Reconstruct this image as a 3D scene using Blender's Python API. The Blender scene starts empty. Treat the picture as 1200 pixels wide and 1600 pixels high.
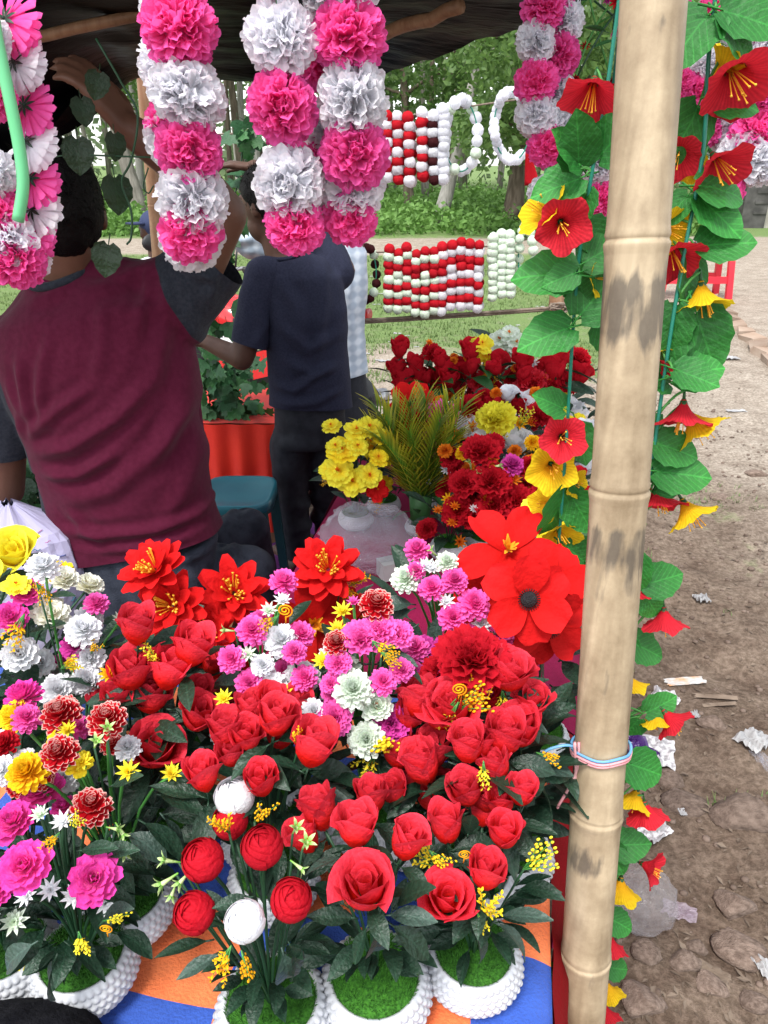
import bpy, bmesh, math, random
from mathutils import Vector, Matrix, Quaternion, noise

R = math.radians
sin, cos, pi = math.sin, math.cos, math.pi
V = Vector
rng = random.Random(7)
scene = bpy.context.scene
col = scene.collection

# ------------------------------------------------------------------ camera
CAMZ, PITCH, FPX = 1.55, R(25.5), 1155.0
cam_d = bpy.data.cameras.new("camera")
cam = bpy.data.objects.new("camera", cam_d)
col.objects.link(cam)
cam.location = (0, 0, CAMZ)
cam.rotation_euler = (R(90) - PITCH, 0, 0)
cam_d.sensor_fit = 'VERTICAL'
cam_d.sensor_height = 36.0
cam_d.lens = 36.0 * FPX / 1600.0
cam_d.clip_start = 0.02
cam_d.clip_end = 600
scene.camera = cam

# ------------------------------------------------------------------ sky, sun, exposure
SUN_EL, SUN_AZ = R(62), R(208)      # overcast light, brightest from behind and left of the viewer
world = bpy.data.worlds.new("World")
scene.world = world
world.use_nodes = True
wn, wl = world.node_tree.nodes, world.node_tree.links
wn.clear()
w_out = wn.new('ShaderNodeOutputWorld')
w_bg = wn.new('ShaderNodeBackground')
w_sky = wn.new('ShaderNodeTexSky')
w_sky.sky_type = 'NISHITA'
w_sky.sun_disc = False
w_sky.sun_elevation = SUN_EL
w_sky.sun_rotation = SUN_AZ
w_sky.dust_density = 1.0
w_sky.air_density = 1.0
w_hsv = wn.new('ShaderNodeHueSaturation')
w_hsv.inputs['Saturation'].default_value = 0.22     # cloud cover greys the blue
wl.new(w_sky.outputs[0], w_hsv.inputs['Color'])
wl.new(w_hsv.outputs[0], w_bg.inputs['Color'])
w_bg.inputs['Strength'].default_value = 0.14
wl.new(w_bg.outputs[0], w_out.inputs['Surface'])
sun_d = bpy.data.lights.new("sun", 'SUN')
sun_d.energy = 1.5
sun_d.angle = R(16)
sun_d.color = (1.0, 0.97, 0.92)
sun = bpy.data.objects.new("sun", sun_d)
col.objects.link(sun)
sdir = V((sin(SUN_AZ) * cos(SUN_EL), cos(SUN_AZ) * cos(SUN_EL), sin(SUN_EL)))
sun.rotation_euler = sdir.to_track_quat('Z', 'Y').to_euler()
vs = scene.view_settings
vs.view_transform = 'Standard'
vs.look = 'None'
vs.exposure = 1.5
vs.gamma = 1.0
vs.use_curve_mapping = False
scene.cycles.max_bounces = 7
scene.cycles.transparent_max_bounces = 10

# ------------------------------------------------------------------ geometry of the view
def ray(px, py):
    u, v = (px - 600) / FPX, (py - 800) / FPX
    return V((u, cos(PITCH) - v * sin(PITCH), -sin(PITCH) - v * cos(PITCH)))
def at(px, py, Y):
    d = ray(px, py)
    t = Y / d.y
    return V((d.x * t, Y, CAMZ + d.z * t))
def onz(px, py, z):
    d = ray(px, py)
    t = (z - CAMZ) / d.z
    return V((d.x * t, d.y * t, z))
def mpp(p):     # metres for one photo pixel at point p
    return (p.y * cos(PITCH) + (CAMZ - p.z) * sin(PITCH)) / FPX

# ------------------------------------------------------------------ materials
MATS = {}
def _new(name):
    m = bpy.data.materials.new(name)
    m.use_nodes = True
    n, l = m.node_tree.nodes, m.node_tree.links
    n.clear()
    out = n.new('ShaderNodeOutputMaterial')
    MATS[name] = m
    return m, n, l, out
def rgb(c):
    return (c[0], c[1], c[2], 1.0)
def mat(name, c1, c2=None, scale=8.0, rough=0.7, bump=0.0, bscale=None, spec=0.4, metal=0.0, detail=4.0,
        stretch=None, trans=0.0, sheen=0.0, vary=0.0, lo=0.35, hi=0.65, alpha=1.0, coat=0.0):
    """two-colour noise material in object space, with bump, sheen, translucency and per-object variation"""
    m, n, l, out = _new(name)
    b = n.new('ShaderNodeBsdfPrincipled')
    b.inputs['Roughness'].default_value = rough
    b.inputs['Specular IOR Level'].default_value = spec
    b.inputs['Metallic'].default_value = metal
    b.inputs['Sheen Weight'].default_value = sheen
    b.inputs['Coat Weight'].default_value = coat
    tc = n.new('ShaderNodeTexCoord')
    mp = n.new('ShaderNodeMapping')
    if stretch:
        mp.inputs['Scale'].default_value = stretch
    l.new(tc.outputs['Object'], mp.inputs['Vector'])
    c2 = c2 or c1
    nz = n.new('ShaderNodeTexNoise')
    nz.inputs['Scale'].default_value = scale
    nz.inputs['Detail'].default_value = detail
    l.new(mp.outputs[0], nz.inputs['Vector'])
    cr = n.new('ShaderNodeValToRGB')
    cr.color_ramp.elements[0].position = lo
    cr.color_ramp.elements[1].position = hi
    cr.color_ramp.elements[0].color = rgb(c1)
    cr.color_ramp.elements[1].color = rgb(c2)
    l.new(nz.outputs['Fac'], cr.inputs['Fac'])
    csock = cr.outputs[0]
    if vary:
        oi = n.new('ShaderNodeObjectInfo')
        hs = n.new('ShaderNodeHueSaturation')
        mr = n.new('ShaderNodeMapRange')
        mr.inputs['To Min'].default_value = 1 - vary
        mr.inputs['To Max'].default_value = 1 + vary
        l.new(oi.outputs['Random'], mr.inputs['Value'])
        l.new(mr.outputs[0], hs.inputs['Value'])
        l.new(csock, hs.inputs['Color'])
        csock = hs.outputs[0]
    l.new(csock, b.inputs['Base Color'])
    if bump:
        bz = n.new('ShaderNodeTexNoise')
        bz.inputs['Scale'].default_value = bscale or scale * 3
        bz.inputs['Detail'].default_value = 5
        l.new(mp.outputs[0], bz.inputs['Vector'])
        bp = n.new('ShaderNodeBump')
        bp.inputs['Strength'].default_value = bump
        bp.inputs['Distance'].default_value = 0.01
        l.new(bz.outputs['Fac'], bp.inputs['Height'])
        l.new(bp.outputs[0], b.inputs['Normal'])
    last = b.outputs[0]
    if trans:
        tr = n.new('ShaderNodeBsdfTranslucent')
        l.new(csock, tr.inputs['Color'])
        mx = n.new('ShaderNodeMixShader')
        mx.inputs[0].default_value = trans
        l.new(last, mx.inputs[1]); l.new(tr.outputs[0], mx.inputs[2])
        last = mx.outputs[0]
    if alpha < 1:
        tp = n.new('ShaderNodeBsdfTransparent')
        mx = n.new('ShaderNodeMixShader')
        mx.inputs[0].default_value = alpha
        l.new(tp.outputs[0], mx.inputs[1]); l.new(last, mx.inputs[2])
        last = mx.outputs[0]
    l.new(last, out.inputs['Surface'])
    return m
def petal_mat(name, base, tip, trans=0.22, rough=0.75, vary=0.12, mid=0.5, sheen=0.0, band=0.4, veins=0.0, leafveins=0.0):
    """cloth petal: graded from base colour to tip colour along the petal, fine weave bump"""
    m, n, l, out = _new(name)
    b = n.new('ShaderNodeBsdfPrincipled')
    b.inputs['Roughness'].default_value = rough
    b.inputs['Specular IOR Level'].default_value = 0.12
    b.inputs['Sheen Weight'].default_value = sheen
    a = n.new('ShaderNodeAttribute'); a.attribute_name = 'pet'
    cr = n.new('ShaderNodeValToRGB')
    cr.color_ramp.elements[0].position = max(0, mid - band)
    cr.color_ramp.elements[1].position = min(1, mid + band)
    cr.color_ramp.elements[0].color = rgb(base)
    cr.color_ramp.elements[1].color = rgb(tip)
    l.new(a.outputs['Fac'], cr.inputs['Fac'])
    tc = n.new('ShaderNodeTexCoord')
    nz = n.new('ShaderNodeTexNoise')
    nz.inputs['Scale'].default_value = 9
    nz.inputs['Detail'].default_value = 6
    l.new(tc.outputs['Object'], nz.inputs['Vector'])
    oi = n.new('ShaderNodeObjectInfo')
    ma = n.new('ShaderNodeMath'); ma.operation = 'ADD'
    mm = n.new('ShaderNodeMath'); mm.operation = 'MULTIPLY'; mm.inputs[1].default_value = 0.5
    l.new(nz.outputs['Fac'], mm.inputs[0])
    l.new(oi.outputs['Random'], ma.inputs[0]); l.new(mm.outputs[0], ma.inputs[1])
    mr = n.new('ShaderNodeMapRange')
    mr.inputs['From Max'].default_value = 1.5
    mr.inputs['To Min'].default_value = 1 - vary
    mr.inputs['To Max'].default_value = 1 + vary
    l.new(ma.outputs[0], mr.inputs['Value'])
    hs = n.new('ShaderNodeHueSaturation')
    l.new(mr.outputs[0], hs.inputs['Value'])
    l.new(cr.outputs[0], hs.inputs['Color'])
    csock = hs.outputs[0]
    if leafveins:
        sp = n.new('ShaderNodeSeparateXYZ'); l.new(tc.outputs['Object'], sp.inputs[0])
        ab = n.new('ShaderNodeMath'); ab.operation = 'ABSOLUTE'; l.new(sp.outputs[1], ab.inputs[0])
        m1_ = n.new('ShaderNodeMath'); m1_.operation = 'MULTIPLY_ADD'; m1_.inputs[1].default_value = -1.1
        l.new(ab.outputs[0], m1_.inputs[0]); l.new(sp.outputs[0], m1_.inputs[2])
        m2_ = n.new('ShaderNodeMath'); m2_.operation = 'MULTIPLY'; m2_.inputs[1].default_value = 44; l.new(m1_.outputs[0], m2_.inputs[0])
        si = n.new('ShaderNodeMath'); si.operation = 'SINE'; l.new(m2_.outputs[0], si.inputs[0])
        pw = n.new('ShaderNodeMapRange'); pw.inputs['From Min'].default_value = .72; pw.inputs['From Max'].default_value = 1.0
        pw.inputs['To Max'].default_value = leafveins; l.new(si.outputs[0], pw.inputs['Value'])
        md = n.new('ShaderNodeMapRange'); md.inputs['From Min'].default_value = .022; md.inputs['From Max'].default_value = .006
        md.inputs['To Max'].default_value = leafveins * 1.4; l.new(ab.outputs[0], md.inputs['Value'])
        mxm = n.new('ShaderNodeMath'); mxm.operation = 'MAXIMUM'; l.new(pw.outputs[0], mxm.inputs[0]); l.new(md.outputs[0], mxm.inputs[1])
        a1 = n.new('ShaderNodeMath'); a1.operation = 'ADD'; a1.inputs[1].default_value = 1.0; l.new(mxm.outputs[0], a1.inputs[0])
        h3 = n.new('ShaderNodeHueSaturation'); l.new(a1.outputs[0], h3.inputs['Value']); l.new(csock, h3.inputs['Color'])
        csock = h3.outputs[0]
    if veins:
        sp = n.new('ShaderNodeSeparateXYZ'); l.new(tc.outputs['Object'], sp.inputs[0])
        an = n.new('ShaderNodeMath'); an.operation = 'ARCTAN2'
        l.new(sp.outputs[1], an.inputs[0]); l.new(sp.outputs[0], an.inputs[1])
        ml = n.new('ShaderNodeMath'); ml.operation = 'MULTIPLY'; ml.inputs[1].default_value = 38
        l.new(an.outputs[0], ml.inputs[0])
        si = n.new('ShaderNodeMath'); si.operation = 'SINE'; l.new(ml.outputs[0], si.inputs[0])
        vr = n.new('ShaderNodeMapRange'); vr.inputs['From Min'].default_value = -1
        vr.inputs['To Min'].default_value = 1 - veins; vr.inputs['To Max'].default_value = 1.0
        l.new(si.outputs[0], vr.inputs['Value'])
        h2 = n.new('ShaderNodeHueSaturation'); l.new(vr.outputs[0], h2.inputs['Value']); l.new(csock, h2.inputs['Color'])
        csock = h2.outputs[0]
    l.new(csock, b.inputs['Base Color'])
    bp = n.new('ShaderNodeBump')
    bp.inputs['Strength'].default_value = 0.25
    bp.inputs['Distance'].default_value = 0.02
    l.new(nz.outputs['Fac'], bp.inputs['Height'])
    l.new(bp.outputs[0], b.inputs['Normal'])
    tr = n.new('ShaderNodeBsdfTranslucent')
    l.new(hs.outputs[0], tr.inputs['Color'])
    mx = n.new('ShaderNodeMixShader'); mx.inputs[0].default_value = trans
    l.new(b.outputs[0], mx.inputs[1]); l.new(tr.outputs[0], mx.inputs[2])
    l.new(mx.outputs[0], out.inputs['Surface'])
    return m
def leaf_mat(name, c, rough=0.5, trans=0.15, vary=0.25, tip=None, leafveins=0.0):
    m = petal_mat(name, c, tip or c, trans, rough, vary, sheen=0.0, leafveins=leafveins)
    for nd in m.node_tree.nodes:
        if nd.type == 'BSDF_PRINCIPLED':
            nd.inputs['Specular IOR Level'].default_value = 0.45
    return m

# petals
petal_mat('p_red', (0.50, 0.006, 0.005), (0.68, 0.012, 0.014), trans=0.2)
petal_mat('p_rose', (0.60, 0.008, 0.005), (0.72, 0.040, 0.070), trans=0.16, vary=.2, rough=.5, mid=.7, band=.3)  # pinkish tips painted in for the sheen on the upper petals
petal_mat('p_crimson', (0.46, 0.006, 0.014), (0.54, 0.010, 0.024), trans=0.28)
petal_mat('p_darkred', (0.20, 0.004, 0.010), (0.42, 0.008, 0.018))
petal_mat('p_pink', (0.85, 0.05, 0.36), (0.88, 0.14, 0.50))
petal_mat('p_hotpink', (0.92, 0.06, 0.36), (0.96, 0.15, 0.50), trans=0.5)
petal_mat('p_magenta', (0.50, 0.02, 0.26), (0.62, 0.06, 0.36))
petal_mat('p_white', (0.78, 0.80, 0.80), (0.84, 0.85, 0.88), trans=0.25)
petal_mat('p_tissue', (0.86, 0.86, 0.91), (0.90, 0.90, 0.94), trans=0.5)
petal_mat('p_cream', (0.78, 0.76, 0.56), (0.84, 0.84, 0.76))
petal_mat('p_mint', (0.70, 0.82, 0.62), (0.76, 0.84, 0.74))
petal_mat('p_mintball', (0.62, 0.76, 0.58), (0.70, 0.80, 0.66))
petal_mat('p_yellow', (0.88, 0.50, 0.015), (0.90, 0.74, 0.03))
petal_mat('p_lemon', (0.88, 0.62, 0.02), (0.86, 0.80, 0.06))
petal_mat('p_gold', (0.86, 0.34, 0.01), (0.88, 0.56, 0.015))
petal_mat('p_orange', (0.80, 0.16, 0.01), (0.85, 0.26, 0.02))
petal_mat('p_redtip', (0.50, 0.006, 0.014), (0.85, 0.55, 0.50), mid=0.955, band=0.04)
petal_mat('p_peony', (0.82, 0.10, 0.36), (0.84, 0.07, 0.44))
petal_mat('p_hibred', (0.66, 0.015, 0.03), (0.72, 0.03, 0.05), trans=0.3, veins=0.3)
petal_mat('p_hibyel', (0.86, 0.40, 0.01), (0.90, 0.66, 0.02), trans=0.3, veins=0.25)
petal_mat('p_ballred', (0.42, 0.006, 0.012), (0.50, 0.01, 0.02))
petal_mat('p_ballblack', (0.03, 0.006, 0.008), (0.05, 0.008, 0.01))
petal_mat('p_purple', (0.10, 0.03, 0.22), (0.14, 0.05, 0.30))
mat('m_stamen', (0.85, 0.36, 0.02), (0.88, 0.48, 0.04), rough=0.5)
mat('m_yel_center', (0.85, 0.5, 0.03), rough=0.6)
mat('m_black_center', (0.010, 0.010, 0.012), (0.02, 0.02, 0.022), rough=0.6, bump=0.8, bscale=40)
mat('m_cream_center', (0.80, 0.55, 0.30), (0.85, 0.35, 0.30), scale=14, rough=0.7)
# greens
leaf_mat('l_dark', (0.008, 0.028, 0.015), rough=0.42, tip=(0.017, 0.046, 0.026), leafveins=0.4)
leaf_mat('l_grey', (0.028, 0.055, 0.042), rough=0.42, tip=(0.045, 0.080, 0.062), leafveins=0.35)
leaf_mat('l_mid', (0.016, 0.085, 0.020), rough=0.5, tip=(0.03, 0.12, 0.03))
leaf_mat('l_bright', (0.018, 0.15, 0.022), rough=0.55, trans=0.28, tip=(0.035, 0.23, 0.035), leafveins=0.5)
leaf_mat('l_lime', (0.16, 0.42, 0.04), rough=0.5, tip=(0.60, 0.74, 0.35))
leaf_mat('l_palm', (0.08, 0.24, 0.02), rough=0.45, trans=0.3, tip=(0.52, 0.46, 0.03))
leaf_mat('l_ivy', (0.012, 0.06, 0.018), rough=0.5, tip=(0.02, 0.09, 0.03))
leaf_mat('l_tree', (0.09, 0.18, 0.045), rough=0.55, trans=0.55, tip=(0.16, 0.27, 0.07))
leaf_mat('l_weed', (0.09, 0.20, 0.035), rough=0.6, trans=0.3, tip=(0.16, 0.30, 0.07))
leaf_mat('l_far', (0.19, 0.28, 0.14), rough=0.6, trans=0.5, tip=(0.27, 0.36, 0.18))  # leaves paled to stand in for haze in the air
leaf_mat('l_grass', (0.10, 0.17, 0.05), rough=0.6, trans=0.3, tip=(0.20, 0.26, 0.09))
mat('stem', (0.05, 0.22, 0.04), (0.08, 0.30, 0.06), rough=0.5)
mat('stem_dark', (0.015, 0.06, 0.025), rough=0.5)
mat('cord_green', (0.01, 0.18, 0.12), (0.015, 0.22, 0.15), rough=0.4)
mat('tube_green', (0.16, 0.62, 0.28), (0.2, 0.68, 0.34), rough=0.35, trans=0.2)
mat('moss', (0.02, 0.10, 0.008), (0.05, 0.20, 0.015), scale=30, rough=0.9, vary=0.15)
mat('pot_white', (0.46, 0.48, 0.52), (0.55, 0.56, 0.59), scale=5, rough=0.32, spec=0.5)

# ------------------------------------------------------------------ mesh builder
SH = {'oval': [.35, .75, .98, 1, .8, .3], 'point': [.4, .85, 1, .8, .45, .04], 'fan': [.25, .5, .75, 1.0],
      'broad': [.25, .62, .92, 1.05, 1, .62], 'leaf': [.10, .66, 1, .92, .58, .03], 'round': [.10, .72, 1, 1, .82, .2],
      'strip': [.6, 1, 1, .9, .6, .1], 'heart': [.55, 1, 1.02, .85, .5, .04]}
def shp(k, s):
    a = SH[k]
    x = s * (len(a) - 1)
    i = min(int(x), len(a) - 2)
    return a[i] + (a[i + 1] - a[i]) * (x - i)
def frame(d):
    d = d.normalized()
    a = V((0, 0, 1)) if abs(d.z) < 0.9 else V((1, 0, 0))
    x = a.cross(d).normalized()
    return x, d.cross(x), d
class MB:
    def __init__(s):
        s.v, s.f, s.m, s.a = [], [], [], []
    def add(s, p, a=0.0):
        s.v.append((p[0], p[1], p[2])); s.a.append(a)
        return len(s.v) - 1
    def face(s, idx, mi=0):
        s.f.append(tuple(idx)); s.m.append(mi)
    def grid(s, rows, mi=0, close=False, att=None):
        n = len(rows[0]); ids = []
        for i, r in enumerate(rows):
            ids.append([s.add(p, att[i] if att else i / max(1, len(rows) - 1)) for p in r])
        for i in range(len(rows) - 1):
            for j in range(n if close else n - 1):
                k = (j + 1) % n
                s.face((ids[i][j], ids[i][k], ids[i + 1][k], ids[i + 1][j]), mi)
        return ids
    def box(s, c, h, mi=0, M=None):
        p = []
        for x in (-1, 1):
            for y in (-1, 1):
                for z in (-1, 1):
                    q = V((x * h[0], y * h[1], z * h[2]))
                    if M: q = M @ q
                    p.append(s.add(V(c) + q))
        for f in ((0, 1, 3, 2), (4, 6, 7, 5), (0, 4, 5, 1), (2, 3, 7, 6), (0, 2, 6, 4), (1, 5, 7, 3)):
            s.face([p[i] for i in f], mi)
    def tube(s, pts, rad, n=6, mi=0, cap=True):
        rows = []
        pts = [V(p) for p in pts]
        px = None
        for i, p in enumerate(pts):
            d = pts[min(i + 1, len(pts) - 1)] - pts[max(i - 1, 0)]
            x, y, _ = frame(d)
            if px is not None:
                x = (px - d.normalized() * px.dot(d.normalized()))
                x = x.normalized() if x.length > 1e-6 else frame(d)[0]
                y = d.normalized().cross(x)
            px = x
            r = rad[i] if isinstance(rad, (list, tuple)) else rad
            rows.append([p + (x * cos(2 * pi * k / n) + y * sin(2 * pi * k / n)) * r for k in range(n)])
        ids = s.grid(rows, mi, True)
        if cap:
            s.face(ids[0][::-1], mi); s.face(ids[-1], mi)
        return ids
    def lathe(s, prof, n=24, mi=0, c=(0, 0, 0)):
        rows = [[V(c) + V((r * cos(2 * pi * k / n), r * sin(2 * pi * k / n), z)) for k in range(n)] for r, z in prof]
        return s.grid(rows, mi, True)
    def ell(s, c, r, nu=10, nv=8, mi=0, M=None, fn=None):
        rows = []
        for i in range(nv + 1):
            ph = pi * i / nv
            row = []
            for j in range(nu):
                q = V((sin(ph) * cos(2 * pi * j / nu), sin(ph) * sin(2 * pi * j / nu), -cos(ph)))
                k = fn(q) if fn else 1.0
                q = V((q.x * r[0] * k, q.y * r[1] * k, q.z * r[2] * k))
                if M: q = M @ q
                row.append(V(c) + q)
            rows.append(row)
        s.grid(rows, mi, True)
    def petal(s, az, elev, L, W, nu=3, nv=2, bend=0.0, cup=0.0, shape='oval', r0=0.0, z0=0.0, ruffle=0.0, rk=2.0,
              ph=0.0, zig=0.0, pleat=0.0, mi=0, fold=0.0, notch=0.0, org=None, M=None):
        rows = []
        x, z = r0, z0
        ca, sa = cos(az), sin(az)
        for i in range(nu + 1):
            t_ = i / nu
            a = elev + bend * t_
            if i:
                am = elev + bend * (i - 0.5) / nu
                x += cos(am) * L / nu; z += sin(am) * L / nu
            w = W * shp(shape, t_)
            nx, nz = -sin(a), cos(a)
            row = []
            for j in range(nv + 1):
                t = -1 + 2 * j / nv
                off = cup * t * t * w * .5 + fold * abs(t) * w * .5 + ruffle * sin(rk * t * pi + ph) * t_ * t_ + pleat * ((j % 2) - .5) * t_
                ext = 0.0
                if i == nu:
                    ext = zig * (j % 2) - notch * (1 - abs(t))
                qx = x + nx * off + cos(a) * ext
                qz = z + nz * off + sin(a) * ext
                qy = t * w / 2
                p = V((qx * ca - qy * sa, qx * sa + qy * ca, qz))
                if M: p = M @ p
                if org: p = p + org
                row.append(p)
            rows.append(row)
        s.grid(rows, mi)
    def mesh(s, name, mats, smooth=True):
        me = bpy.data.meshes.new(name)
        me.from_pydata(s.v, [], s.f)
        for k in mats:
            me.materials.append(MATS[k])
        me.polygons.foreach_set('material_index', s.m)
        if smooth:
            me.polygons.foreach_set('use_smooth', [True] * len(s.f))
        at_ = me.attributes.new('pet', 'FLOAT', 'POINT')
        at_.data.foreach_set('value', s.a)
        me.update()
        return me
    def build(s, name, mats, parent=None, smooth=True):
        if isinstance(mats, str): mats = [mats]
        return put(s.mesh(name, mats, smooth), name, parent)
def put(me, name, parent=None, loc=(0, 0, 0), q=None, sc=1.0):
    o = bpy.data.objects.new(name, me)
    col.objects.link(o)
    if parent is not None:
        o.parent = parent
        if q is None and sc == 1.0 and tuple(loc) == (0, 0, 0):
            o.location = -worldloc(parent)
        else:
            o.location = V(loc) - worldloc(parent)
    else:
        o.location = loc
    if q is not None:
        o.rotation_mode = 'QUATERNION'
        o.rotation_quaternion = q
    if sc != 1.0:
        o.scale = (sc, sc, sc) if isinstance(sc, (int, float)) else sc
    return o
def worldloc(o):
    p = V((0, 0, 0))
    while o is not None:
        p += o.location
        o = o.parent
    return p
def sub(me, name, parent, loc=(0, 0, 0), q=None, sc=1.0):
    """a sub-part given in its part's own space"""
    o = bpy.data.objects.new(name, me)
    col.objects.link(o)
    o.parent = parent
    o.location = loc
    if q is not None:
        o.rotation_mode = 'QUATERNION'; o.rotation_quaternion = q
    if sc != 1.0: o.scale = (sc, sc, sc)
    return o
def tag(o, label=None, cat=None, group=None, kind=None):
    if label: o['label'] = label
    if cat: o['category'] = cat
    if group: o['group'] = group
    if kind: o['kind'] = kind
    return o
def thing(name, loc, label, cat, group=None):
    o = bpy.data.objects.new(name, None)
    o.empty_display_size = 0.05
    col.objects.link(o)
    o.location = loc
    return tag(o, label, cat, group)
def quat(n, roll=0.0):
    return V(n).normalized().to_track_quat('Z', 'Y') @ Quaternion((0, 0, 1), roll)
def interp(xs, ys, x):
    if x <= xs[0]: return ys[0]
    for i in range(len(xs) - 1):
        if x <= xs[i + 1]:
            return ys[i] + (ys[i + 1] - ys[i]) * (x - xs[i]) / (xs[i + 1] - xs[i])
    return ys[-1]
def bez(a, b, c, n=5):
    return [a * (1 - t) ** 2 + b * 2 * t * (1 - t) + c * t * t for t in [i / n for i in range(n + 1)]]
def smooth_path(pts, k=6):
    """Catmull-Rom through the points"""
    pts = [V(p) for p in pts]
    out = []
    P = [pts[0] * 2 - pts[1]] + pts + [pts[-1] * 2 - pts[-2]]
    for i in range(1, len(P) - 2):
        for j in range(k):
            t = j / k
            a, b, c, d = P[i - 1], P[i], P[i + 1], P[i + 2]
            out.append(0.5 * ((2 * b) + (c - a) * t + (2 * a - 5 * b + 4 * c - d) * t * t + (3 * b - a - 3 * c + d) * t ** 3))
    out.append(pts[-1])
    return out
# ------------------------------------------------------------------ ground
def ground_mat():
    m, n, l, out = _new('ground')
    b = n.new('ShaderNodeBsdfPrincipled')
    b.inputs['Roughness'].default_value = 0.95
    b.inputs['Specular IOR Level'].default_value = 0.15
    tc = n.new('ShaderNodeTexCoord')
    def nz(scale, detail=5, rough=0.6):
        k = n.new('ShaderNodeTexNoise')
        k.inputs['Scale'].default_value = scale
        k.inputs['Detail'].default_value = detail
        k.inputs['Roughness'].default_value = rough
        l.new(tc.outputs['Object'], k.inputs['Vector'])
        return k
    def ramp(src, p0, p1, c0, c1):
        r = n.new('ShaderNodeValToRGB')
        r.color_ramp.elements[0].position = p0; r.color_ramp.elements[1].position = p1
        r.color_ramp.elements[0].color = rgb(c0); r.color_ramp.elements[1].color = rgb(c1)
        l.new(src, r.inputs['Fac'])
        return r.outputs[0]
    def mix(f, a, b_, mode='MIX'):
        k = n.new('ShaderNodeMix'); k.data_type = 'RGBA'; k.blend_type = mode
        if isinstance(f, float): k.inputs[0].default_value = f
        else: l.new(f, k.inputs[0])
        l.new(a, k.inputs[6]); l.new(b_, k.inputs[7])
        return k.outputs[2]
    big = nz(0.9, 6); mid = nz(6, 8, 0.7); fine = nz(55, 6, 0.75)
    dark_dirt = ramp(mid.outputs['Fac'], 0.36, 0.64, (0.125, 0.086, 0.064), (0.26, 0.20, 0.155))  # darker brown earth, used nearest the viewer
    buff = ramp(mid.outputs['Fac'], 0.34, 0.62, (0.30, 0.25, 0.205), (0.45, 0.395, 0.335))
    a = n.new('ShaderNodeAttribute'); a.attribute_name = 'buff'
    dirt = mix(a.outputs['Fac'], dark_dirt, buff)
    crumbs = ramp(fine.outputs['Fac'], 0.42, 0.6, (0.55, 0.52, 0.48), (1.12, 1.1, 1.08))
    dirt = mix(0.85, dirt, crumbs, 'MULTIPLY')
    g = n.new('ShaderNodeAttribute'); g.attribute_name = 'grass'
    gcol = ramp(fine.outputs['Fac'], 0.35, 0.7, (0.085, 0.15, 0.045), (0.22, 0.29, 0.11))
    ad = n.new('ShaderNodeMath'); ad.operation = 'MULTIPLY_ADD'
    l.new(mid.outputs['Fac'], ad.inputs[0]); ad.inputs[1].default_value = 1.3
    mi_ = n.new('ShaderNodeMath'); mi_.operation = 'ADD'; mi_.inputs[1].default_value = -1.15
    l.new(g.outputs['Fac'], mi_.inputs[0]); l.new(mi_.outputs[0], ad.inputs[2])
    cl = n.new('ShaderNodeMapRange'); cl.inputs['From Min'].default_value = -0.1; cl.inputs['From Max'].default_value = 0.25
    l.new(ad.outputs[0], cl.inputs['Value'])
    colr = mix(cl.outputs[0], dirt, gcol)
    l.new(colr, b.inputs['Base Color'])
    bp = n.new('ShaderNodeBump'); bp.inputs['Strength'].default_value = 0.9; bp.inputs['Distance'].default_value = 0.03
    sm = n.new('ShaderNodeMath'); sm.operation = 'MULTIPLY_ADD'; sm.inputs[1].default_value = 0.45
    l.new(fine.outputs['Fac'], sm.inputs[0]); l.new(mid.outputs['Fac'], sm.inputs[2])
    l.new(sm.outputs[0], bp.inputs['Height'])
    l.new(bp.outputs[0], b.inputs['Normal'])
    l.new(b.outputs[0], out.inputs['Surface'])
ground_mat()
def sstep(a, b, x):
    t = max(0.0, min(1.0, (x - a) / (b - a)))
    return t * t * (3 - 2 * t)
def ground_z(x, y):
    near = 1 - sstep(4, 9, y)
    p = V((x, y, 0))
    z = 0.030 * noise.noise(p * 2.3) + 0.018 * noise.noise(p * 6.1 + V((3, 1, 0))) + 0.010 * noise.noise(p * 15)
    return z * (0.25 + 0.75 * near) + 0.05 * noise.noise(p * 0.3) * sstep(5, 14, y) - 0.02
def road(x, y):     # the pale earth road: bends from the right foreground across behind the stall
    edge = 1.15 + 0.16 * y
    a = sstep(edge - 0.5, edge + 0.4, x + 0.25 * noise.noise(V((x, y, 5)) * 0.9))
    b = sstep(14.0, 14.8, y) * (1 - sstep(16.6, 17.4, y))
    return max(a, b * sstep(-40, -3, x))
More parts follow.
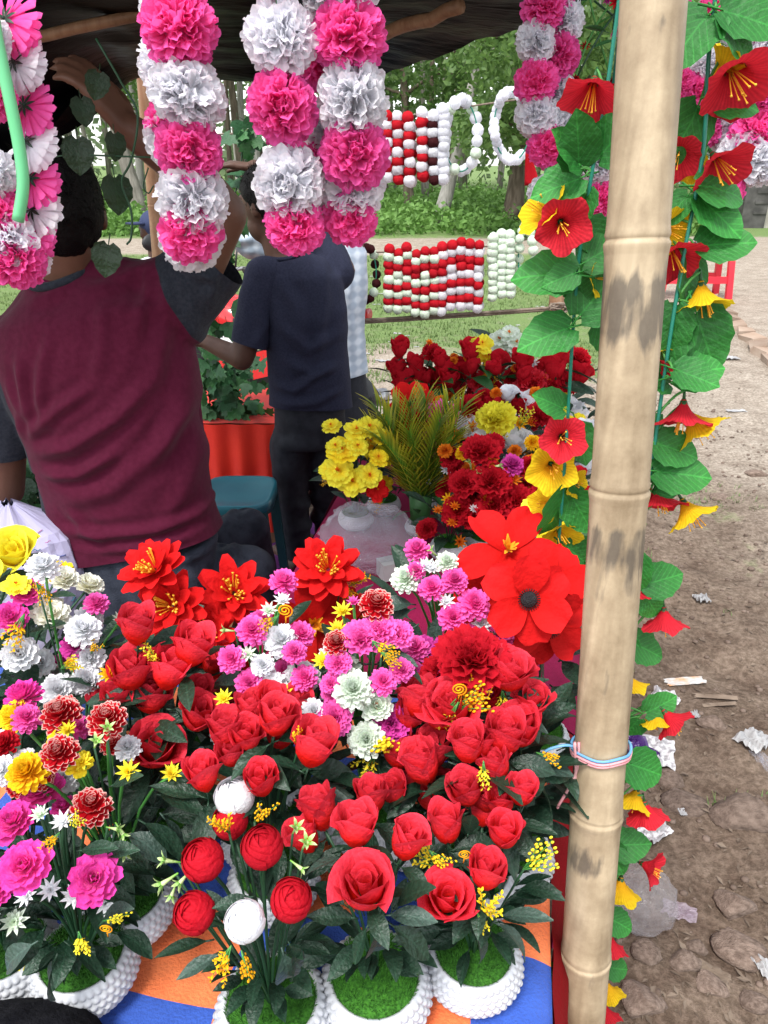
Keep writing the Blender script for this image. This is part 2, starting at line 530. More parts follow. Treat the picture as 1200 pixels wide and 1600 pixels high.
def build_ground():
    xs = [-80, -50, -30, -18, -12, -8, -5.5, -4] + [-3 + i * 0.25 for i in range(13)] + \
         [0.15 + i * 0.028 for i in range(70)] + [2.12 + i * 0.12 for i in range(25)] + [5.3, 5.8, 6.5, 7.5, 9, 11, 14, 18, 25, 35, 50, 80]
    ys = [-12, -6, -3, -1.5, -0.5, 0.2] + [0.6 + i * 0.028 for i in range(85)] + [3.0 + i * 0.11 for i in range(45)] + \
         [8 + i * 0.4 for i in range(28)] + [20, 22, 25, 29, 35, 45, 60, 90, 140, 220]
    bm = MB()
    rows = [[V((x, y, ground_z(x, y))) for x in xs] for y in ys]
    bm.grid(rows)
    me = bm.mesh('ground', ['ground'])
    buff, gr = [], []
    for (x, y, z) in bm.v:
        rd = road(x, y)
        d = max(rd, 0.25 * sstep(3.6, 6, y) + 0.75 * sstep(2.4, 4.2, y))
        d *= sstep(1.5, 4.2, y + 0.7 * noise.noise(V((x, y, 0)) * 1.4))  # earth darker towards the viewer, paler farther off
        g = 0.8 * sstep(5.2, 7.0, y + 0.9 * noise.noise(V((x, y, 2)) * 0.8)) * (1 - rd)
        g = max(g, sstep(16.8, 18.2, y))
        g = max(g, 0.42 * (1 - abs(2 * sstep(1.15 + .16 * y - .6, 1.15 + .16 * y + .5, x) - 1)) * sstep(1.8, 3, y))
        g = max(g, 0.22 * (1 - sstep(1.0, 2.6, y)))
        buff.append(d); gr.append(g)
    for nm, dat in (('buff', buff), ('grass', gr)):
        k = me.attributes.new(nm, 'FLOAT', 'POINT'); k.data.foreach_set('value', dat)
    return tag(put(me, 'ground'), kind='structure')
build_ground()

# ------------------------------------------------------------------ stall tables with their cloths
mat('cloth_blue', (0.020, 0.070, 0.36), (0.030, 0.095, 0.44), scale=25, rough=0.85, bump=0.35, bscale=260, sheen=0.2)
mat('cloth_orange', (0.78, 0.16, 0.045), (0.86, 0.22, 0.07), scale=18, rough=0.85, bump=0.35, bscale=260, sheen=0.2)
mat('cloth_maroon', (0.20, 0.005, 0.042), (0.27, 0.010, 0.062), scale=9, rough=0.85, bump=0.25, bscale=200, spec=0.15)
mat('cloth_red', (0.16, 0.002, 0.004), (0.22, 0.004, 0.008), scale=7, rough=0.8, bump=0.2, bscale=160, spec=0.1)
mat('cloth_scarlet', (0.66, 0.016, 0.006), (0.78, 0.03, 0.01), scale=6, rough=0.7, bump=0.2, bscale=160, sheen=0.2, trans=0.25)
mat('cloth_purple', (0.10, 0.02, 0.14), (0.16, 0.035, 0.20), scale=5, rough=0.8)
mat('wood', (0.16, 0.085, 0.04), (0.26, 0.15, 0.08), scale=6, rough=0.75, stretch=(1, 1, 0.15), bump=0.3)
TZ = 0.72
TA = math.atan(0.18)
EX, EY = V((cos(TA), -sin(TA), 0)), V((sin(TA), cos(TA), 0))
TO = V((0.177, 0.475, 0))
def tp(a, b, z=TZ):       # a metres left of the right edge, b metres back
    p = TO - EX * a + EY * b
    return V((p.x, p.y, z))
def cloth_sheet(fn, nu, nv, name, m, parent, thick=0.0015):
    mb = MB()
    mb.grid([[fn(i / nu, j / nv) for j in range(nv + 1)] for i in range(nu + 1)])
    return mb.build(name, m, parent)
def wob(p, s, a):
    return a * noise.noise(V(p) * s)
def tables():
    t = thing('flower_stall_table', tp(0.6, 0.2, 0), 'front stall table under a blue and orange patchwork cloth', 'table')
    mb = MB()
    b0, b1, a1 = -0.14, 0.50, 1.35
    c = tp(a1 / 2, (b0 + b1) / 2, TZ - 0.034)
    M = Matrix.Rotation(-TA, 3, 'Z')
    mb.box(c, (a1 / 2 - .004, (b1 - b0) / 2 - .004, 0.012), M=M)
    mb.build('table_board', 'wood', t, smooth=False)
    for a in (0.06, a1 - 0.06):
        for b in (b0 + .05, b1 - .06):
            mb = MB(); mb.box(tp(a, b, (TZ - 0.047) / 2 - .01), (0.02, 0.02, (TZ - 0.047) / 2 + .008), M=M)
            mb.build('leg', 'wood', t, smooth=False)
    ca = [-0.004, 0.085, 0.235, 0.355, 0.505, 0.64, 0.78, 0.92, 1.06, 1.2, 1.35]
    cb = [b0, -0.045, 0.075, 0.20, 0.345, 0.46, 0.50]
    for i in range(len(ca) - 1):
        for j in range(len(cb) - 1):
            kind = 'cloth_blue' if (i + j) % 2 == 1 else 'cloth_orange'
            def fn(u, v, i=i, j=j):
                a = ca[i] + (ca[i + 1] - ca[i]) * u
                b = cb[j] + (cb[j + 1] - cb[j]) * v
                k = 0.008 * noise.noise(V((a, b, 3)) * 7)
                edge = 1 if (0 < a < 1.34) else 0.3
                p = tp(a + k * edge, b + 0.010 * noise.noise(V((a, b, 9)) * 6))
                p.z = TZ - 0.006 + 0.0028 * noise.noise(V((a, b, 0)) * 9) + 0.0015 * noise.noise(V((a, b, 0)) * 31)
                if a < 0.03: p.z -= (0.03 - a) ** 2 * 9
                return p
            cloth_sheet(fn, 8, 8, 'cloth_patch', kind, t)
    # front and right side drop of the red under-cloth
    def drop(a_, b_, seed, z0=TZ - 0.012, out=False):
        def fn(u, v):
            s = v
            p = tp(*a_) * (1 - s) + tp(*b_) * s
            nrm = (tp(*b_) - tp(*a_)).cross(V((0, 0, 1))).normalized()
            L = (tp(*b_) - tp(*a_)).length
            f = 0.020 * u * sin(s * L * 30 + seed + 1.8 * noise.noise(V((s * L * 4, seed, 0)))) + 0.018 * u
            if out:
                bb = a_[1] + (b_[1] - a_[1]) * s
                f += (.020 + .11 * max(0, min(.5, bb - .12))) * min(1, u / .07)
            p = p + nrm * (0.006 + f + 0.006 * noise.noise(V((s * 9, u * 3, seed))))
            p.z = z0 - u * (z0 - 0.03)
            return p
        return fn
    cloth_sheet(drop((0, b0 - .002), (0, 0.505), 1.0, out=True), 30, 60, 'skirt', 'cloth_red', t)
    cloth_sheet(drop((a1, b0), (0, b0), 2.2), 8, 60, 'skirt', 'cloth_red', t)
    r = thing('rear_stall_table', tp(0.28, 1.3, 0), 'narrow rear stall table under a plain maroon cloth', 'table')
    b0, b1, a1 = 0.515, 2.12, 0.55
    mb = MB(); mb.box(tp(a1 / 2, (b0 + b1) / 2, TZ - 0.038), (a1 / 2 - .004, (b1 - b0) / 2 - .004, 0.012), M=M)
    mb.build('table_board', 'wood', r, smooth=False)
    for a in (0.05, a1 - 0.05):
        for b in (b0 + .05, b1 - .05):
            mb = MB(); mb.box(tp(a, b, (TZ - 0.051) / 2 - .01), (0.02, 0.02, (TZ - 0.051) / 2 + .008), M=M)
            mb.build('leg', 'wood', r, smooth=False)
    def top(u, v):
        p = tp(u * a1, b0 + v * (b1 - b0))
        p.z = TZ - 0.011 + 0.004 * noise.noise(p * 8)
        e = min(u, 1 - u)
        if e < 0.06: p.z -= (0.06 - e) ** 2 * 1.6
        return p
    cloth_sheet(top, 16, 40, 'tablecloth', 'cloth_maroon', r)
    cloth_sheet(drop((0, b0), (0, b1), 4.0, TZ - 0.017, True), 30, 90, 'skirt', 'cloth_maroon', r)
    cloth_sheet(drop((a1, b1), (a1, b0), 5.0, TZ - 0.017), 10, 90, 'skirt', 'cloth_maroon', r)
    cloth_sheet(drop((0, b1), (a1, b1), 6.0, TZ - 0.017), 8, 40, 'skirt', 'cloth_maroon', r)
tables()

# ------------------------------------------------------------------ bamboo posts
def bamboo_mat(name, c1, c2, dark):
    m, n, l, out = _new(name)
    b = n.new('ShaderNodeBsdfPrincipled'); b.inputs['Roughness'].default_value = 0.5
    b.inputs['Specular IOR Level'].default_value = 0.35
    tc = n.new('ShaderNodeTexCoord'); mp = n.new('ShaderNodeMapping')
    mp.inputs['Scale'].default_value = (55, 55, 1.6)
    l.new(tc.outputs['Object'], mp.inputs['Vector'])
    st = n.new('ShaderNodeTexNoise'); st.inputs['Scale'].default_value = 1.0; st.inputs['Detail'].default_value = 6
    l.new(mp.outputs[0], st.inputs['Vector'])
    bl = n.new('ShaderNodeTexNoise'); bl.inputs['Scale'].default_value = 9.0; bl.inputs['Detail'].default_value = 8
    bl.inputs['Roughness'].default_value = 0.7
    l.new(tc.outputs['Object'], bl.inputs['Vector'])
    r1 = n.new('ShaderNodeValToRGB')
    r1.color_ramp.elements[0].position = 0.3; r1.color_ramp.elements[1].position = 0.66
    r1.color_ramp.elements[0].color = rgb(c1); r1.color_ramp.elements[1].color = rgb(c2)
    l.new(st.outputs['Fac'], r1.inputs['Fac'])
    r2 = n.new('ShaderNodeValToRGB')
    r2.color_ramp.elements[0].position = 0.30; r2.color_ramp.elements[1].position = 0.60
    r2.color_ramp.elements[0].color = (0.50, 0.46, 0.42, 1); r2.color_ramp.elements[1].color = (1, 1, 1, 1)
    l.new(bl.outputs['Fac'], r2.inputs['Fac'])
    mx = n.new('ShaderNodeMix'); mx.data_type = 'RGBA'; mx.blend_type = 'MULTIPLY'; mx.inputs[0].default_value = 1
    l.new(r1.outputs[0], mx.inputs[6]); l.new(r2.outputs[0], mx.inputs[7])
    # sooty wear rings below the nodes, carried on the mesh as the attribute 'soot'
    a = n.new('ShaderNodeAttribute'); a.attribute_name = 'soot'
    br = n.new('ShaderNodeTexNoise'); br.inputs['Scale'].default_value = 70; br.inputs['Detail'].default_value = 6
    mp2 = n.new('ShaderNodeMapping'); mp2.inputs['Scale'].default_value = (1, 1, 0.16)
    l.new(tc.outputs['Object'], mp2.inputs['Vector']); l.new(mp2.outputs[0], br.inputs['Vector'])
    ad = n.new('ShaderNodeMath'); ad.operation = 'ADD'; ad.inputs[1].default_value = -0.5
    l.new(br.outputs['Fac'], ad.inputs[0])
    mu = n.new('ShaderNodeMath'); mu.operation = 'MULTIPLY_ADD'; mu.inputs[1].default_value = 2.8
    l.new(ad.outputs[0], mu.inputs[0]); l.new(a.outputs['Fac'], mu.inputs[2])
    mr = n.new('ShaderNodeMapRange'); mr.inputs['From Min'].default_value = 0.50; mr.inputs['From Max'].default_value = 0.95
    l.new(mu.outputs[0], mr.inputs['Value'])
    sc = n.new('ShaderNodeMath'); sc.operation = 'MULTIPLY'; sc.inputs[1].default_value = 0.66
    l.new(mr.outputs[0], sc.inputs[0])
    m2 = n.new('ShaderNodeMix'); m2.data_type = 'RGBA'
    l.new(sc.outputs[0], m2.inputs[0])
    l.new(mx.outputs[2], m2.inputs[6]); m2.inputs[7].default_value = rgb(dark)
    l.new(m2.outputs[2], b.inputs['Base Color'])
    bp = n.new('ShaderNodeBump'); bp.inputs['Strength'].default_value = 0.25; bp.inputs['Distance'].default_value = 0.004
    l.new(st.outputs['Fac'], bp.inputs['Height']); l.new(bp.outputs[0], b.inputs['Normal'])
    l.new(b.outputs[0], out.inputs['Surface'])
bamboo_mat('bamboo', (0.32, 0.245, 0.155), (0.53, 0.425, 0.285), (0.025, 0.026, 0.030))
bamboo_mat('bamboo_brown', (0.26, 0.13, 0.07), (0.40, 0.24, 0.14), (0.06, 0.05, 0.045))
def bamboo(name, p0, p1, r0, r1, nodes, label, cat='post', m='bamboo', soot=(), nseg=28, group=None, crack=None):
    p0, p1 = V(p0), V(p1)
    d = p1 - p0; L = d.length
    ss = [i / 160 for i in range(161)]
    for q in nodes:
        ss += [q + k / L for k in (-.010, -.006, -.003, -.001, .001, .003, .006, .010)]
    ss = sorted(x for x in ss if 0 <= x <= 1)
    x, y, z = frame(d)
    mb = MB(); rows = []; so = []
    for s in ss:
        r = r0 + (r1 - r0) * s
        k = 1.0
        for q in nodes:
            e = (s - q) * L
            k += 0.075 * math.exp(-(e / 0.009) ** 2) - 0.075 * math.exp(-((e - 0.002) / 0.0020) ** 2)
        c = p0 + d * s + x * (0.004 * noise.noise(V((s * 4, 1, r0)))) + y * (0.003 * noise.noise(V((s * 4, 7, r0))))
        rows.append([c + (x * cos(2 * pi * j / nseg) + y * sin(2 * pi * j / nseg)) * r * k *
                     (1 + 0.015 * noise.noise(V((cos(2 * pi * j / nseg), sin(2 * pi * j / nseg), s * 3)))) for j in range(nseg)])
        sv = 0.0
        for (q, h, st) in soot:
            e = (q - s) * L
            if 0 < e < h: sv = max(sv, st * min(1, e / 0.012, (h - e) / 0.015 + 0.2))
        so.append(sv)
    ids = mb.grid(rows, 0, True)
    mb.face(ids[0][::-1]); mb.face(ids[-1])
    me = mb.mesh(name, [m])
    k = me.attributes.new('soot', 'FLOAT', 'POINT')
    vals = []
    for i, sv in enumerate(so):
        for j in range(nseg):
            v_ = sv
            if crack and ss[i] > crack[0]:
                aj = (j / nseg * 2 * pi - crack[1] + pi) % (2 * pi) - pi
                if abs(aj) < crack[2] * (0.6 + 0.8 * noise.noise(V((0, 0, ss[i] * 30)))): v_ = max(v_, 0.62)
            vals.append(v_)
    k.data.foreach_set('value', vals)
    return tag(put(me, name), label, cat, group)
PA, PB = at(908, 1600, 0.56), at(1022, 0, 0.72)
pdir = (PB - PA)
PG = PA + pdir * (-(PA.z + 0.03) / pdir.z)
PT = PA + pdir * ((2.08 - PA.z) / pdir.z)
def pole_s(px, py):      # where along the post a photo row falls
    best, bs = 1e9, 0
    for i in range(2001):
        s = i / 2000
        p = PG + (PT - PG) * s
        dz = p - V((0, 0, CAMZ))
        dep = dz.y * cos(PITCH) - dz.z * sin(PITCH)
        if dep < .05: continue
        yy = 800 - FPX * (dz.y * sin(PITCH) + dz.z * cos(PITCH)) / dep
        if abs(yy - py) < best: best, bs = abs(yy - py), s
    return bs
nd = [pole_s(0, y) for y in (1492, 1268, 765, 378)] + [0.06, 0.16, 0.95]
bamboo('bamboo_post', PG, PT, 0.0298, 0.0258, nd, 'thick pale bamboo post standing at the front corner of the stall',
       soot=[(pole_s(0, 1298), 0.05, 0.72), (pole_s(0, 800), 0.060, 0.92), (pole_s(0, 415), 0.075, 0.95), (pole_s(0, 885), 0.03, 0.40),
             (pole_s(0, 945), 0.02, 0.42), (pole_s(0, 20), 0.03, 0.4), (pole_s(0, 1010), 0.05, .3)], crack=(pole_s(0, 330), R(212), 0.10))
# knotted pink and blue plastic twine round the post
mat('twine_pink', (0.78, 0.34, 0.38), (0.82, 0.45, 0.46), scale=60, rough=0.45, trans=0.2)
mat('twine_blue', (0.14, 0.38, 0.66), (0.20, 0.46, 0.72), scale=60, rough=0.45, trans=0.2)
def twine():
    s0 = pole_s(0, 1165)
    c0 = PG + (PT - PG) * s0
    x, y, z = frame(PT - PG)
    t = thing('twine_tie', c0, 'pink and blue plastic twine knotted round the bamboo post', 'twine')
    for m, dz, rr in (('twine_pink', -0.004, 0.0020), ('twine_pink', -0.0070, 0.0016), ('twine_blue', 0.000, 0.0017)):
        mb = MB()
        pts = []
        for i in range(33):
            a = 2 * pi * i / 32
            pts.append(c0 + (x * cos(a) + y * sin(a)) * 0.0312 + z * (dz + 0.003 * sin(a + 1) + .001 * sin(5 * a)))
        mb.tube(pts, rr, 5, cap=False)
        mb.build('loop', m, t)
    k = c0 + V((-0.030, -0.008, 0.002))
    for m, ends in (('twine_pink', [(0.002, -.002, .012), (.004, -.004, -.02), (-.002, -.004, -.05), (-.010, -.004, -.075), (-.012, -.004, -.082)]),
                    ('twine_pink', [(0.0, 0, .004), (-.003, -.004, .012), (.001, -.004, -.015), (.004, -.004, -.045)]),
                    ('twine_blue', [(0.002, 0, .003), (-.012, -.003, .009), (-.028, -.002, .003), (-.036, -.002, -.004)])):
        mb = MB()
        mb.tube(smooth_path([k + V(e) for e in ends], 4), 0.0017, 5)
        mb.build('loose_end', m, t)
twine()

# ------------------------------------------------------------------ black plastic canopy
def tarp_mat():
    m, n, l, out = _new('tarp')
    b = n.new('ShaderNodeBsdfPrincipled')
    tc = n.new('ShaderNodeTexCoord'); mp = n.new('ShaderNodeMapping'); mp.inputs['Scale'].default_value = (3, 14, 6)
    mp.inputs['Rotation'].default_value = (0, 0, 0.5)
    l.new(tc.outputs['Object'], mp.inputs['Vector'])
    nz = n.new('ShaderNodeTexNoise'); nz.inputs['Scale'].default_value = 2.0; nz.inputs['Detail'].default_value = 8
    nz.inputs['Distortion'].default_value = 0.6
    l.new(mp.outputs[0], nz.inputs['Vector'])
    r = n.new('ShaderNodeValToRGB')
    r.color_ramp.elements[0].position = 0.66; r.color_ramp.elements[1].position = 0.80
    r.color_ramp.elements[0].color = (0.0012, 0.0012, 0.0016, 1); r.color_ramp.elements[1].color = (0.022, 0.022, 0.024, 1)  # paler streaks painted in for the sheen along the wrinkles
    l.new(nz.outputs['Fac'], r.inputs['Fac']); l.new(r.outputs[0], b.inputs['Base Color'])
    b.inputs['Roughness'].default_value = 0.38; b.inputs['Specular IOR Level'].default_value = 0.06
    bp = n.new('ShaderNodeBump'); bp.inputs['Strength'].default_value = 0.25; bp.inputs['Distance'].default_value = 0.02
    l.new(nz.outputs['Fac'], bp.inputs['Height']); l.new(bp.outputs[0], b.inputs['Normal'])
    l.new(b.outputs[0], out.inputs['Surface'])
tarp_mat()
def canopy():
    t = thing('canopy', (-0.6, 1.6, 1.9), 'black plastic sheet canopy stretched over the stall on sticks', 'canopy')
    X = [-1.75, -1.25, -1.02, -0.86, -0.70, -0.46, -0.2, 0.0, 0.32, 0.38]
    YR = [2.3, 2.3, 2.28, 2.3, 2.38, 2.42, 2.38, 2.3, 1.92, 1.5]
    ZR = [1.74, 1.66, 1.555, 1.62, 1.742, 1.752, 1.752, 1.757, 1.82, 1.87]
    nu, nv = 90, 60
    def fn(u, v):
        x = X[0] + (X[-1] - X[0]) * u
        y1, z1 = interp(X, YR, x), interp(X, ZR, x)
        y = 0.98 + (y1 - 0.98) * v
        zf = 1.95 + 0.02 * sin(x * 5)
        z = zf + (interp([-1.75, -.7, .38], [1.80, 1.775, 1.84], x) - zf) * v
        z += (z1 - interp([-1.75, -.7, .38], [1.80, 1.775, 1.84], x)) * v ** 5
        z += 0.020 * noise.noise(V((x * 2.2, y * 5, 0))) + 0.010 * noise.noise(V((x * 5, y * 14, 2))) + 0.004 * noise.noise(V((x * 20, y * 30, 2)))
        return V((x, y, z))
    cloth_sheet(fn, nu, nv, 'sheet', 'tarp', t)
    # hanging left-hand flap of the same sheet
    def fl(u, v):
        a = V((-1.85, 1.7, 1.86)) * (1 - u) + V((-0.72, 2.36, 1.765)) * u
        dropz = interp([0, .25, .5, .78, 1], [0.20, .24, 0.26, 0.245, 0.0], u)
        p = a + V((0.0, -0.10 * v, -dropz * v))
        p += V((0.02 * noise.noise(p * 6), 0.03 * noise.noise(V((u * 8, v * 2, 4))), 0.012 * noise.noise(p * 9)))
        return p
    cloth_sheet(fl, 60, 16, 'flap', 'tarp', t)
    for a, b, r in ((at(-60, 78, 1.9), at(300, 12, 1.9), 0.012), (at(40, 84, 2.1), at(150, 118, 2.25), 0.010),
                    (at(560, 70, 2.0), at(720, 8, 1.75), 0.014)):
        mb = MB()
        pts = [a + (b - a) * (i / 8) + V((0, 0, 0.008 * noise.noise(V((i, a.x * 9, 0))))) for i in range(9)]
        mb.tube(pts, [r * (1 + .2 * noise.noise(V((i * 3, 0, 1)))) for i in range(9)], 8)
        mb.build('stick', 'bamboo_brown', t)
canopy()
# ------------------------------------------------------------------ flower heads (about 1 unit across, axis +Z, base at the origin)
FM = {}
def shell_petal(mb, az, half, prof, H, R_, flare, droop, r_off, nu=7, nv=8, mi=0, wav=0.0, seed=0.0):
    """rose petal: a piece of a bellied cup with a rounded, rolled-out lip"""
    rows = []
    for i in range(nu + 1):
        s = i / nu
        row = []
        for j in range(nv + 1):
            t = -1 + 2 * j / nv
            w = min(1.0, 0.35 + 1.6 * s) if s < .5 else 1.0
            hmax = H * (1 - droop * abs(t) ** 1.7)
            h = hmax * s
            k = h / H
            r = R_ * interp([0, .12, .35, .6, .85, 1], prof, k) + r_off * (1 + 0.25 * t)
            r += flare * max(0, s - .72) ** 1.4 * 3.2 * (0.75 + .5 * abs(t))
            r += wav * noise.noise(V((t * 1.3 + seed, s * 2, seed)))
            a = az + half * t * w
            row.append(V((r * cos(a), r * sin(a), h + wav * .5 * noise.noise(V((t * 2, seed, s * 2))))))
        rows.append(row)
    mb.grid(rows, mi)
CUP = [.22, .55, .90, 1.0, .95, .93]
def mk_rose(seed, open_=0.0):
    r = random.Random(seed); mb = MB()
    o = r.random() * 6
    for (Rr, H, n, half, fl, dr) in ((.44, 1.12 - .30 * open_, 3, 70, .24 + .12 * open_, .34), (.375, 1.22 - .30 * open_, 3, 64, .17 + .08 * open_, .32),
                                     (.25, 1.16 - .25 * open_, 3, 60, .10 + .04 * open_, .30), (.13, 1.04 - .2 * open_, 2, 88, .03, .2)):
        o += 0.7
        for k in range(n):
            shell_petal(mb, o + 2 * pi * k / n + r.uniform(-.15, .15), R(half), CUP, H * r.uniform(.93, 1.05), Rr, fl * r.uniform(.6, 1.4), dr,
                        0.012 * (k % 2), wav=0.03, seed=seed * 7 + k + Rr * 10)
    return mb
def mk_ranunculus(seed):
    r = random.Random(seed); mb = MB()
    for li, (Rr, top, n) in enumerate(((.50, 52, 4), (.485, 38, 4), (.46, 27, 3), (.43, 17, 3), (.39, 9, 3))):
        o = r.random() * 6
        for k in range(n):
            az = o + 2 * pi * k / n
            rows = []
            for i in range(8):
                s = i / 7
                row = []
                for j in range(9):
                    t = -1 + 2 * j / 8
                    ph = R(172) + (R(top + 14 * t * t + r.uniform(-1, 1)) - R(172)) * s
                    rr = Rr * (1 + .035 * t + .03 * noise.noise(V((t * 2, s * 3, k + li * 4 + seed)))) + (0.030 if i == 7 else 0.008 if i == 6 else 0)
                    a = az + R(68) * t
                    row.append(V((rr * sin(ph) * cos(a), rr * sin(ph) * sin(a), .48 + rr * cos(ph))))
                rows.append(row)
            mb.grid(rows, 0)
    mb.ell((0, 0, .48), (.36, .36, .36), 14, 8)
    return mb
def mk_mum(seed, flat=0.62, notch=.05, wid=.17):
    r = random.Random(seed); mb = MB()
    for i, (el, n, L) in enumerate(((-14, 13, .47), (2, 15, .49), (16, 14, .47), (30, 13, .43), (44, 12, .39), (57, 10, .34), (70, 8, .29), (82, 5, .25))):
        o = r.random()
        for k in range(n):
            mb.petal(2 * pi * (k + o) / n + r.uniform(-.1, .1), R(el + r.uniform(-6, 6)), L * r.uniform(.9, 1.08), wid * r.uniform(.85, 1.15), 3, 2,
                     bend=R(22), cup=.45, shape='fan', r0=.01, z0=.10 + .004 * el * flat, notch=-notch * r.uniform(.5, 1.5))
    return mb
def mk_carnation(seed):
    r = random.Random(seed); mb = MB()
    for (el, n, L) in ((4, 10, .50), (20, 10, .48), (36, 9, .42), (52, 8, .36), (68, 6, .30), (82, 4, .24)):
        o = r.random()
        for k in range(n):
            mb.petal(2 * pi * (k + o) / n, R(el + r.uniform(-8, 8)), L * r.uniform(.9, 1.1), .34, 3, 6, bend=R(12), shape='fan', r0=.01, z0=.08,
                     zig=.05, ruffle=.045, rk=1.6, ph=r.random() * 6)
    return mb
def mk_lotus(seed):
    r = random.Random(seed); mb = MB()
    for (el, n, L, W) in ((2, 8, .52, .25), (16, 8, .49, .24), (34, 7, .43, .20)):
        o = r.random()
        for k in range(n):
            mb.petal(2 * pi * (k + o) / n + r.uniform(-.08, .08), R(el + r.uniform(-6, 6)), L * r.uniform(.93, 1.05), W, 5, 4, bend=R(14), cup=.30,
                     shape='oval', r0=.03, z0=.08 + el * .001)
    return mb
def mk_stamens(seed, n=18, H=.30, sp=.45, r_=.008, base=.06):
    r = random.Random(seed); mb = MB()
    for k in range(n):
        a = r.random() * 2 * pi; e = r.random() ** .6 * sp
        d = V((cos(a) * sin(e), sin(a) * sin(e), cos(e)))
        p0 = V((cos(a) * .03, sin(a) * .03, base))
        h = H * r.uniform(.8, 1.1)
        mb.tube([p0, p0 + d * h * .6, p0 + d * h * .93 + V((0, 0, .01)), p0 + d * h], [r_, r_, r_ * 1.1, r_ * 2.2], 4)
    return mb
def mk_anemone(seed):
    r = random.Random(seed); mb = MB()
    for (el, n, o) in ((2, 3, 0), (18, 3, .5)):
        for k in range(n):
            mb.petal(2 * pi * (k + o) / n + r.uniform(-.12, .12), R(el + r.uniform(-5, 5)), .52 * r.uniform(.90, 1.06), .43, 7, 8, bend=R(r.uniform(-22, 12)), cup=.20,
                     shape='broad', r0=.02, z0=.03 + o * .02, ruffle=.022, rk=1.4, ph=r.random() * 6)
    return mb
def mk_black_center():
    mb = MB()
    mb.ell((0, 0, .10), (.10, .10, .06), 16, 8, fn=lambda q: 1 + .06 * noise.noise(q * 9))
    for k in range(26):
        a = 2 * pi * k / 26
        mb.tube([V((cos(a) * .09, sin(a) * .09, .10)), V((cos(a) * .13, sin(a) * .13, .125))], [.004, .008], 4)
    return mb
def mk_lily(seed):
    r = random.Random(seed); mb = MB()
    for k in range(5):
        mb.petal(2 * pi * k / 5 + r.uniform(-.1, .1), R(22 + r.uniform(-6, 6)), .56, .38, 7, 8, bend=R(-40 + r.uniform(-12, 12)), cup=.26, shape='broad', r0=.02, z0=0.0,
                 ruffle=.03, rk=1.6, ph=r.random() * 6)
    return mb
def mk_lily_center(seed):
    r = random.Random(seed); mb = MB()
    for k in range(26):
        a = r.random() * 6.28
        mb.petal(a, R(r.uniform(35, 80)), .16 * r.uniform(.7, 1.1), .045, 2, 2, cup=.4, shape='oval', r0=.01, z0=.06)
    return mb
def mk_funnel(seed):
    """hibiscus: fused five-lobed trumpet, mouth up"""
    r = random.Random(seed); mb = MB()
    n = 40; rows = []
    ph = r.random() * 6
    for (s, rr, z) in ((0, .05, 0), (.15, .085, .10), (.35, .17, .24), (.55, .29, .36), (.75, .41, .44), (.9, .49, .48), (1, .53, .49)):
        row = []
        for k in range(n):
            a = 2 * pi * k / n
            lobe = 1 + s * s * (.10 * cos(5 * a + ph) + .03 * cos(13 * a) + .03 * noise.noise(V((cos(a) * 3, sin(a) * 3, seed))))
            zz = z + s * s * (.035 * cos(5 * a + ph + 1.0) + .018 * cos(10 * a + seed) + .05 * noise.noise(V((cos(a) * 2, sin(a) * 2, seed + 9)))) + .012 * s * cos(20 * a)
            row.append(V((rr * lobe * cos(a), rr * lobe * sin(a), zz)))
        rows.append(row)
    mb.grid(rows, 0, True)
    return mb
def mk_calyx(n=5, L=.24, W=.15, el=35, stemlen=.25):
    mb = MB()
    for k in range(n):
        mb.petal(2 * pi * k / n, R(el), L, W, 3, 2, bend=R(30), cup=.3, shape='point', r0=.03, z0=-.03)
    mb.tube([V((0, 0, -stemlen)), V((0, 0, .02))], [.022, .04], 6)
    return mb
def mk_primula(seed):
    r = random.Random(seed); mb = MB()
    for (el, n, L, W, z) in ((8, 5, .50, .46, 0), (26, 5, .40, .38, .04)):
        o = r.random()
        for k in range(n):
            mb.petal(2 * pi * (k + o) / n, R(el + r.uniform(-8, 8)), L * r.uniform(.9, 1.08), W, 5, 8, bend=R(-8), shape='broad', r0=.02, z0=z + .03,
                     ruffle=.045, rk=2.0, ph=r.random() * 6, zig=.015)
    return mb
def mk_peony(seed):
    r = random.Random(seed); mb = MB()
    for (el, n, L, W) in ((0, 9, .50, .30), (16, 9, .46, .28), (34, 8, .40, .26), (54, 7, .33, .22), (72, 5, .26, .18)):
        o = r.random()
        for k in range(n):
            mb.petal(2 * pi * (k + o) / n + r.uniform(-.1, .1), R(el + r.uniform(-7, 7)), L * r.uniform(.92, 1.08), W, 4, 4, bend=R(24), cup=.4,
                     shape='broad', r0=.02, z0=.06 + .002 * el, ruffle=.02, rk=1.5, ph=r.random() * 6, notch=.02)
    return mb
def mk_tuft(seed, n=26, H=.24):
    r = random.Random(seed); mb = MB()
    for k in range(n):
        mb.petal(r.random() * 6.28, R(r.uniform(45, 88)), H * r.uniform(.6, 1.1), .05, 2, 2, cup=.4, shape='oval', r0=.01, z0=.14)
    return mb
def mk_daisy(seed):
    r = random.Random(seed); mb = MB()
    for (el, n, L) in ((18, 9, .50), (40, 8, .42), (62, 6, .32)):
        o = r.random()
        for k in range(n):
            mb.petal(2 * pi * (k + o) / n, R(el + r.uniform(-6, 6)), L, .17, 3, 2, bend=R(18), cup=.35, shape='point', r0=.02, z0=.05)
    return mb
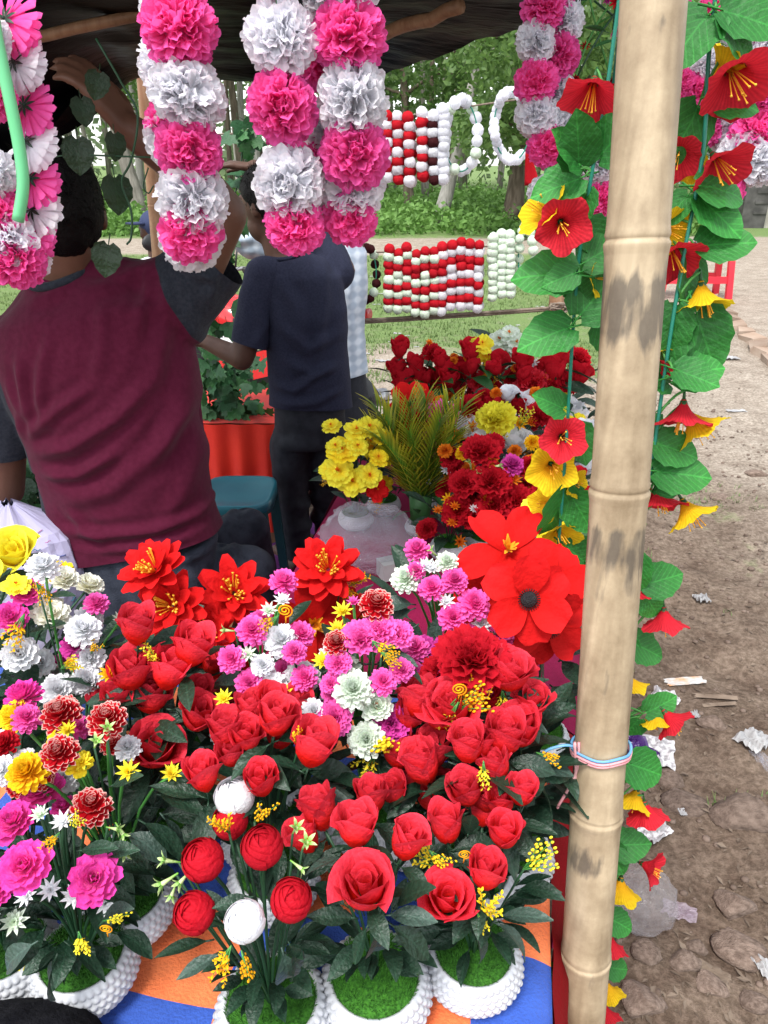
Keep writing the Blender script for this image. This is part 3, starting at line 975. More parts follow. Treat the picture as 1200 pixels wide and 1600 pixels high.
def mk_pompom(seed, n=330):
    """tissue flower ball: fine, crimped, pointed petals all round"""
    r = random.Random(seed); mb = MB()
    mb.ell((0, 0, 0), (.27, .27, .27), 12, 8)  # inner ball added to bounce light out between the petals
    sq = V((r.uniform(.9, 1.05), r.uniform(.86, 1.0), r.uniform(.92, 1.05)))
    for k in range(n):
        z = 1 - 2 * (k + .5) / n
        a = k * 2.399963 + r.uniform(-.15, .15)
        q = V((math.sqrt(1 - z * z) * cos(a), math.sqrt(1 - z * z) * sin(a), z + r.uniform(-.08, .08))).normalized()
        M = q.to_track_quat('X', 'Z').to_matrix() @ Matrix.Rotation(r.uniform(-.5, .5) + (pi / 2 if r.random() < .25 else 0), 3, 'X')
        M = Matrix.Diagonal(sq) @ M
        L = .29 * r.uniform(.78, 1.14)
        mb.petal(0, R(r.uniform(-22, 22)), L, .20 * r.uniform(.8, 1.2), 2, 4, bend=R(r.uniform(-30, 45)), shape='fan', r0=.22, zig=.03, pleat=.030,
                 notch=-.08, M=M, cup=r.uniform(.1, .6))
    return mb
def mk_backflower(seed):
    """garland flower seen from its back: long narrow petals, two layers"""
    r = random.Random(seed); mb = MB()
    for (el, n, L) in ((0, 18, .50), (16, 16, .47), (34, 14, .42), (52, 10, .34)):
        o = r.random()
        for k in range(n):
            mb.petal(2 * pi * (k + o) / n, R(el + r.uniform(-6, 6)), L * r.uniform(.9, 1.08), .15, 3, 2, bend=R(14), cup=.4, shape='fan', r0=.03, z0=.02 + .001 * el, notch=-.05)
    return mb
def mk_ball(seed):
    """small crepe ball of the far garlands"""
    mb = MB()
    mb.ell((0, 0, 0), (.5, .5, .46), 16, 11, fn=lambda q: 1 + .10 * noise.noise(q * 4 + V((seed, 0, 0))) + .10 * noise.noise(q * 9 + V((0, seed, 0))))
    return mb
def mk_star(seed):
    """narrow white-green trumpet with a star mouth"""
    mb = MB()
    mb.tube([V((0, 0, -.4)), V((0, 0, .0)), V((0, 0, .45))], [.05, .07, .13], 6, cap=False)
    for k in range(5):
        mb.petal(2 * pi * k / 5, R(62), .5, .22, 3, 2, bend=R(-45), fold=.3, shape='point', r0=.10, z0=.42)
    return mb
def mk_leaf(L=1.0, W=.42, bend=-35, fold=.28, nu=6, nv=4, shape='leaf', ruf=.02, petiole=.15):
    mb = MB()
    mb.petal(0, 0, L, W, nu, nv, bend=R(bend), fold=fold, shape=shape, r0=petiole, ruffle=ruf, rk=2.2)
    if petiole:
        mb.tube([V((0, 0, 0)), V((petiole + .02, 0, 0))], .018, 5)
    return mb
def mk_serrated(seed, L=1.0, W=.85, bend=-30):
    r = random.Random(seed); mb = MB()
    nu, nv = 9, 6; rows = []
    x = z = 0.0
    for i in range(nu + 1):
        s = i / nu; a = R(12 + bend * s)
        if i: x += cos(a) * L / nu; z += sin(a) * L / nu
        w = W * interp([0, .1, .28, .5, .72, .9, 1], [.30, .78, 1.0, .96, .74, .36, .03], s)
        w *= 1 + (.05 if i % 2 else -.03)
        row = []
        for j in range(nv + 1):
            t = -1 + 2 * j / nv
            row.append(V((x + .10 - .12 * abs(t) ** 1.5 * (1 - s), t * w / 2, z + .16 * abs(t) * w * .5 + .025 * sin(5 * s * pi) * abs(t) + .03 * noise.noise(V((s * 3, t * 2, seed))))))
        rows.append(row)
    mb.grid(rows)
    mb.tube([V((-.25, 0, -.06)), V((0.0, 0, 0)), V((.12, 0, .02))], [.02, .018, .012], 5)
    return mb
def mk_ivy(seed):
    mb = MB()
    out = [(0, 0), (.10, .34), (.34, .50), (.42, .26), (.72, .34), (.78, .12), (1.02, 0)]
    pts = [V((x, y, -.18 * x * x + .10 * abs(y))) for x, y in out] + [V((x, -y, -.18 * x * x + .10 * abs(y))) for x, y in out[-2:0:-1]]
    c = mb.add((.38, 0, -.02), .6)
    ids = [mb.add(p, 1.0 if i else 0) for i, p in enumerate(pts)]
    for i in range(len(ids)):
        mb.face((c, ids[i], ids[(i + 1) % len(ids)]))
    mb.tube([V((-.3, 0, .08)), V((0, 0, 0))], .014, 4)
    return mb
def mk_spray(seed, n=7, berry=False):
    """filler spray: forked stem with small buds along it, one unit long, axis +Z"""
    r = random.Random(seed); mb = MB()
    for k in range(n):
        a = r.random() * 6.28; e = r.uniform(.15, .55) if k else .05
        d = V((sin(e) * cos(a), sin(e) * sin(a), cos(e)))
        L = r.uniform(.65, 1.0)
        pts = [V((0, 0, 0)) + d * L * i / 4 + V((0, 0, .06 * sin(i / 4 * pi))) for i in range(5)]
        mb.tube(pts, [.016, .014, .012, .010, .006], 4, mi=1)
        for q in range(11):
            s = .35 + .65 * q / 10
            p = d * L * s
            b = q * 2.4
            if berry:
                c = p + V((cos(b) * .06, sin(b) * .06, .02))
                mb.ell(c, (.032, .032, .046), 6, 4, mi=0)
            else:
                x, y, z = frame(d)
                dd = (x * cos(b) + y * sin(b) + z * .8).normalized()
                M = dd.to_track_quat('X', 'Z').to_matrix()
                mb.petal(0, 0, .15 * (1.2 - .5 * s), .075, 2, 2, fold=.4, shape='oval', M=M, org=p)
    return mb
def mk_spiral(seed):
    mb = MB(); pts = [V((0, 0, -.9)), V((.03, 0, -.5))]
    for i in range(40):
        a = -pi / 2 + i * .38; rr = .5 - .5 * i / 44
        pts.append(V((.0 + rr * cos(a), .02 * i / 40, rr * sin(a) + .05)))
    mb.tube(pts, .05, 5)
    return mb
def mk_moss():
    r = random.Random(3); mb = MB()
    mb.lathe([(.46, -.03), (.45, .0), (.38, .03), (.25, .05), (.10, .06), (.001, .062)], 28)
    for k in range(2600):
        a = r.random() * 6.283; rr = math.sqrt(r.random()) * .46
        c = V((rr * cos(a), rr * sin(a), .055 - .13 * max(0, rr - .2) ** 2 * 2))
        d = V((r.uniform(-.6, .6) + cos(a) * rr, r.uniform(-.6, .6) + sin(a) * rr, 1)).normalized() * r.uniform(.03, .065)
        x = frame(d)[0] * .006
        i0 = mb.add(c - x); i1 = mb.add(c + x); i2 = mb.add(c + d, 1)
        mb.face((i0, i1, i2))
    return mb
def mk_pot():
    """white hobnail bowl, one unit wide"""
    mb = MB()
    nc, nr, sub_ = 40, 7, 4
    prof = lambda s: (interp([0, .1, .3, .5, .7, .85, 1], [.34, .40, .475, .50, .485, .455, .42], s), .46 * s)
    rows = []
    for i in range(nr * sub_ + 1):
        s = i / (nr * sub_)
        r_, z = prof(s)
        row = []
        for j in range(nc * sub_):
            a = 2 * pi * j / (nc * sub_)
            rr_ = i / sub_
            sh = (int(rr_) % 2) * .5
            cu = (j / sub_ + sh + rr_ * 0.0) % 1 - .5
            cv = rr_ % 1 - .5
            d2 = (cu / .5) ** 2 + (cv / .5) ** 2
            b = .030 * max(0, 1 - d2) ** .6
            row.append(V(((r_ + b) * cos(a), (r_ + b) * sin(a), z)))
        rows.append(row)
    n = nc * sub_
    for (r_, z) in ((.41, .472), (.385, .465), (.375, .40)):
        rows.append([V((r_ * cos(2 * pi * j / n), r_ * sin(2 * pi * j / n), z)) for j in range(n)])
    ids = mb.grid(rows, 0, True)
    mb.face(ids[0][::-1])
    return mb
def lib(key, fn, mats):
    if key not in FM:
        FM[key] = fn().mesh(key, mats if isinstance(mats, list) else [mats])
    return FM[key]
NV = 3
NVK = {'rose': 6, 'openrose': 4, 'pompom': 5, 'ranunculus': 4, 'hibiscus': 4}
MAKERS = {'rose': lambda s: mk_rose(s, 0.0 if s % 3 else 0.5), 'openrose': lambda s: mk_rose(s + 20, 1.0), 'ranunculus': mk_ranunculus, 'mum': mk_mum,
          'carnation': mk_carnation, 'lotus': mk_lotus, 'anemone': mk_anemone, 'lily': mk_lily, 'hibiscus': mk_funnel, 'primula': mk_primula,
          'peony': mk_peony, 'daisy': mk_daisy, 'pompom': mk_pompom, 'back': mk_backflower, 'ball': mk_ball, 'star': mk_star}
CAL = {'rose': (5, .34, .16, 28, .45), 'openrose': (5, .34, .16, 28, .45), 'ranunculus': (5, .30, .20, 8, .4), 'hibiscus': (5, .20, .10, 55, .22)}
NAMES = {'rose': 'rose', 'openrose': 'rose', 'ranunculus': 'ranunculus', 'mum': 'chrysanthemum', 'carnation': 'carnation', 'lotus': 'lotus_flower',
         'anemone': 'anemone', 'lily': 'lily', 'hibiscus': 'hibiscus', 'primula': 'primrose', 'peony': 'peony', 'daisy': 'daisy', 'pompom': 'pompom',
         'back': 'flower', 'ball': 'pompom', 'star': 'star_flower'}
def head(kind, colr, parent, loc, n, size, r=rng, variant=None, squash=1.0):
    vi = r.randrange(NVK.get(kind, NV)) if variant is None else variant
    key = '%s_%s_%d' % (kind, colr, vi)
    me = lib(key, lambda: MAKERS[kind](vi + 1), colr)
    o = put(me, NAMES[kind], parent, loc, quat(n, r.random() * 6.28), size)
    if squash != 1.0: o.scale = (size, size, size * squash)
    if kind in CAL:
        sub(lib('calyx_' + kind, lambda: mk_calyx(*CAL[kind]), 'l_mid' if kind == 'hibiscus' else 'l_dark'), 'calyx', o)
    if kind == 'lotus':
        sub(lib('stam_lotus%d' % vi, lambda: mk_stamens(vi, 22, .34, .55, .010), 'm_stamen'), 'stamens', o)
    if kind == 'anemone':
        sub(lib('black_center', mk_black_center, 'm_black_center'), 'flower_center', o)
    if kind == 'lily':
        sub(lib('lily_center%d' % vi, lambda: mk_lily_center(vi), 'm_stamen'), 'flower_center', o)
    if kind == 'hibiscus':
        sub(lib('stam_hib%d' % vi, lambda: mk_stamens(vi + 5, 7, .55, .30, .010, .12), 'm_stamen'), 'stamens', o)
    if kind == 'peony':
        sub(lib('tuft%d' % vi, lambda: mk_tuft(vi), 'm_cream_center'), 'flower_center', o)
    if kind == 'primula':
        sub(lib('tuftp%d' % vi, lambda: mk_tuft(vi + 4, 14, .14), 'p_orange'), 'flower_center', o)
    return o
for _c in ('l_dark', 'l_grey', 'l_mid', 'l_bright'):
    for _i, (_b, _w) in enumerate(((-35, .40), (-60, .46), (-15, .36))):
        lib('leaf_%s_%d' % (_c, _i), lambda: mk_leaf(1, _w, _b), _c)
def leaf(parent, p, d, size, m='l_dark', r=rng, up=None, wid=1.0):
    """a leaf leaving p along d"""
    d = V(d).normalized()
    q = d.to_track_quat('X', 'Z') @ Quaternion((1, 0, 0), r.uniform(-.6, .6))
    return put(FM['leaf_%s_%d' % (m, r.randrange(3))], 'leaf', parent, p, q, (size, size * wid, size))
def stem(parent, a, b, c, rad=.0016, m='stem_dark'):
    mb = MB(); mb.tube(bez(V(a), V(b), V(c), 5), rad, 5)
    return mb.build('stem', m, parent)

# ------------------------------------------------------------------ potted bouquets
HS = {'rose': .84, 'openrose': .84, 'ranunculus': .90, 'mum': .93, 'lotus': .90, 'anemone': .95, 'lily': .92, 'carnation': .92, 'primula': .95, 'peony': .94, 'daisy': .95}
def bouquet(label, base, flowers, R_=.09, h=.15, pot=.11, leaves=14, lm='l_dark', group='potted artificial bouquets on the stall', cat='flower bouquet', seed=0,
            sprays=(), stars=(), spirals=(), bigleaves=(), lsize=.062, nname='flower_bouquet', moss=True, stemm='stem_dark', upbias=.45, mosspx=None, jit=0.0):
    """base: (px,py) of the pot's foot on the table; flowers: (kind, colour, px, py, width in photo px)"""
    r = random.Random(seed * 31 + 5)
    b = V(base) if len(base) == 3 else onz(base[0], base[1], TZ)
    if mosspx: b = onz(mosspx[0], mosspx[1], TZ + pot * .46)
    b.z = TZ
    t = thing(nname, b, label, cat, group)
    pz = TZ
    if pot:
        put(lib('hobnail_pot', mk_pot, 'pot_white'), 'pot', t, b, Quaternion((0, 0, 1), r.random()), pot)
        pz = TZ + pot * .42
        if moss:
            put(lib('moss', mk_moss, 'moss'), 'moss', t, V((b.x, b.y, TZ + pot * .445)), Quaternion((0, 0, 1), r.random() * 6), pot * .86)
    C = V((b.x, b.y, TZ + h))
    eye = V((0, 0, CAMZ))
    def solve(px, py, rr=R_):
        d = ray(px, py).normalized()
        oc = eye - C
        bq = d.dot(oc); cq = oc.dot(oc) - rr * rr
        disc = bq * bq - cq
        tt = -bq - math.sqrt(disc) if disc > 0 else -bq
        p = eye + d * tt
        if p.z < TZ + .03: p = eye + d * (tt * (CAMZ - TZ - .03) / (CAMZ - p.z))
        return p
    root = V((b.x, b.y, pz - .01))
    for f in flowers:
        kind, colr, px, py, w = f[:5]
        px, py, w = px + r.uniform(-jit, jit), py + r.uniform(-jit, jit), w * (1 + r.uniform(-jit, jit) * .02)
        p = solve(px, py, R_ * (f[5] if len(f) > 5 else 1.0))
        s = w * mpp(p) * HS.get(kind, .9)
        out = (p - (C - V((0, 0, .07)))).normalized()
        n = out * .7 + V((0, -.22, upbias))
        if kind in ('rose',): n = V((out.x * .55 + r.uniform(-.15, .15), out.y * .25 + .20 + r.uniform(-.20, .16), .92))
        if kind in ('openrose',): n = V((out.x * .5 + r.uniform(-.15, .15), -.10 + r.uniform(-.1, .1), .85))
        if kind in ('anemone',): n = out * .35 + V((r.uniform(-.2, .2), -.9, .45))
        if len(f) > 6: n = V(f[6])
        n.normalize()
        off = .5 if kind == 'rose' else .45 if kind in ('rose', 'openrose', 'ranunculus') else .15
        head(kind, colr, t, p - n * s * off, n, s, r)
        e = p - n * s * (off + .06)
        stem(t, root, V((root.x * .7 + e.x * .3, root.y * .7 + e.y * .3, e.z * .75 + root.z * .25)), e, .0017, stemm)
        if kind in ('rose', 'openrose'):
            for k in range(2):
                a = r.random() * 6.28
                leaf(t, e - n * .008, V((cos(a), sin(a), r.uniform(-.1, .5))), lsize * r.uniform(.7, 1.05), lm, r)
    for k in range(leaves):
        a = 2 * pi * (k + r.random() * .6) / max(1, leaves) * 2.4
        q = .15 + .85 * r.random()
        hh = pz + .005 + q * max(.02, (C.z - pz) * .95)
        rad = R_ * (.10 + .42 * q)
        p = V((b.x + cos(a) * rad, b.y + sin(a) * rad, hh))
        leaf(t, p, V((cos(a), sin(a), r.uniform(.15, 1.0))), lsize * r.uniform(.7, 1.1), lm, r)
    for (px, py, dx, dy, L) in bigleaves:
        p = solve(px, py, R_ * .8)
        q = at(px + dx, py + dy, p.y - .01)
        leaf(t, p, q - p, L * mpp(p), 'l_grey' if r.random() < .45 else lm, r, wid=1.1)
    for i, (px, py, w, m, dx, dy) in enumerate(sprays):
        p = solve(px, py, R_ * 1.1); L = w * mpp(p)
        q = at(px + dx, py + dy, p.y)
        d = (q - p).normalized() + V((0, -.15, .1)); d.normalize()
        bk = 'b' if i % 2 else 'a'
        put(lib('spray_%s_%s%d' % (m, bk, i % 3), lambda: mk_spray(i + 3, 5, bk == 'b'), [m, 'stem']), 'filler_spray', t, p - d * L * .5, quat(d, r.random() * 6), L)
        stem(t, root, (root + p) / 2 + V((0, 0, .02)), p - d * L * .45, .0012, 'stem_dark')
    for (px, py, w, dx, dy) in stars:
        p = solve(px, py, R_ * 1.05)
        d = (at(px + dx, py + dy, p.y) - p).normalized() + V((0, -.3, .1)); d.normalize()
        put(lib('star_lime', lambda: mk_star(1), 'l_lime'), 'star_flower', t, p - d * w * mpp(p) * .3, quat(d), w * mpp(p))
        stem(t, root, (root + p) / 2, p - d * w * mpp(p) * .6, .0012, 'stem_dark')
    for (px, py, w) in spirals:
        p = solve(px, py, R_ * 1.15)
        put(lib('spiral_gold', lambda: mk_spiral(1), 'p_gold'), 'spiral_tendril', t, p, quat((0, -.1, 1), 0), w * mpp(p))
    return t
ro, op, ra, mu, ca_, lo, an, li, pr, pe, da = 'rose', 'openrose', 'ranunculus', 'mum', 'carnation', 'lotus', 'anemone', 'lily', 'primula', 'peony', 'daisy'
RD, CR, PK, MG, WH, CM, YL, LM, GD, RT, DR, OR, MT, PY = ('p_rose', 'p_crimson', 'p_pink', 'p_magenta', 'p_white', 'p_cream', 'p_yellow', 'p_lemon', 'p_gold', 'p_redtip', 'p_darkred', 'p_orange', 'p_mint', 'p_peony')
# front row
bouquet('bouquet of round red and white ranunculus in white pot, front row', (430, 1592), [
    (ra, CR, 318, 1345, 72), (ra, CR, 410, 1325, 72), (ra, CR, 305, 1427, 70), (ra, CR, 455, 1407, 72), (ra, CR, 360, 1285, 60, .5),
    (ra, WH, 367, 1247, 68), (ra, WH, 383, 1440, 70)], R_=.085, h=.20, pot=.118, seed=1, mosspx=(424, 1560), leaves=40, lsize=.046,
    sprays=[(345, 1288, 60, GD, -20, -25), (408, 1272, 55, GD, 20, -25), (352, 1500, 60, GD, -10, 25), (388, 1508, 60, GD, 15, 25)],
    stars=[(262, 1345, 30, -30, -10), (258, 1378, 34, -30, 15), (285, 1375, 30, -20, 20), (478, 1318, 34, 20, -40), (462, 1295, 30, 15, -30), (270, 1395, 26, -10, 30), (468, 1355, 26, 20, 10)],
    bigleaves=[(388, 1385, 12, 60, 62), (335, 1468, -70, 15, 80), (350, 1488, -50, 25, 70), (440, 1480, 15, 60, 90), (450, 1470, 30, 60, 80), (400, 1400, -40, 10, 60)])
bouquet('bouquet of red rosebuds with wide grey-green leaves, white pot front centre', (590, 1590), [
    (ro, RD, 500, 1268, 72, .9), (ro, RD, 557, 1292, 78), (ro, RD, 580, 1248, 62, .6), (ro, RD, 635, 1318, 68), (op, RD, 570, 1385, 96, 1.1), (ro, RD, 478, 1310, 60, .5)],
    R_=.085, h=.20, pot=.118, seed=2, mosspx=(586, 1522), leaves=40, lsize=.046,
    bigleaves=[(575, 1445, -25, 60, 70), (588, 1445, 8, 80, 90), (605, 1440, 60, 45, 90), (600, 1430, 70, 0, 75), (560, 1435, -70, -5, 75), (615, 1420, 45, -50, 90), (540, 1340, -60, 10, 60)])
bouquet('bouquet of red rosebuds with yellow sprays and spiral, pot at front right', (742, 1535), [
    (ro, RD, 697, 1292, 66), (op, RD, 700, 1405, 86, 1.1), (ro, RD, 760, 1365, 68), (ro, RD, 788, 1300, 66, .9), (ro, RD, 755, 1268, 55, .5)], R_=.085, h=.19, pot=.108, seed=3, mosspx=(740, 1482), leaves=40, lsize=.046,
    sprays=[(672, 1340, 60, LM, -15, -20), (690, 1345, 55, YL, 20, 15), (770, 1415, 70, YL, 30, -35), (845, 1345, 75, LM, 35, -20), (752, 1440, 45, LM, 15, 30)], spirals=[(725, 1336, 22)],
    bigleaves=[(775, 1430, 60, 0, 78), (770, 1440, 45, 25, 70), (740, 1450, 20, 35, 60), (700, 1450, -60, 12, 80), (730, 1310, 10, -50, 70)])
bouquet('bouquet of frilled pink peonies with yellow spiral, white pot at front left', (140, 1580), [
    (pe, PY, 40, 1355, 92), (pe, PY, 147, 1375, 88), (pe, PY, 22, 1285, 80, .8), (pe, PY, 66, 1236, 80, .7), (mu, RT, 143, 1262, 66, .9), (da, WH, 97, 1283, 42, .9), (da, MT, 62, 1272, 36, .9),
    (pe, PY, 100, 1262, 46, .4), (da, WH, 115, 1400, 46, .7), (da, WH, 165, 1412, 42, .7), (da, WH, 78, 1390, 44, .7), (da, WH, 40, 1400, 40, .6)], R_=.095, h=.19, pot=.112, seed=4, mosspx=(128, 1488), leaves=60, lsize=.046,
    sprays=[(122, 1475, 50, LM, 2, 30), (180, 1437, 48, LM, 30, -5), (85, 1315, 40, GD, -10, 20), (118, 1285, 40, LM, 10, -20)], spirals=[(165, 1452, 22)],
    bigleaves=[(90, 1490, -25, 60, 90), (100, 1470, 50, 40, 80), (175, 1455, 50, 15, 70), (60, 1470, -50, 30, 80), (120, 1330, 60, -10, 70), (150, 1330, 60, -5, 70), (160, 1430, 40, -20, 60)],
    stars=[(190, 1300, 26, 30, 30), (195, 1330, 26, 5, 40), (180, 1295, 24, 30, 0)])
bouquet('pale green bud and dark leaves in white pot cut by left edge', (5, 1545), [
    (da, MT, 22, 1440, 50), (pe, PY, -10, 1390, 70), (da, WH, -20, 1440, 50)], R_=.07, h=.15, pot=.11, seed=5, mosspx=(5, 1475), leaves=36, lsize=.05, sprays=[(25, 1500, 50, LM, 10, 30)])
# second row, left
bouquet('bouquet of yellow and white-flecked red chrysanthemums at left', (205, 1440), [
    (mu, YL, 25, 1122, 58), (mu, GD, 45, 1208, 68), (mu, RT, 96, 1118, 66), (mu, RT, 168, 1126, 64), (mu, RT, 94, 1178, 62), (mu, CR, 8, 1165, 50), (mu, PY, 38, 1090, 62, .9),
    (da, LM, 200, 1205, 44), (da, LM, 268, 1208, 40), (pr, YL, 92, 1148, 44, .8), (pr, YL, 122, 1192, 46, .8), (da, LM, 128, 1190, 40, .9), (mu, WH, 5, 1205, 50), (mu, RT, 175, 1165, 40, .6), (mu, WH, 200, 1170, 44, .7), (da, LM, 105, 1140, 36)],
    R_=.13, h=.20, pot=.11, seed=6, leaves=70, lsize=.05, stars=[(168, 1140, 28, 5, -30), (150, 1160, 28, 12, -30)], stemm='stem',
    bigleaves=[(170, 1230, 40, -20, 70), (240, 1240, 50, 10, 80), (215, 1280, 50, 30, 90), (250, 1270, 40, 50, 80), (190, 1300, 50, 20, 80)])
bouquet('bouquet of long red rosebuds left of centre above dark leaves', (285, 1300), [
    (ro, RD, 215, 982, 66, 1.3), (ro, RD, 205, 1052, 70), (ro, RD, 264, 1050, 72), (ro, RD, 300, 1015, 72, 1.2), (ro, RD, 310, 1117, 70), (op, RD, 242, 1168, 90, 1.0), (ro, RD, 345, 1095, 56, .6), (ro, RD, 170, 1100, 55, .5), (da, GD, 170, 1052, 40)],
    R_=.10, h=.26, pot=.11, seed=7, leaves=40, lsize=.07, bigleaves=[(275, 1110, -70, -10, 90), (280, 1115, -50, 25, 90), (275, 1110, 30, 40, 70), (330, 1070, 40, -20, 60), (270, 1240, 50, 20, 100), (250, 1260, -60, 10, 90), (290, 1290, 20, 40, 80)],
    sprays=[(240, 1022, 50, LM, -10, -25)])
bouquet('bouquet of large open red lotus flowers before the seated man', (300, 1180), [
    (lo, 'p_red', 240, 888, 118, 1.2, (-.25, -.45, .85)), (lo, 'p_red', 268, 945, 122, 1, (-.1, -.75, .65)), (lo, 'p_red', 365, 925, 126, 1, (.15, -.6, .75)), (lo, 'p_red', 322, 990, 112, .9, (.1, -.7, .7)), (lo, 'p_red', 350, 1050, 100, .7, (.3, -.6, .5))],
    R_=.12, h=.25, pot=.11, seed=8, leaves=16, lsize=.075)
bouquet('bouquet of white chrysanthemums with thick green stems at left', (140, 1240), [
    (mu, WH, 130, 987, 60), (mu, WH, 140, 1032, 52, .9), (mu, WH, 136, 1066, 56), (mu, WH, 92, 1080, 60), (mu, WH, 68, 888, 56, 1.4), (mu, WH, 138, 968, 50, .7), (mu, MG, 117, 1012, 46, .8), (mu, MG, 168, 1078, 40, .8), (mu, PK, 150, 945, 42),
    (da, YL, 175, 1055, 34), (da, MT, 188, 967, 32)], R_=.11, h=.25, pot=.11, seed=9, leaves=44, stemm='stem', sprays=[(108, 1035, 46, LM, 15, -10), (145, 1010, 34, GD, 5, -15), (70, 925, 40, GD, 10, 10)], spirals=[(112, 1038, 20)])
bouquet('bouquet of white, cream and pink peonies at left edge', (55, 1200), [
    (pe, CM, 100, 905, 52), (pe, CM, 138, 915, 54), (pe, CM, 80, 960, 64), (pe, WH, 30, 1022, 66), (pe, WH, 62, 1035, 52, .8), (pe, PY, 42, 926, 56), (pe, PY, 18, 965, 58), (pe, MG, 95, 1040, 44, .6), (pr, LM, 25, 912, 46, 1.1), (pr, YL, 95, 886, 46, .8), (pe, CM, 95, 1055, 44, .6)],
    R_=.12, h=.26, pot=.11, seed=10, leaves=40, lsize=.075, sprays=[(30, 985, 60, GD, -5, 25), (58, 918, 40, GD, 15, 5)], bigleaves=[(40, 990, 50, -20, 70), (60, 935, 50, -10, 60)])
bouquet('yellow rose with dark leaves beside the crumpled lavender paper', (0, 1150), [
    (op, LM, 22, 862, 70, 1, (.1, -.5, .8)), (op, LM, -25, 900, 60)], R_=.10, h=.28, pot=.10, seed=11, leaves=18, lsize=.08)
# centre
bouquet('bouquet of red rosebuds with green bracts, centre of the stall', (430, 1400), [
    (ro, RD, 432, 1122, 72), (ro, RD, 490, 1168, 80, 1.1), (ro, RD, 385, 1150, 62, .8), (ro, RD, 362, 1180, 50, .8), (ro, RD, 408, 1222, 62), (ro, RD, 318, 1214, 62, 1), (ro, RD, 465, 1135, 56, .4)],
    R_=.10, h=.24, pot=.11, seed=12, leaves=40, bigleaves=[(505, 1220, 40, -10, 70), (480, 1230, 40, 15, 70), (380, 1240, -30, 20, 60)], sprays=[(462, 1155, 40, GD, -5, -15)])
bouquet('bouquet of pink and white chrysanthemum balls left of the red lotus', (420, 1260), [
    (mu, PK, 443, 911, 48), (da, WH, 441, 937, 34), (da, MT, 420, 953, 34), (mu, PK, 394, 986, 52), (mu, WH, 438, 1002, 58), (mu, PK, 470, 992, 46), (mu, PK, 362, 1030, 48), (da, MT, 387, 1021, 36), (mu, WH, 410, 1040, 40), (mu, PK, 390, 1068, 48),
    (mu, WH, 421, 1074, 58), (mu, WH, 471, 1060, 60), (mu, PK, 443, 1048, 40, .8), (mu, WH, 350, 1145, 48), (mu, PK, 455, 1090, 44, .8), (mu, MG, 490, 1108, 40, .7), (mu, PK, 408, 970, 40, .8), (mu, WH, 380, 1100, 40, .6)],
    R_=.115, h=.28, pot=.11, seed=13, leaves=36, stemm='stem', sprays=[(422, 975, 40, GD, -5, 5)], spirals=[(445, 955, 26)], stars=[(355, 985, 22, -30, -5)])
bouquet('pair of huge red lotus and lily blooms in front of the plastic bag', (500, 1100), [
    (lo, 'p_red', 512, 888, 122, 1.1, (-.05, -.62, .75)), (li, 'p_red', 492, 980, 165, 1, (.3, -.85, .35)), (lo, 'p_red', 560, 960, 80, .4)], R_=.09, h=.22, pot=.11, seed=14, leaves=12, lsize=.075,
    sprays=[(552, 910, 50, GD, 15, -10), (545, 925, 40, GD, 10, 10)], spirals=[(540, 909, 20)])
bouquet('mixed bouquet of pink pinks, mint and red chrysanthemums, stall centre', (570, 1300), [
    (ca_, PK, 565, 998, 66), (ca_, PK, 592, 986, 62), (ca_, PK, 622, 990, 52), (mu, RT, 588, 946, 58, 1.1), (mu, RT, 527, 1006, 48), (da, LM, 535, 954, 40), (da, LM, 527, 982, 38), (da, LM, 504, 1032, 40), (ca_, PK, 528, 1036, 44), (mu, PK, 598, 1066, 46), (mu, PK, 627, 1048, 42),
    (mu, MT, 552, 1078, 68), (pe, MT, 588, 1102, 60, .9), (ca_, PK, 522, 1122, 62), (mu, MT, 572, 1156, 62), (ca_, MG, 612, 1130, 64, .9), (ca_, PK, 517, 1068, 36), (mu, MT, 545, 1045, 44, .8), (mu, WH, 590, 1195, 50, .7), (da, PK, 552, 940, 26)],
    R_=.12, h=.27, pot=.11, seed=15, leaves=40, lsize=.07, bigleaves=[(580, 1038, -55, -5, 70), (580, 1035, -45, 20, 60), (585, 1038, 60, -5, 75), (590, 1035, 45, -15, 60)],
    sprays=[(598, 1018, 50, GD, 10, 10), (600, 1165, 80, YL, 40, -20), (575, 1200, 60, LM, -10, 20), (612, 1028, 40, GD, 10, 5)], stemm='stem')
bouquet('tall bouquet of pink and white chrysanthemum balls beside the plastic bag', (690, 1150), [
    (mu, PK, 652, 860, 44), (da, WH, 666, 884, 36), (mu, MT, 698, 879, 38), (mu, PK, 675, 920, 46), (mu, PK, 710, 908, 46), (mu, MT, 634, 906, 50), (da, WH, 697, 939, 36), (mu, PK, 740, 945, 56), (mu, PK, 707, 966, 50), (da, WH, 716, 985, 42), (da, WH, 752, 974, 44),
    (mu, PK, 781, 992, 52), (mu, PK, 735, 997, 50), (mu, MG, 660, 1015, 50), (mu, MG, 690, 1015, 40), (mu, MG, 674, 1050, 48), (mu, PK, 815, 1030, 46), (da, OR, 703, 1004, 30), (da, WH, 676, 888, 30), (mu, PK, 650, 893, 34), (da, WH, 800, 1070, 40), (mu, PK, 815, 1078, 42)],
    R_=.13, h=.26, pot=.11, seed=16, leaves=36, lsize=.08, stemm='stem', bigleaves=[(650, 945, -35, -5, 60), (650, 950, -40, 15, 60), (655, 975, -40, 25, 70), (670, 985, 30, 25, 60), (690, 950, -10, 40, 60)])
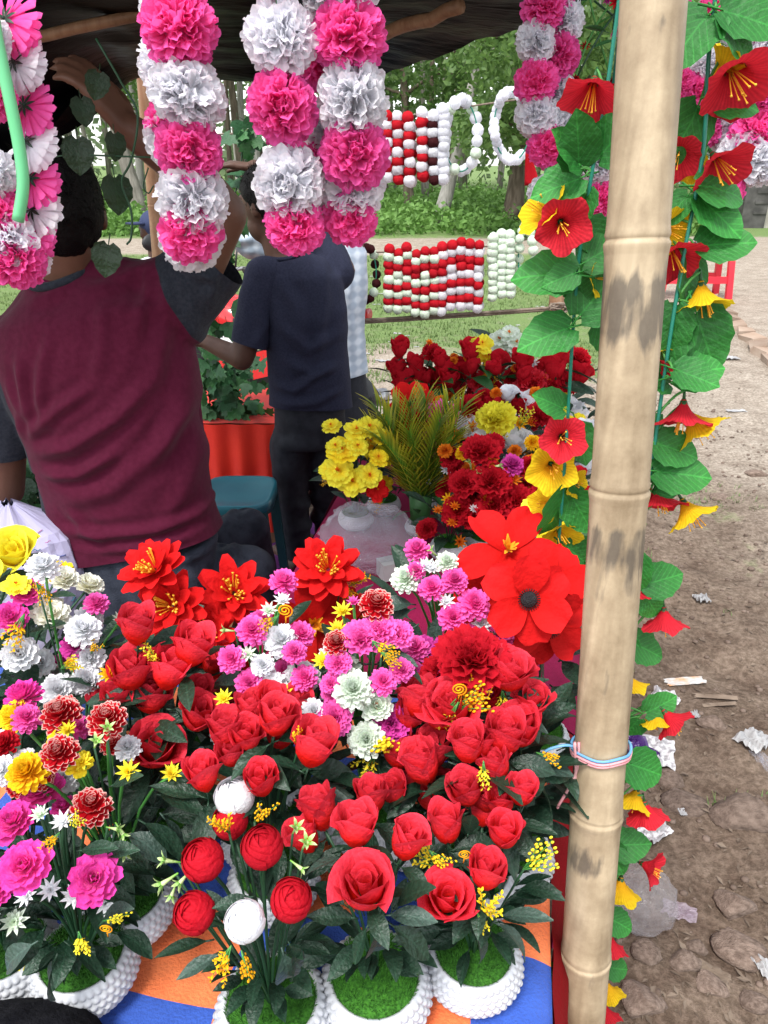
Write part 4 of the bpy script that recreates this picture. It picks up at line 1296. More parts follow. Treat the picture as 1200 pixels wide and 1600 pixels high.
bouquet('bouquet of huge red anemones with black centres next to the bamboo post', (830, 1180), [
    (an, 'p_red', 828, 938, 142, 1.3, (.05, -.93, .35)), (li, 'p_red', 795, 852, 156, .9, (-.05, -.55, .83)), (an, 'p_red', 872, 905, 130, .8, (.3, -.7, .65)), (an, 'p_red', 745, 945, 130, .6, (-.3, -.6, .7)), (an, 'p_red', 800, 1000, 140, .7, (-.1, -.9, .1)), (an, 'p_red', 866, 985, 140, .9, (.35, -.9, .05))],
    R_=.12, h=.27, pot=.11, seed=17, leaves=14, lsize=.08, stars=[(655, 868, 22, -30, -8), (662, 880, 22, -30, 10), (675, 862, 22, -20, -20)])
bouquet('bouquet of dark-edged red carnation and roses with gold spiral', (720, 1320), [
    (ca_, CR, 738, 1030, 120), (op, RD, 795, 1050, 84), (op, RD, 705, 1105, 92), (ro, RD, 655, 1098, 72), (ro, RD, 745, 1150, 60, .7), (ca_, CR, 690, 1050, 70, .7), (ro, CR, 760, 1100, 60, .6)], R_=.11, h=.25, pot=.11, seed=18, leaves=40,
    sprays=[(730, 1092, 75, GD, 40, -20), (745, 1100, 70, GD, 40, -12), (700, 1120, 60, LM, -15, 20)], spirals=[(717, 1078, 26)], bigleaves=[(770, 1110, 50, 10, 80), (760, 1130, 40, 40, 80)])
bouquet('bouquet of tall red rosebuds with broad dark leaf near stall edge', (735, 1400), [
    (ro, RD, 660, 1198, 74), (ro, RD, 728, 1235, 66), (ro, RD, 650, 1210, 60, .5), (ro, RD, 745, 1165, 62, .8), (ro, RD, 700, 1250, 50, .4)], R_=.09, h=.24, pot=.11, seed=19, leaves=36,
    bigleaves=[(695, 1180, 80, 15, 95), (700, 1190, 60, 25, 80), (720, 1270, 40, -30, 70), (750, 1300, 30, -40, 80)], sprays=[(760, 1210, 50, LM, 5, 25)])
bouquet('bouquet with twin red roses hanging over the right edge of the cloth', (800, 1360), [
    (ro, RD, 812, 1138, 78, 1.1), (op, RD, 830, 1095, 66), (da, WH, 826, 1075, 30)], R_=.08, h=.23, pot=.10, seed=20, leaves=30, bigleaves=[(790, 1200, 70, -15, 95), (800, 1195, 60, 5, 90), (790, 1210, 30, 30, 90), (795, 1205, 60, 20, 80), (785, 1220, -20, 40, 80)],
    sprays=[(790, 1095, 45, LM, 5, 20), (860, 1180, 45, GD, 30, 5), (780, 1225, 45, LM, 10, 15)])
# rear table
bouquet('palm-leaf and small orange flower bouquet at the middle of the rear table', at(655, 850, 1.62) , [
    (pr, GD, 580, 690, 40), ], R_=.10, h=.16, pot=.07, seed=21, leaves=6, lm='l_mid')
bouquet('bouquet of yellow primroses in small white pot on rear table', (556, 822), [
    (pr, LM, 555, 662, 44), (pr, LM, 585, 672, 44), (pr, YL, 530, 702, 44), (pr, LM, 562, 700, 44), (pr, LM, 530, 742, 46), (pr, LM, 557, 746, 46), (pr, YL, 585, 722, 44), (pr, LM, 512, 735, 34), (pr, 'p_red', 590, 755, 50), (pr, YL, 600, 690, 40), (pr, LM, 525, 668, 36), (pr, LM, 575, 745, 40), (pr, LM, 516, 705, 36)],
    R_=.12, h=.20, pot=.085, seed=22, jit=10, leaves=18, lsize=.07, sprays=[(512, 752, 24, GD, -10, 5), (590, 785, 30, GD, -10, 5)])
bouquet('bouquet of pink and red gerberas behind the palm leaves', (680, 790), [
    (pe, PK, 690, 648, 60), (pe, PK, 672, 700, 44), (pe, MG, 668, 690, 36), (an, 'p_red', 645, 632, 80), (ro, CR, 640, 690, 44), (ro, CR, 655, 655, 40), (pr, OR, 655, 612, 30), (pr, GD, 620, 690, 44), (pr, LM, 625, 650, 40), (pr, OR, 705, 680, 34), (pr, OR, 712, 715, 30)],
    R_=.13, h=.22, pot=.085, seed=23, leaves=20, lsize=.07)
bouquet('bouquet of bright yellow carnation, white roses and orange buds', (780, 800), [
    (ca_, LM, 776, 655, 66), (da, LM, 785, 683, 34), (op, WH, 748, 682, 48), (op, WH, 806, 692, 52), (da, OR, 738, 668, 30), (da, OR, 735, 715, 30), (da, OR, 830, 660, 26), (da, OR, 838, 692, 30), (da, GD, 812, 662, 30), (ca_, CR, 845, 650, 50), (da, OR, 760, 735, 28), (da, OR, 800, 750, 30)],
    R_=.13, h=.22, pot=.085, seed=24, leaves=22, lsize=.07, sprays=[(820, 655, 40, LM, 10, -15)])
bouquet('bouquet of dark red carnations with orange buds on rear table', (755, 860), [
    (ca_, CR, 752, 705, 64), (ca_, CR, 768, 752, 66), (ca_, CR, 715, 798, 56), (ca_, CR, 772, 792, 60), (ca_, CR, 810, 782, 54), (ca_, CR, 725, 755, 50), (ca_, CR, 830, 735, 50), (ca_, DR, 745, 770, 50, .7), (mu, MG, 800, 728, 40), (da, OR, 765, 722, 30), (da, OR, 802, 748, 34), (da, GD, 700, 780, 26), (da, OR, 830, 775, 30), (da, OR, 760, 780, 26), (ca_, CR, 850, 700, 46), (da, OR, 850, 720, 26)],
    R_=.13, h=.18, pot=.085, seed=25, leaves=24, lsize=.06, stars=[(745, 740, 18, 20, -25), (778, 728, 18, 25, -5), (735, 725, 18, -5, -25)])
bouquet('bunch of dark red rosebuds at far left end of rear table', (645, 700), [
    (ro, CR, 624, 546, 34, 1.2), (ro, CR, 620, 576, 34), (ro, CR, 650, 572, 34), (ro, CR, 636, 598, 44), (ca_, CR, 676, 552, 36, 1.2), (ro, CR, 655, 590, 30), (ca_, CR, 672, 600, 44), (ro, CR, 625, 598, 30), (da, OR, 671, 535, 16, 1.3)],
    R_=.13, h=.28, pot=.085, seed=26, leaves=20, lsize=.08)
bouquet('bunch of red roses with yellow bloom near the pale green hydrangea', (740, 700), [
    (ro, CR, 735, 550, 38, 1.1), (ro, CR, 715, 578, 38), (ro, CR, 732, 578, 38), (ro, CR, 776, 572, 40, 1.1), (op, RD, 712, 604, 46), (op, RD, 770, 616, 48), (pr, LM, 754, 536, 40, 1.2), (pr, YL, 758, 555, 30, 1.1), (ca_, CR, 690, 585, 34), (ca_, RD, 750, 596, 40), (pr, OR, 708, 558, 18), (da, WH, 742, 578, 20)],
    R_=.13, h=.28, pot=.085, seed=27, leaves=18, lsize=.11, lm='l_mid', sprays=[(765, 590, 60, GD, 0, -30)])
bouquet('bunch of red roses with large yellow lily at far right of rear table', (850, 720), [
    (ro, CR, 820, 560, 42, 1.1), (ro, CR, 880, 552, 44, 1.1), (ro, CR, 868, 576, 44), (ca_, RD, 832, 596, 60), (ro, CR, 905, 585, 44), (ca_, CR, 860, 604, 50), (ca_, CR, 888, 596, 44), (pr, LM, 866, 622, 58, 1.1), (op, WH, 890, 645, 52), (op, WH, 868, 645, 40), (da, OR, 858, 588, 20), (da, OR, 840, 640, 26), (ca_, CR, 905, 560, 40, .9), (da, WH, 832, 568, 26), (ca_, CR, 805, 590, 40)],
    R_=.14, h=.28, pot=.085, seed=28, leaves=20, lsize=.10, lm='l_dark')
bouquet('pale mint-green hydrangea spray at the back of rear table', (800, 690), [
    (pr, MT, 782, 530, 46), (pr, MT, 808, 535, 44), (pr, MT, 790, 552, 46), (pr, MT, 812, 555, 40), (pr, MT, 796, 520, 36)], R_=.10, h=.33, pot=.08, seed=29, leaves=12, lsize=.10)
bouquet('bouquet of yellow and orange flowers touching the bamboo post', (860, 960), [
    (pr, YL, 872, 838, 70), (pr, LM, 838, 790, 48), (pr, LM, 890, 755, 40), (pr, OR, 865, 690, 30)], R_=.12, h=.24, pot=.10, seed=30, leaves=14, lm='l_mid', lsize=.07)

def fill_bouquet(label, base, box, n, kinds, seed, R_=.12, h=.22, leaves=20, lm='l_dark', lsize=.06, wr=(34, 52)):
    """bouquet whose heads crowd a patch of the picture's flower bank"""
    r = random.Random(seed); fl = []
    for k in range(n):
        for q in range(60):
            px, py = r.uniform(box[0], box[2]), r.uniform(box[1], box[3])
            w = r.uniform(*wr)
            if all(math.hypot(px - f[2], py - f[3]) > (w + f[4]) * .40 for f in fl): break
        kd, cl, sc_ = kinds[r.randrange(len(kinds))]
        fl.append((kd, cl, px, py, w * sc_, r.uniform(.9, 1.35)))
    return bouquet(label, base, fl, R_=R_, h=h, pot=.085, seed=seed, leaves=leaves, lm=lm, lsize=lsize)
RO = [(ca_, CR, .95), (ca_, CR, .85), (mu, OR, .6), (mu, OR, .55), (mu, GD, .55), (da, OR, .6), (da, WH, .5)]
fill_bouquet('dark red and orange posy right of the palm leaves', (735, 815), (690, 690, 790, 800), 22, RO, 61)
fill_bouquet('red carnations mixed with orange buds before the yellow hibiscus', (830, 830), (790, 690, 880, 800), 20, RO, 62)
fill_bouquet('posy of small pink, red and white heads behind the palm leaves', (690, 760), (640, 625, 740, 720), 18, [(pe, PK, 1), (ca_, CR, 1), (da, WH, .8), (mu, OR, .6), (pr, YL, .9)], 63, h=.25)
fill_bouquet('red and orange posy between the yellow carnation and the far roses', (790, 745), (740, 610, 840, 680), 11, [(ca_, CR, 1), (mu, OR, .6), (da, OR, .6), (op, WH, .9), (ro, CR, .9)], 64, h=.27)
fill_bouquet('mixed red and orange posy tucked behind the bamboo post', (880, 780), (845, 640, 915, 740), 9, [(ca_, CR, 1), (mu, OR, .6), (pr, YL, .9), (op, WH, .9)], 65, h=.25)
fill_bouquet('leafy dark rosebud cluster in the middle of the far row', (690, 705), (660, 560, 740, 625), 10, [(ro, CR, .85), (ro, CR, .8), (mu, OR, .4)], 66, h=.29, leaves=26, lm='l_mid', lsize=.09, wr=(30, 42))
fill_bouquet('leafy red cluster below the pale green hydrangea', (800, 715), (760, 575, 860, 625), 10, [(ro, CR, .9), (ca_, CR, 1), (mu, OR, .4)], 67, h=.28, leaves=26, lm='l_mid', lsize=.09, wr=(30, 44))
fill_bouquet('white-budded dark red posy at the foot of the palm leaves', (700, 870), (660, 790, 740, 850), 8, [(ca_, CR, 1), (da, WH, .5), (da, OR, .55)], 68, h=.13, R_=.09, leaves=22)
fill_bouquet('yellow primrose posy half hidden by the palm leaves', (600, 800), (575, 650, 640, 760), 9, [(pr, LM, 1), (pr, YL, 1), (ro, CR, .8)], 69, h=.22, R_=.09)
fill_bouquet('small red rosebuds crowding between the lotus blooms and pink balls', (400, 1330), (340, 1085, 470, 1160), 8, [(ro, RD, 1.5), (da, LM, .8)], 70, h=.24, R_=.10)
fill_bouquet('low cluster of pink and white heads in front of the yellow chrysanthemums', (60, 1380), (0, 1100, 120, 1240), 10, [(mu, PK, 1.2), (mu, WH, 1.1), (da, LM, .9), (mu, RT, 1.1)], 71, h=.22, R_=.11, leaves=30)
fill_bouquet('bright red and yellow posy at the right rim of the rear table', (860, 860), (835, 720, 905, 830), 10, [(ca_, CR, 1), (mu, OR, .6), (pr, LM, .9), (ro, CR, .9)], 72, h=.2)
fill_bouquet('white and crimson posy beneath the yellow carnation', (760, 770), (720, 660, 830, 730), 14, [(op, WH, .9), (ca_, CR, .9), (mu, OR, .6), (mu, GD, .5), (pe, PK, .8)], 73, h=.24)
for _k, (_lab, _b, _box, _n) in enumerate((
    ('tight bunch of small red rosebuds right of the mint chrysanthemums', (640, 1330), (600, 1100, 690, 1240), 6), ('tight bunch of small red rosebuds near the cloth corner', (770, 1390), (730, 1150, 815, 1260), 6),
    ('tight bunch of small red rosebuds left, below the lotus blooms', (230, 1320), (175, 1000, 340, 1110), 7))):
    fill_bouquet(_lab, _b, _box, _n, [(ro, RD, 1.45)], 80 + _k, h=.22, R_=.09, leaves=16)
fill_bouquet('pink and white heads packed between lotus and rosebuds', (480, 1290), (440, 1010, 540, 1120), 9, [(mu, PK, 1), (mu, WH, 1), (mu, PK, .9), (da, LM, .7)], 90, h=.25, R_=.10)
fill_bouquet('pink heads packed under the red anemones', (720, 1260), (640, 1000, 760, 1080), 9, [(mu, PK, 1), (mu, MG, 1), (mu, WH, .9)], 91, h=.24, R_=.10)
# feathery palm leaves in the middle bouquet
def palm():
    base = at(655, 862, 1.62); base.z = TZ + .01
    t = thing('palm_leaf_bunch', base, 'upright bunch of yellow-green feathery palm leaves behind the plastic bag', 'palm leaves')
    r = random.Random(4)
    mb0 = MB(); mb0.tube([base, base + V((0, 0, .10))], [.022, .030], 10)
    mb0.build('wrapping', 'l_mid', t)
    tips = [(590, 640, 0), (615, 645, .02), (640, 635, -.03), (665, 630, .03), (698, 635, 0), (722, 640, -.04), (598, 690, -.06), (712, 680, -.05), (640, 680, -.08), (685, 665, -.07), (578, 670, 0)]
    for (px, py, dy) in tips:
        tip = at(px, py, base.y + dy)
        mid = base * .45 + tip * .55 + V(((tip.x - base.x) * -.25, -.01, .04))
        pts = bez(base + V((r.uniform(-.01, .01), r.uniform(-.01, .01), .03)), mid, tip, 22)
        mb = MB(); mb.tube(pts, [.0024 - .002 * i / 22 for i in range(23)], 5)
        side = V((1, r.uniform(-.35, .35), 0)).normalized()
        for i in range(4, 23):
            s = i / 22
            d = (pts[min(i + 1, 22)] - pts[i - 1]).normalized()
            for sg in (-1, 1):
                L = .092 * (1.05 - .65 * abs(s - .45)) * r.uniform(.85, 1.1)
                dd = (d * 1.0 + side * sg * (.72 - .28 * s) + V((0, r.uniform(-.15, .15), 0))).normalized()
                M = dd.to_track_quat('X', 'Z').to_matrix()
                mb.petal(0, R(8), L, .0085, 3, 2, bend=R(-22), fold=.5, shape='point', M=M, org=pts[i])
        mb.build('palm_leaf', 'l_palm', t)
    for (px, py) in ((600, 1180), ):
        pass
palm()
# ------------------------------------------------------------------ people
mat('skin', (0.105, 0.047, 0.029), (0.135, 0.062, 0.038), scale=12, rough=0.52, bump=0.08, bscale=90, spec=0.35)
mat('skin_dark', (0.065, 0.030, 0.020), (0.085, 0.040, 0.026), scale=12, rough=0.52, bump=0.08, bscale=90, spec=0.35)
mat('hair', (0.003, 0.0025, 0.0025), (0.006, 0.005, 0.005), scale=60, rough=0.6, bump=0.5, bscale=120, spec=0.12)
mat('shirt_maroon', (0.066, 0.0040, 0.0190), (0.080, 0.0065, 0.0250), scale=90, rough=0.9, bump=0.2, bscale=520, sheen=0.05, detail=3, spec=0.15)
mat('shirt_charcoal', (0.015, 0.018, 0.026), (0.026, 0.030, 0.040), scale=150, rough=0.9, bump=0.25, bscale=420, sheen=0.05, spec=0.15, detail=3)
mat('shirt_navy', (0.016, 0.018, 0.036), (0.024, 0.027, 0.050), scale=160, rough=0.85, bump=0.25, bscale=380, sheen=0.0, spec=0.15, detail=3)
mat('jeans', (0.010, 0.014, 0.026), (0.030, 0.036, 0.055), scale=30, rough=0.85, bump=0.3, bscale=320, detail=8)
mat('jeans_black', (0.007, 0.009, 0.015), (0.016, 0.019, 0.028), scale=30, rough=0.85, bump=0.3, bscale=320, detail=8)
mat('stitch', (0.10, 0.11, 0.14), rough=0.8)
mat('sandal', (0.03, 0.02, 0.015), rough=0.6)
def check_mat():
    m, n, l, out = _new('shirt_check')
    b = n.new('ShaderNodeBsdfPrincipled'); b.inputs['Roughness'].default_value = 0.85
    tc = n.new('ShaderNodeTexCoord')
    mp = n.new('ShaderNodeMapping'); l.new(tc.outputs['Object'], mp.inputs['Vector'])
    def wave(dirn, sc):
        w = n.new('ShaderNodeTexWave'); w.bands_direction = dirn
        w.inputs['Scale'].default_value = sc; w.inputs['Distortion'].default_value = 0.8
        l.new(mp.outputs[0], w.inputs['Vector'])
        return w
    w1, w2 = wave('X', 7), wave('Z', 7)
    ad = n.new('ShaderNodeMath'); ad.operation = 'ADD'
    l.new(w1.outputs['Fac'], ad.inputs[0]); l.new(w2.outputs['Fac'], ad.inputs[1])
    r = n.new('ShaderNodeValToRGB')
    r.color_ramp.elements[0].position = 0.35; r.color_ramp.elements[1].position = 0.8
    r.color_ramp.elements[0].color = (0.34, 0.41, 0.50, 1); r.color_ramp.elements[1].color = (0.54, 0.60, 0.67, 1)
    dv = n.new('ShaderNodeMath'); dv.operation = 'MULTIPLY'; dv.inputs[1].default_value = 0.5
    l.new(ad.outputs[0], dv.inputs[0]); l.new(dv.outputs[0], r.inputs['Fac'])
    l.new(r.outputs[0], b.inputs['Base Color']); l.new(b.outputs[0], out.inputs['Surface'])
check_mat()
def capsule(mb, p0, r0, p1, r1, n=14):
    p0, p1 = V(p0), V(p1)
    x, y, z = frame(p1 - p0)
    L = (p1 - p0).length
    rows = []
    for k in range(5):
        a = pi / 2 * (1 - k / 4)
        c, rr = p0 - z * r0 * sin(a), max(1e-4, r0 * cos(a))
        rows.append([c + (x * cos(2 * pi * j / n) + y * sin(2 * pi * j / n)) * rr for j in range(n)])
    for k in range(5):
        a = pi / 2 * k / 4
        c, rr = p1 + z * r1 * sin(a), max(1e-4, r1 * cos(a))
        rows.append([c + (x * cos(2 * pi * j / n) + y * sin(2 * pi * j / n)) * rr for j in range(n)])
    ids = mb.grid(rows, 0, True)
    mb.face(ids[0][::-1]); mb.face(ids[-1])
def loft(mb, rings, n=28, sq=2.0):
    """rings: (centre, half-width vector, half-depth vector)"""
    rows = []
    for c, a, b in rings:
        c, a, b = V(c), V(a), V(b)
        row = []
        for j in range(n):
            t = 2 * pi * j / n
            cx, sy = cos(t), sin(t)
            k = (abs(cx) ** sq + abs(sy) ** sq) ** (-1 / sq)
            row.append(c + a * cx * k + b * sy * k)
        rows.append(row)
    ids = mb.grid(rows, 0, True)
    mb.face(ids[0][::-1]); mb.face(ids[-1])
def fuse(mb, voxel, smooth=6, fac=.6):
    """union of all closed pieces as one continuous skin"""
    me = bpy.data.meshes.new('tmp')
    me.from_pydata(mb.v, [], mb.f)
    bm = bmesh.new(); bm.from_mesh(me)
    bmesh.ops.recalc_face_normals(bm, faces=bm.faces)
    bm.to_mesh(me); bm.free()
    o = bpy.data.objects.new('tmp', me); col.objects.link(o)
    m = o.modifiers.new('r', 'REMESH'); m.mode = 'VOXEL'; m.voxel_size = voxel; m.adaptivity = 0
    s = o.modifiers.new('s', 'SMOOTH'); s.iterations = smooth; s.factor = fac
    dg = bpy.context.evaluated_depsgraph_get()
    out = bpy.data.meshes.new_from_object(o.evaluated_get(dg))
    bpy.data.objects.remove(o); bpy.data.meshes.remove(me)
    return out
def finish(me, name, m, parent):
    me.materials.clear(); me.materials.append(MATS[m])
    me.polygons.foreach_set('use_smooth', [True] * len(me.polygons))
    me.name = name
    return put(me, name, parent)
def cut(me, planes):
    """keep what lies on the negative side of each plane (point, normal)"""
    bm = bmesh.new(); bm.from_mesh(me)
    for p, nn in planes:
        bmesh.ops.bisect_plane(bm, geom=bm.verts[:] + bm.edges[:] + bm.faces[:], plane_co=V(p), plane_no=V(nn), clear_outer=True)
    bm.to_mesh(me); bm.free()
    return me
def split(me, p, nn, test=None):
    """split a mesh by a plane into two meshes (negative side, positive side); test limits the positive side"""
    out = []
    for sg in (1, -1):
        c = me.copy()
        bm = bmesh.new(); bm.from_mesh(c)
        bmesh.ops.bisect_plane(bm, geom=bm.verts[:] + bm.edges[:] + bm.faces[:], plane_co=V(p), plane_no=V(nn))
        dead = []
        for f in bm.faces:
            cc = f.calc_center_median()
            pos = (cc - V(p)).dot(V(nn)) > 0
            if (pos if sg == 1 else not pos): dead.append(f)
        bmesh.ops.delete(bm, geom=dead, context='FACES')
        bm.to_mesh(c); bm.free()
        out.append(c)
    return out
def cut_local(me, p, nn, rad):
    """cut with a plane, but only within rad of p"""
    p, nn = V(p), V(nn).normalized()
    bm = bmesh.new(); bm.from_mesh(me)
    fs = [f for f in bm.faces if (f.calc_center_median() - p).length < rad]
    g, vv = set(), set()
    for f in fs: g.update(f.edges); vv.update(f.verts)
    bmesh.ops.bisect_plane(bm, geom=list(vv) + list(g) + fs, plane_co=p, plane_no=nn)
    bmesh.ops.delete(bm, geom=[f for f in bm.faces if (f.calc_center_median() - p).length < rad and (f.calc_center_median() - p).dot(nn) > 0], context='FACES')
    bm.to_mesh(me); bm.free()
    return me
def displace(me, fn):
    nm = [v.normal.copy() for v in me.vertices]
    for v, n_ in zip(me.vertices, nm):
        v.co = v.co + n_ * fn(v.co, n_)
    me.update()
def hand(mb, wrist, d, palm_n, s=1.0, curl=.5, spread=.16, thumb_side=1):
    """palm, four unequal bent fingers and a thumb from the side of the palm"""
    d = V(d).normalized(); n_ = V(palm_n); n_ = (n_ - d * n_.dot(d)).normalized()
    sd = d.cross(n_).normalized()
    w = V(wrist)
    for k in range(4):
        o = (k - 1.5) * .019 * s
        capsule(mb, w + d * .012 * s + sd * o * .7, .014 * s, w + d * .078 * s + sd * o, .0125 * s, 8)
    for k, L in enumerate((.068, .078, .072, .056)):
        o = (k - 1.5) * .020 * s
        p = w + d * .085 * s + sd * o
        dd = (d + sd * (k - 1.5) * spread * .35).normalized()
        a = 0
        for seg, (f, r0, r1) in enumerate(((.42, .0095, .0088), (.33, .0088, .008), (.25, .008, .007))):
            a += curl * (.6 + .35 * seg)
            e = dd * cos(a) + n_ * sin(a)
            q = p + e * L * f * s
            capsule(mb, p, r0 * s, q, r1 * s, 8)
            p = q
    p = w + d * .025 * s + sd * thumb_side * -.032 * s
    for (e, L, r0, r1) in ((d * .6 - sd * thumb_side * .7 + n_ * .3, .036, .013, .011), (d * .85 - sd * thumb_side * .3 + n_ * .4, .030, .0105, .0095), (d * .95 + n_ * .3, .024, .0095, .008)):
        e = e.normalized(); q = p + e * L * s
        capsule(mb, p, r0 * s, q, r1 * s, 8); p = q
def head_prims(mb, c, face, up, s=1.0):
    """skull, jaw, nose, brow, lips and ears; face is where it looks"""
    f = V(face).normalized(); u = V(up); u = (u - f * u.dot(f)).normalized(); sd = f.cross(u)
    M = Matrix((sd, f, u)).transposed()
    mb.ell(V(c) + u * .02 * s, (.074 * s, .094 * s, .105 * s), 18, 12, M=M)
    mb.ell(V(c) + f * .022 * s - u * .062 * s, (.056 * s, .066 * s, .062 * s), 14, 10, M=M)
    mb.ell(V(c) + f * .096 * s - u * .020 * s, (.013 * s, .020 * s, .018 * s), 10, 8, M=M)
    capsule(mb, V(c) + f * .088 * s + u * .018 * s, .008 * s, V(c) + f * .102 * s - u * .018 * s, .011 * s, 8)
    capsule(mb, V(c) + f * .084 * s + u * .030 * s - sd * .04 * s, .011 * s, V(c) + f * .084 * s + u * .030 * s + sd * .04 * s, .011 * s, 8)
    mb.ell(V(c) + f * .084 * s - u * .060 * s, (.024 * s, .010 * s, .010 * s), 10, 6, M=M)
    for g in (-1, 1):
        mb.ell(V(c) + sd * g * .076 * s - f * .004 * s - u * .006 * s, (.010 * s, .018 * s, .031 * s), 10, 8, M=M)
    return M
def hair_mesh(c, face, up, s=1.0, seed=0, low=-.035):
    f = V(face).normalized(); u = V(up); u = (u - f * u.dot(f)).normalized(); sd = f.cross(u)
    M = Matrix((sd, f, u)).transposed()
    r = random.Random(seed)
    mb = MB()
    rows = []
    for i in range(26):
        ph = pi * i / 25
        row = []
        for j in range(44):
            a = 2 * pi * j / 44
            q = V((sin(ph) * cos(a), sin(ph) * sin(a), cos(ph)))
            lim = low - .06 * max(0, -q.y) + .085 * max(0, q.y)
            k = 1.06 + .05 * noise.noise(q * 3 + V((seed, 0, 0))) + .035 * noise.noise(q * 10)
            p = V((q.x * .078, q.y * .098, q.z * .108)) * s * k
            if p.z < lim * s: p = V((p.x * .90, p.y * .90, max(p.z, (lim - .012) * s)))
            row.append(V(c) + u * .022 * s + M @ p)
        rows.append(row)
    mb.grid(rows, 0, True)
    for k in range(1500):          # short strands that break the outline
        a = r.random() * 6.283; z = r.uniform(-.25, 1)
        q = V((math.sqrt(max(0, 1 - z * z)) * cos(a), math.sqrt(max(0, 1 - z * z)) * sin(a), z))
        if q.y > .35 and q.z < .5: continue
        p = V((q.x * .080, q.y * .100, q.z * .111)) * s * 1.02
        if p.z < (low - .05 * max(0, -q.y)) * s: continue
        d = (q * .8 + V((r.uniform(-.5, .5), r.uniform(-.9, .2), r.uniform(-.6, .3)))).normalized() * r.uniform(.012, .026) * s
        x = frame(d)[0] * .0012
        b = V(c) + u * .022 * s
        i0 = mb.add(b + M @ (p - x)); i1 = mb.add(b + M @ (p + x)); i2 = mb.add(b + M @ (p + d))
        mb.face((i0, i1, i2))
    return mb
def ridge(px, py, pts, A, w, Yp):
    return None
def fold_fn(folds, Yp, seed, amp=.0035, amp_k=1.05):
    """folds: (list of photo points, height, width px) drawn on the cloth's back plane at Y=Yp"""
    F = []
    for pts, A, w in folds:
        P = [at(x, y, Yp) for x, y in pts]
        F.append(([(p.x, p.z) for p in P], A * amp_k, w * 1.15 * mpp(P[0])))
    def fn(co, n_):
        d = 0.0
        if n_.y < .3:
            for P, A, w in F:
                best, bs = 9, 0
                for i in range(len(P) - 1):
                    ax, az = P[i]; bx, bz = P[i + 1]
                    vx, vz = bx - ax, bz - az
                    t = ((co.x - ax) * vx + (co.z - az) * vz) / (vx * vx + vz * vz)
                    t = max(0, min(1, t))
                    dd = math.hypot(co.x - ax - vx * t, co.z - az - vz * t)
                    if dd < best: best, bs = dd, (i + t) / (len(P) - 1)
                if best < w * 3:
                    d += A * (math.exp(-(best / w) ** 2) - .45 * math.exp(-((best - 1.7 * w) / w) ** 2)) * min(1, 4 * bs + .15, 4 * (1 - bs) + .15)
        q = V((co.x * 7 + co.z * 4, co.y * 7, co.z * 5 - co.x * 4))
        d += amp * noise.noise(q + V((seed, 0, 0))) + amp * .5 * noise.noise(q * 2.6)
        return d
    return fn

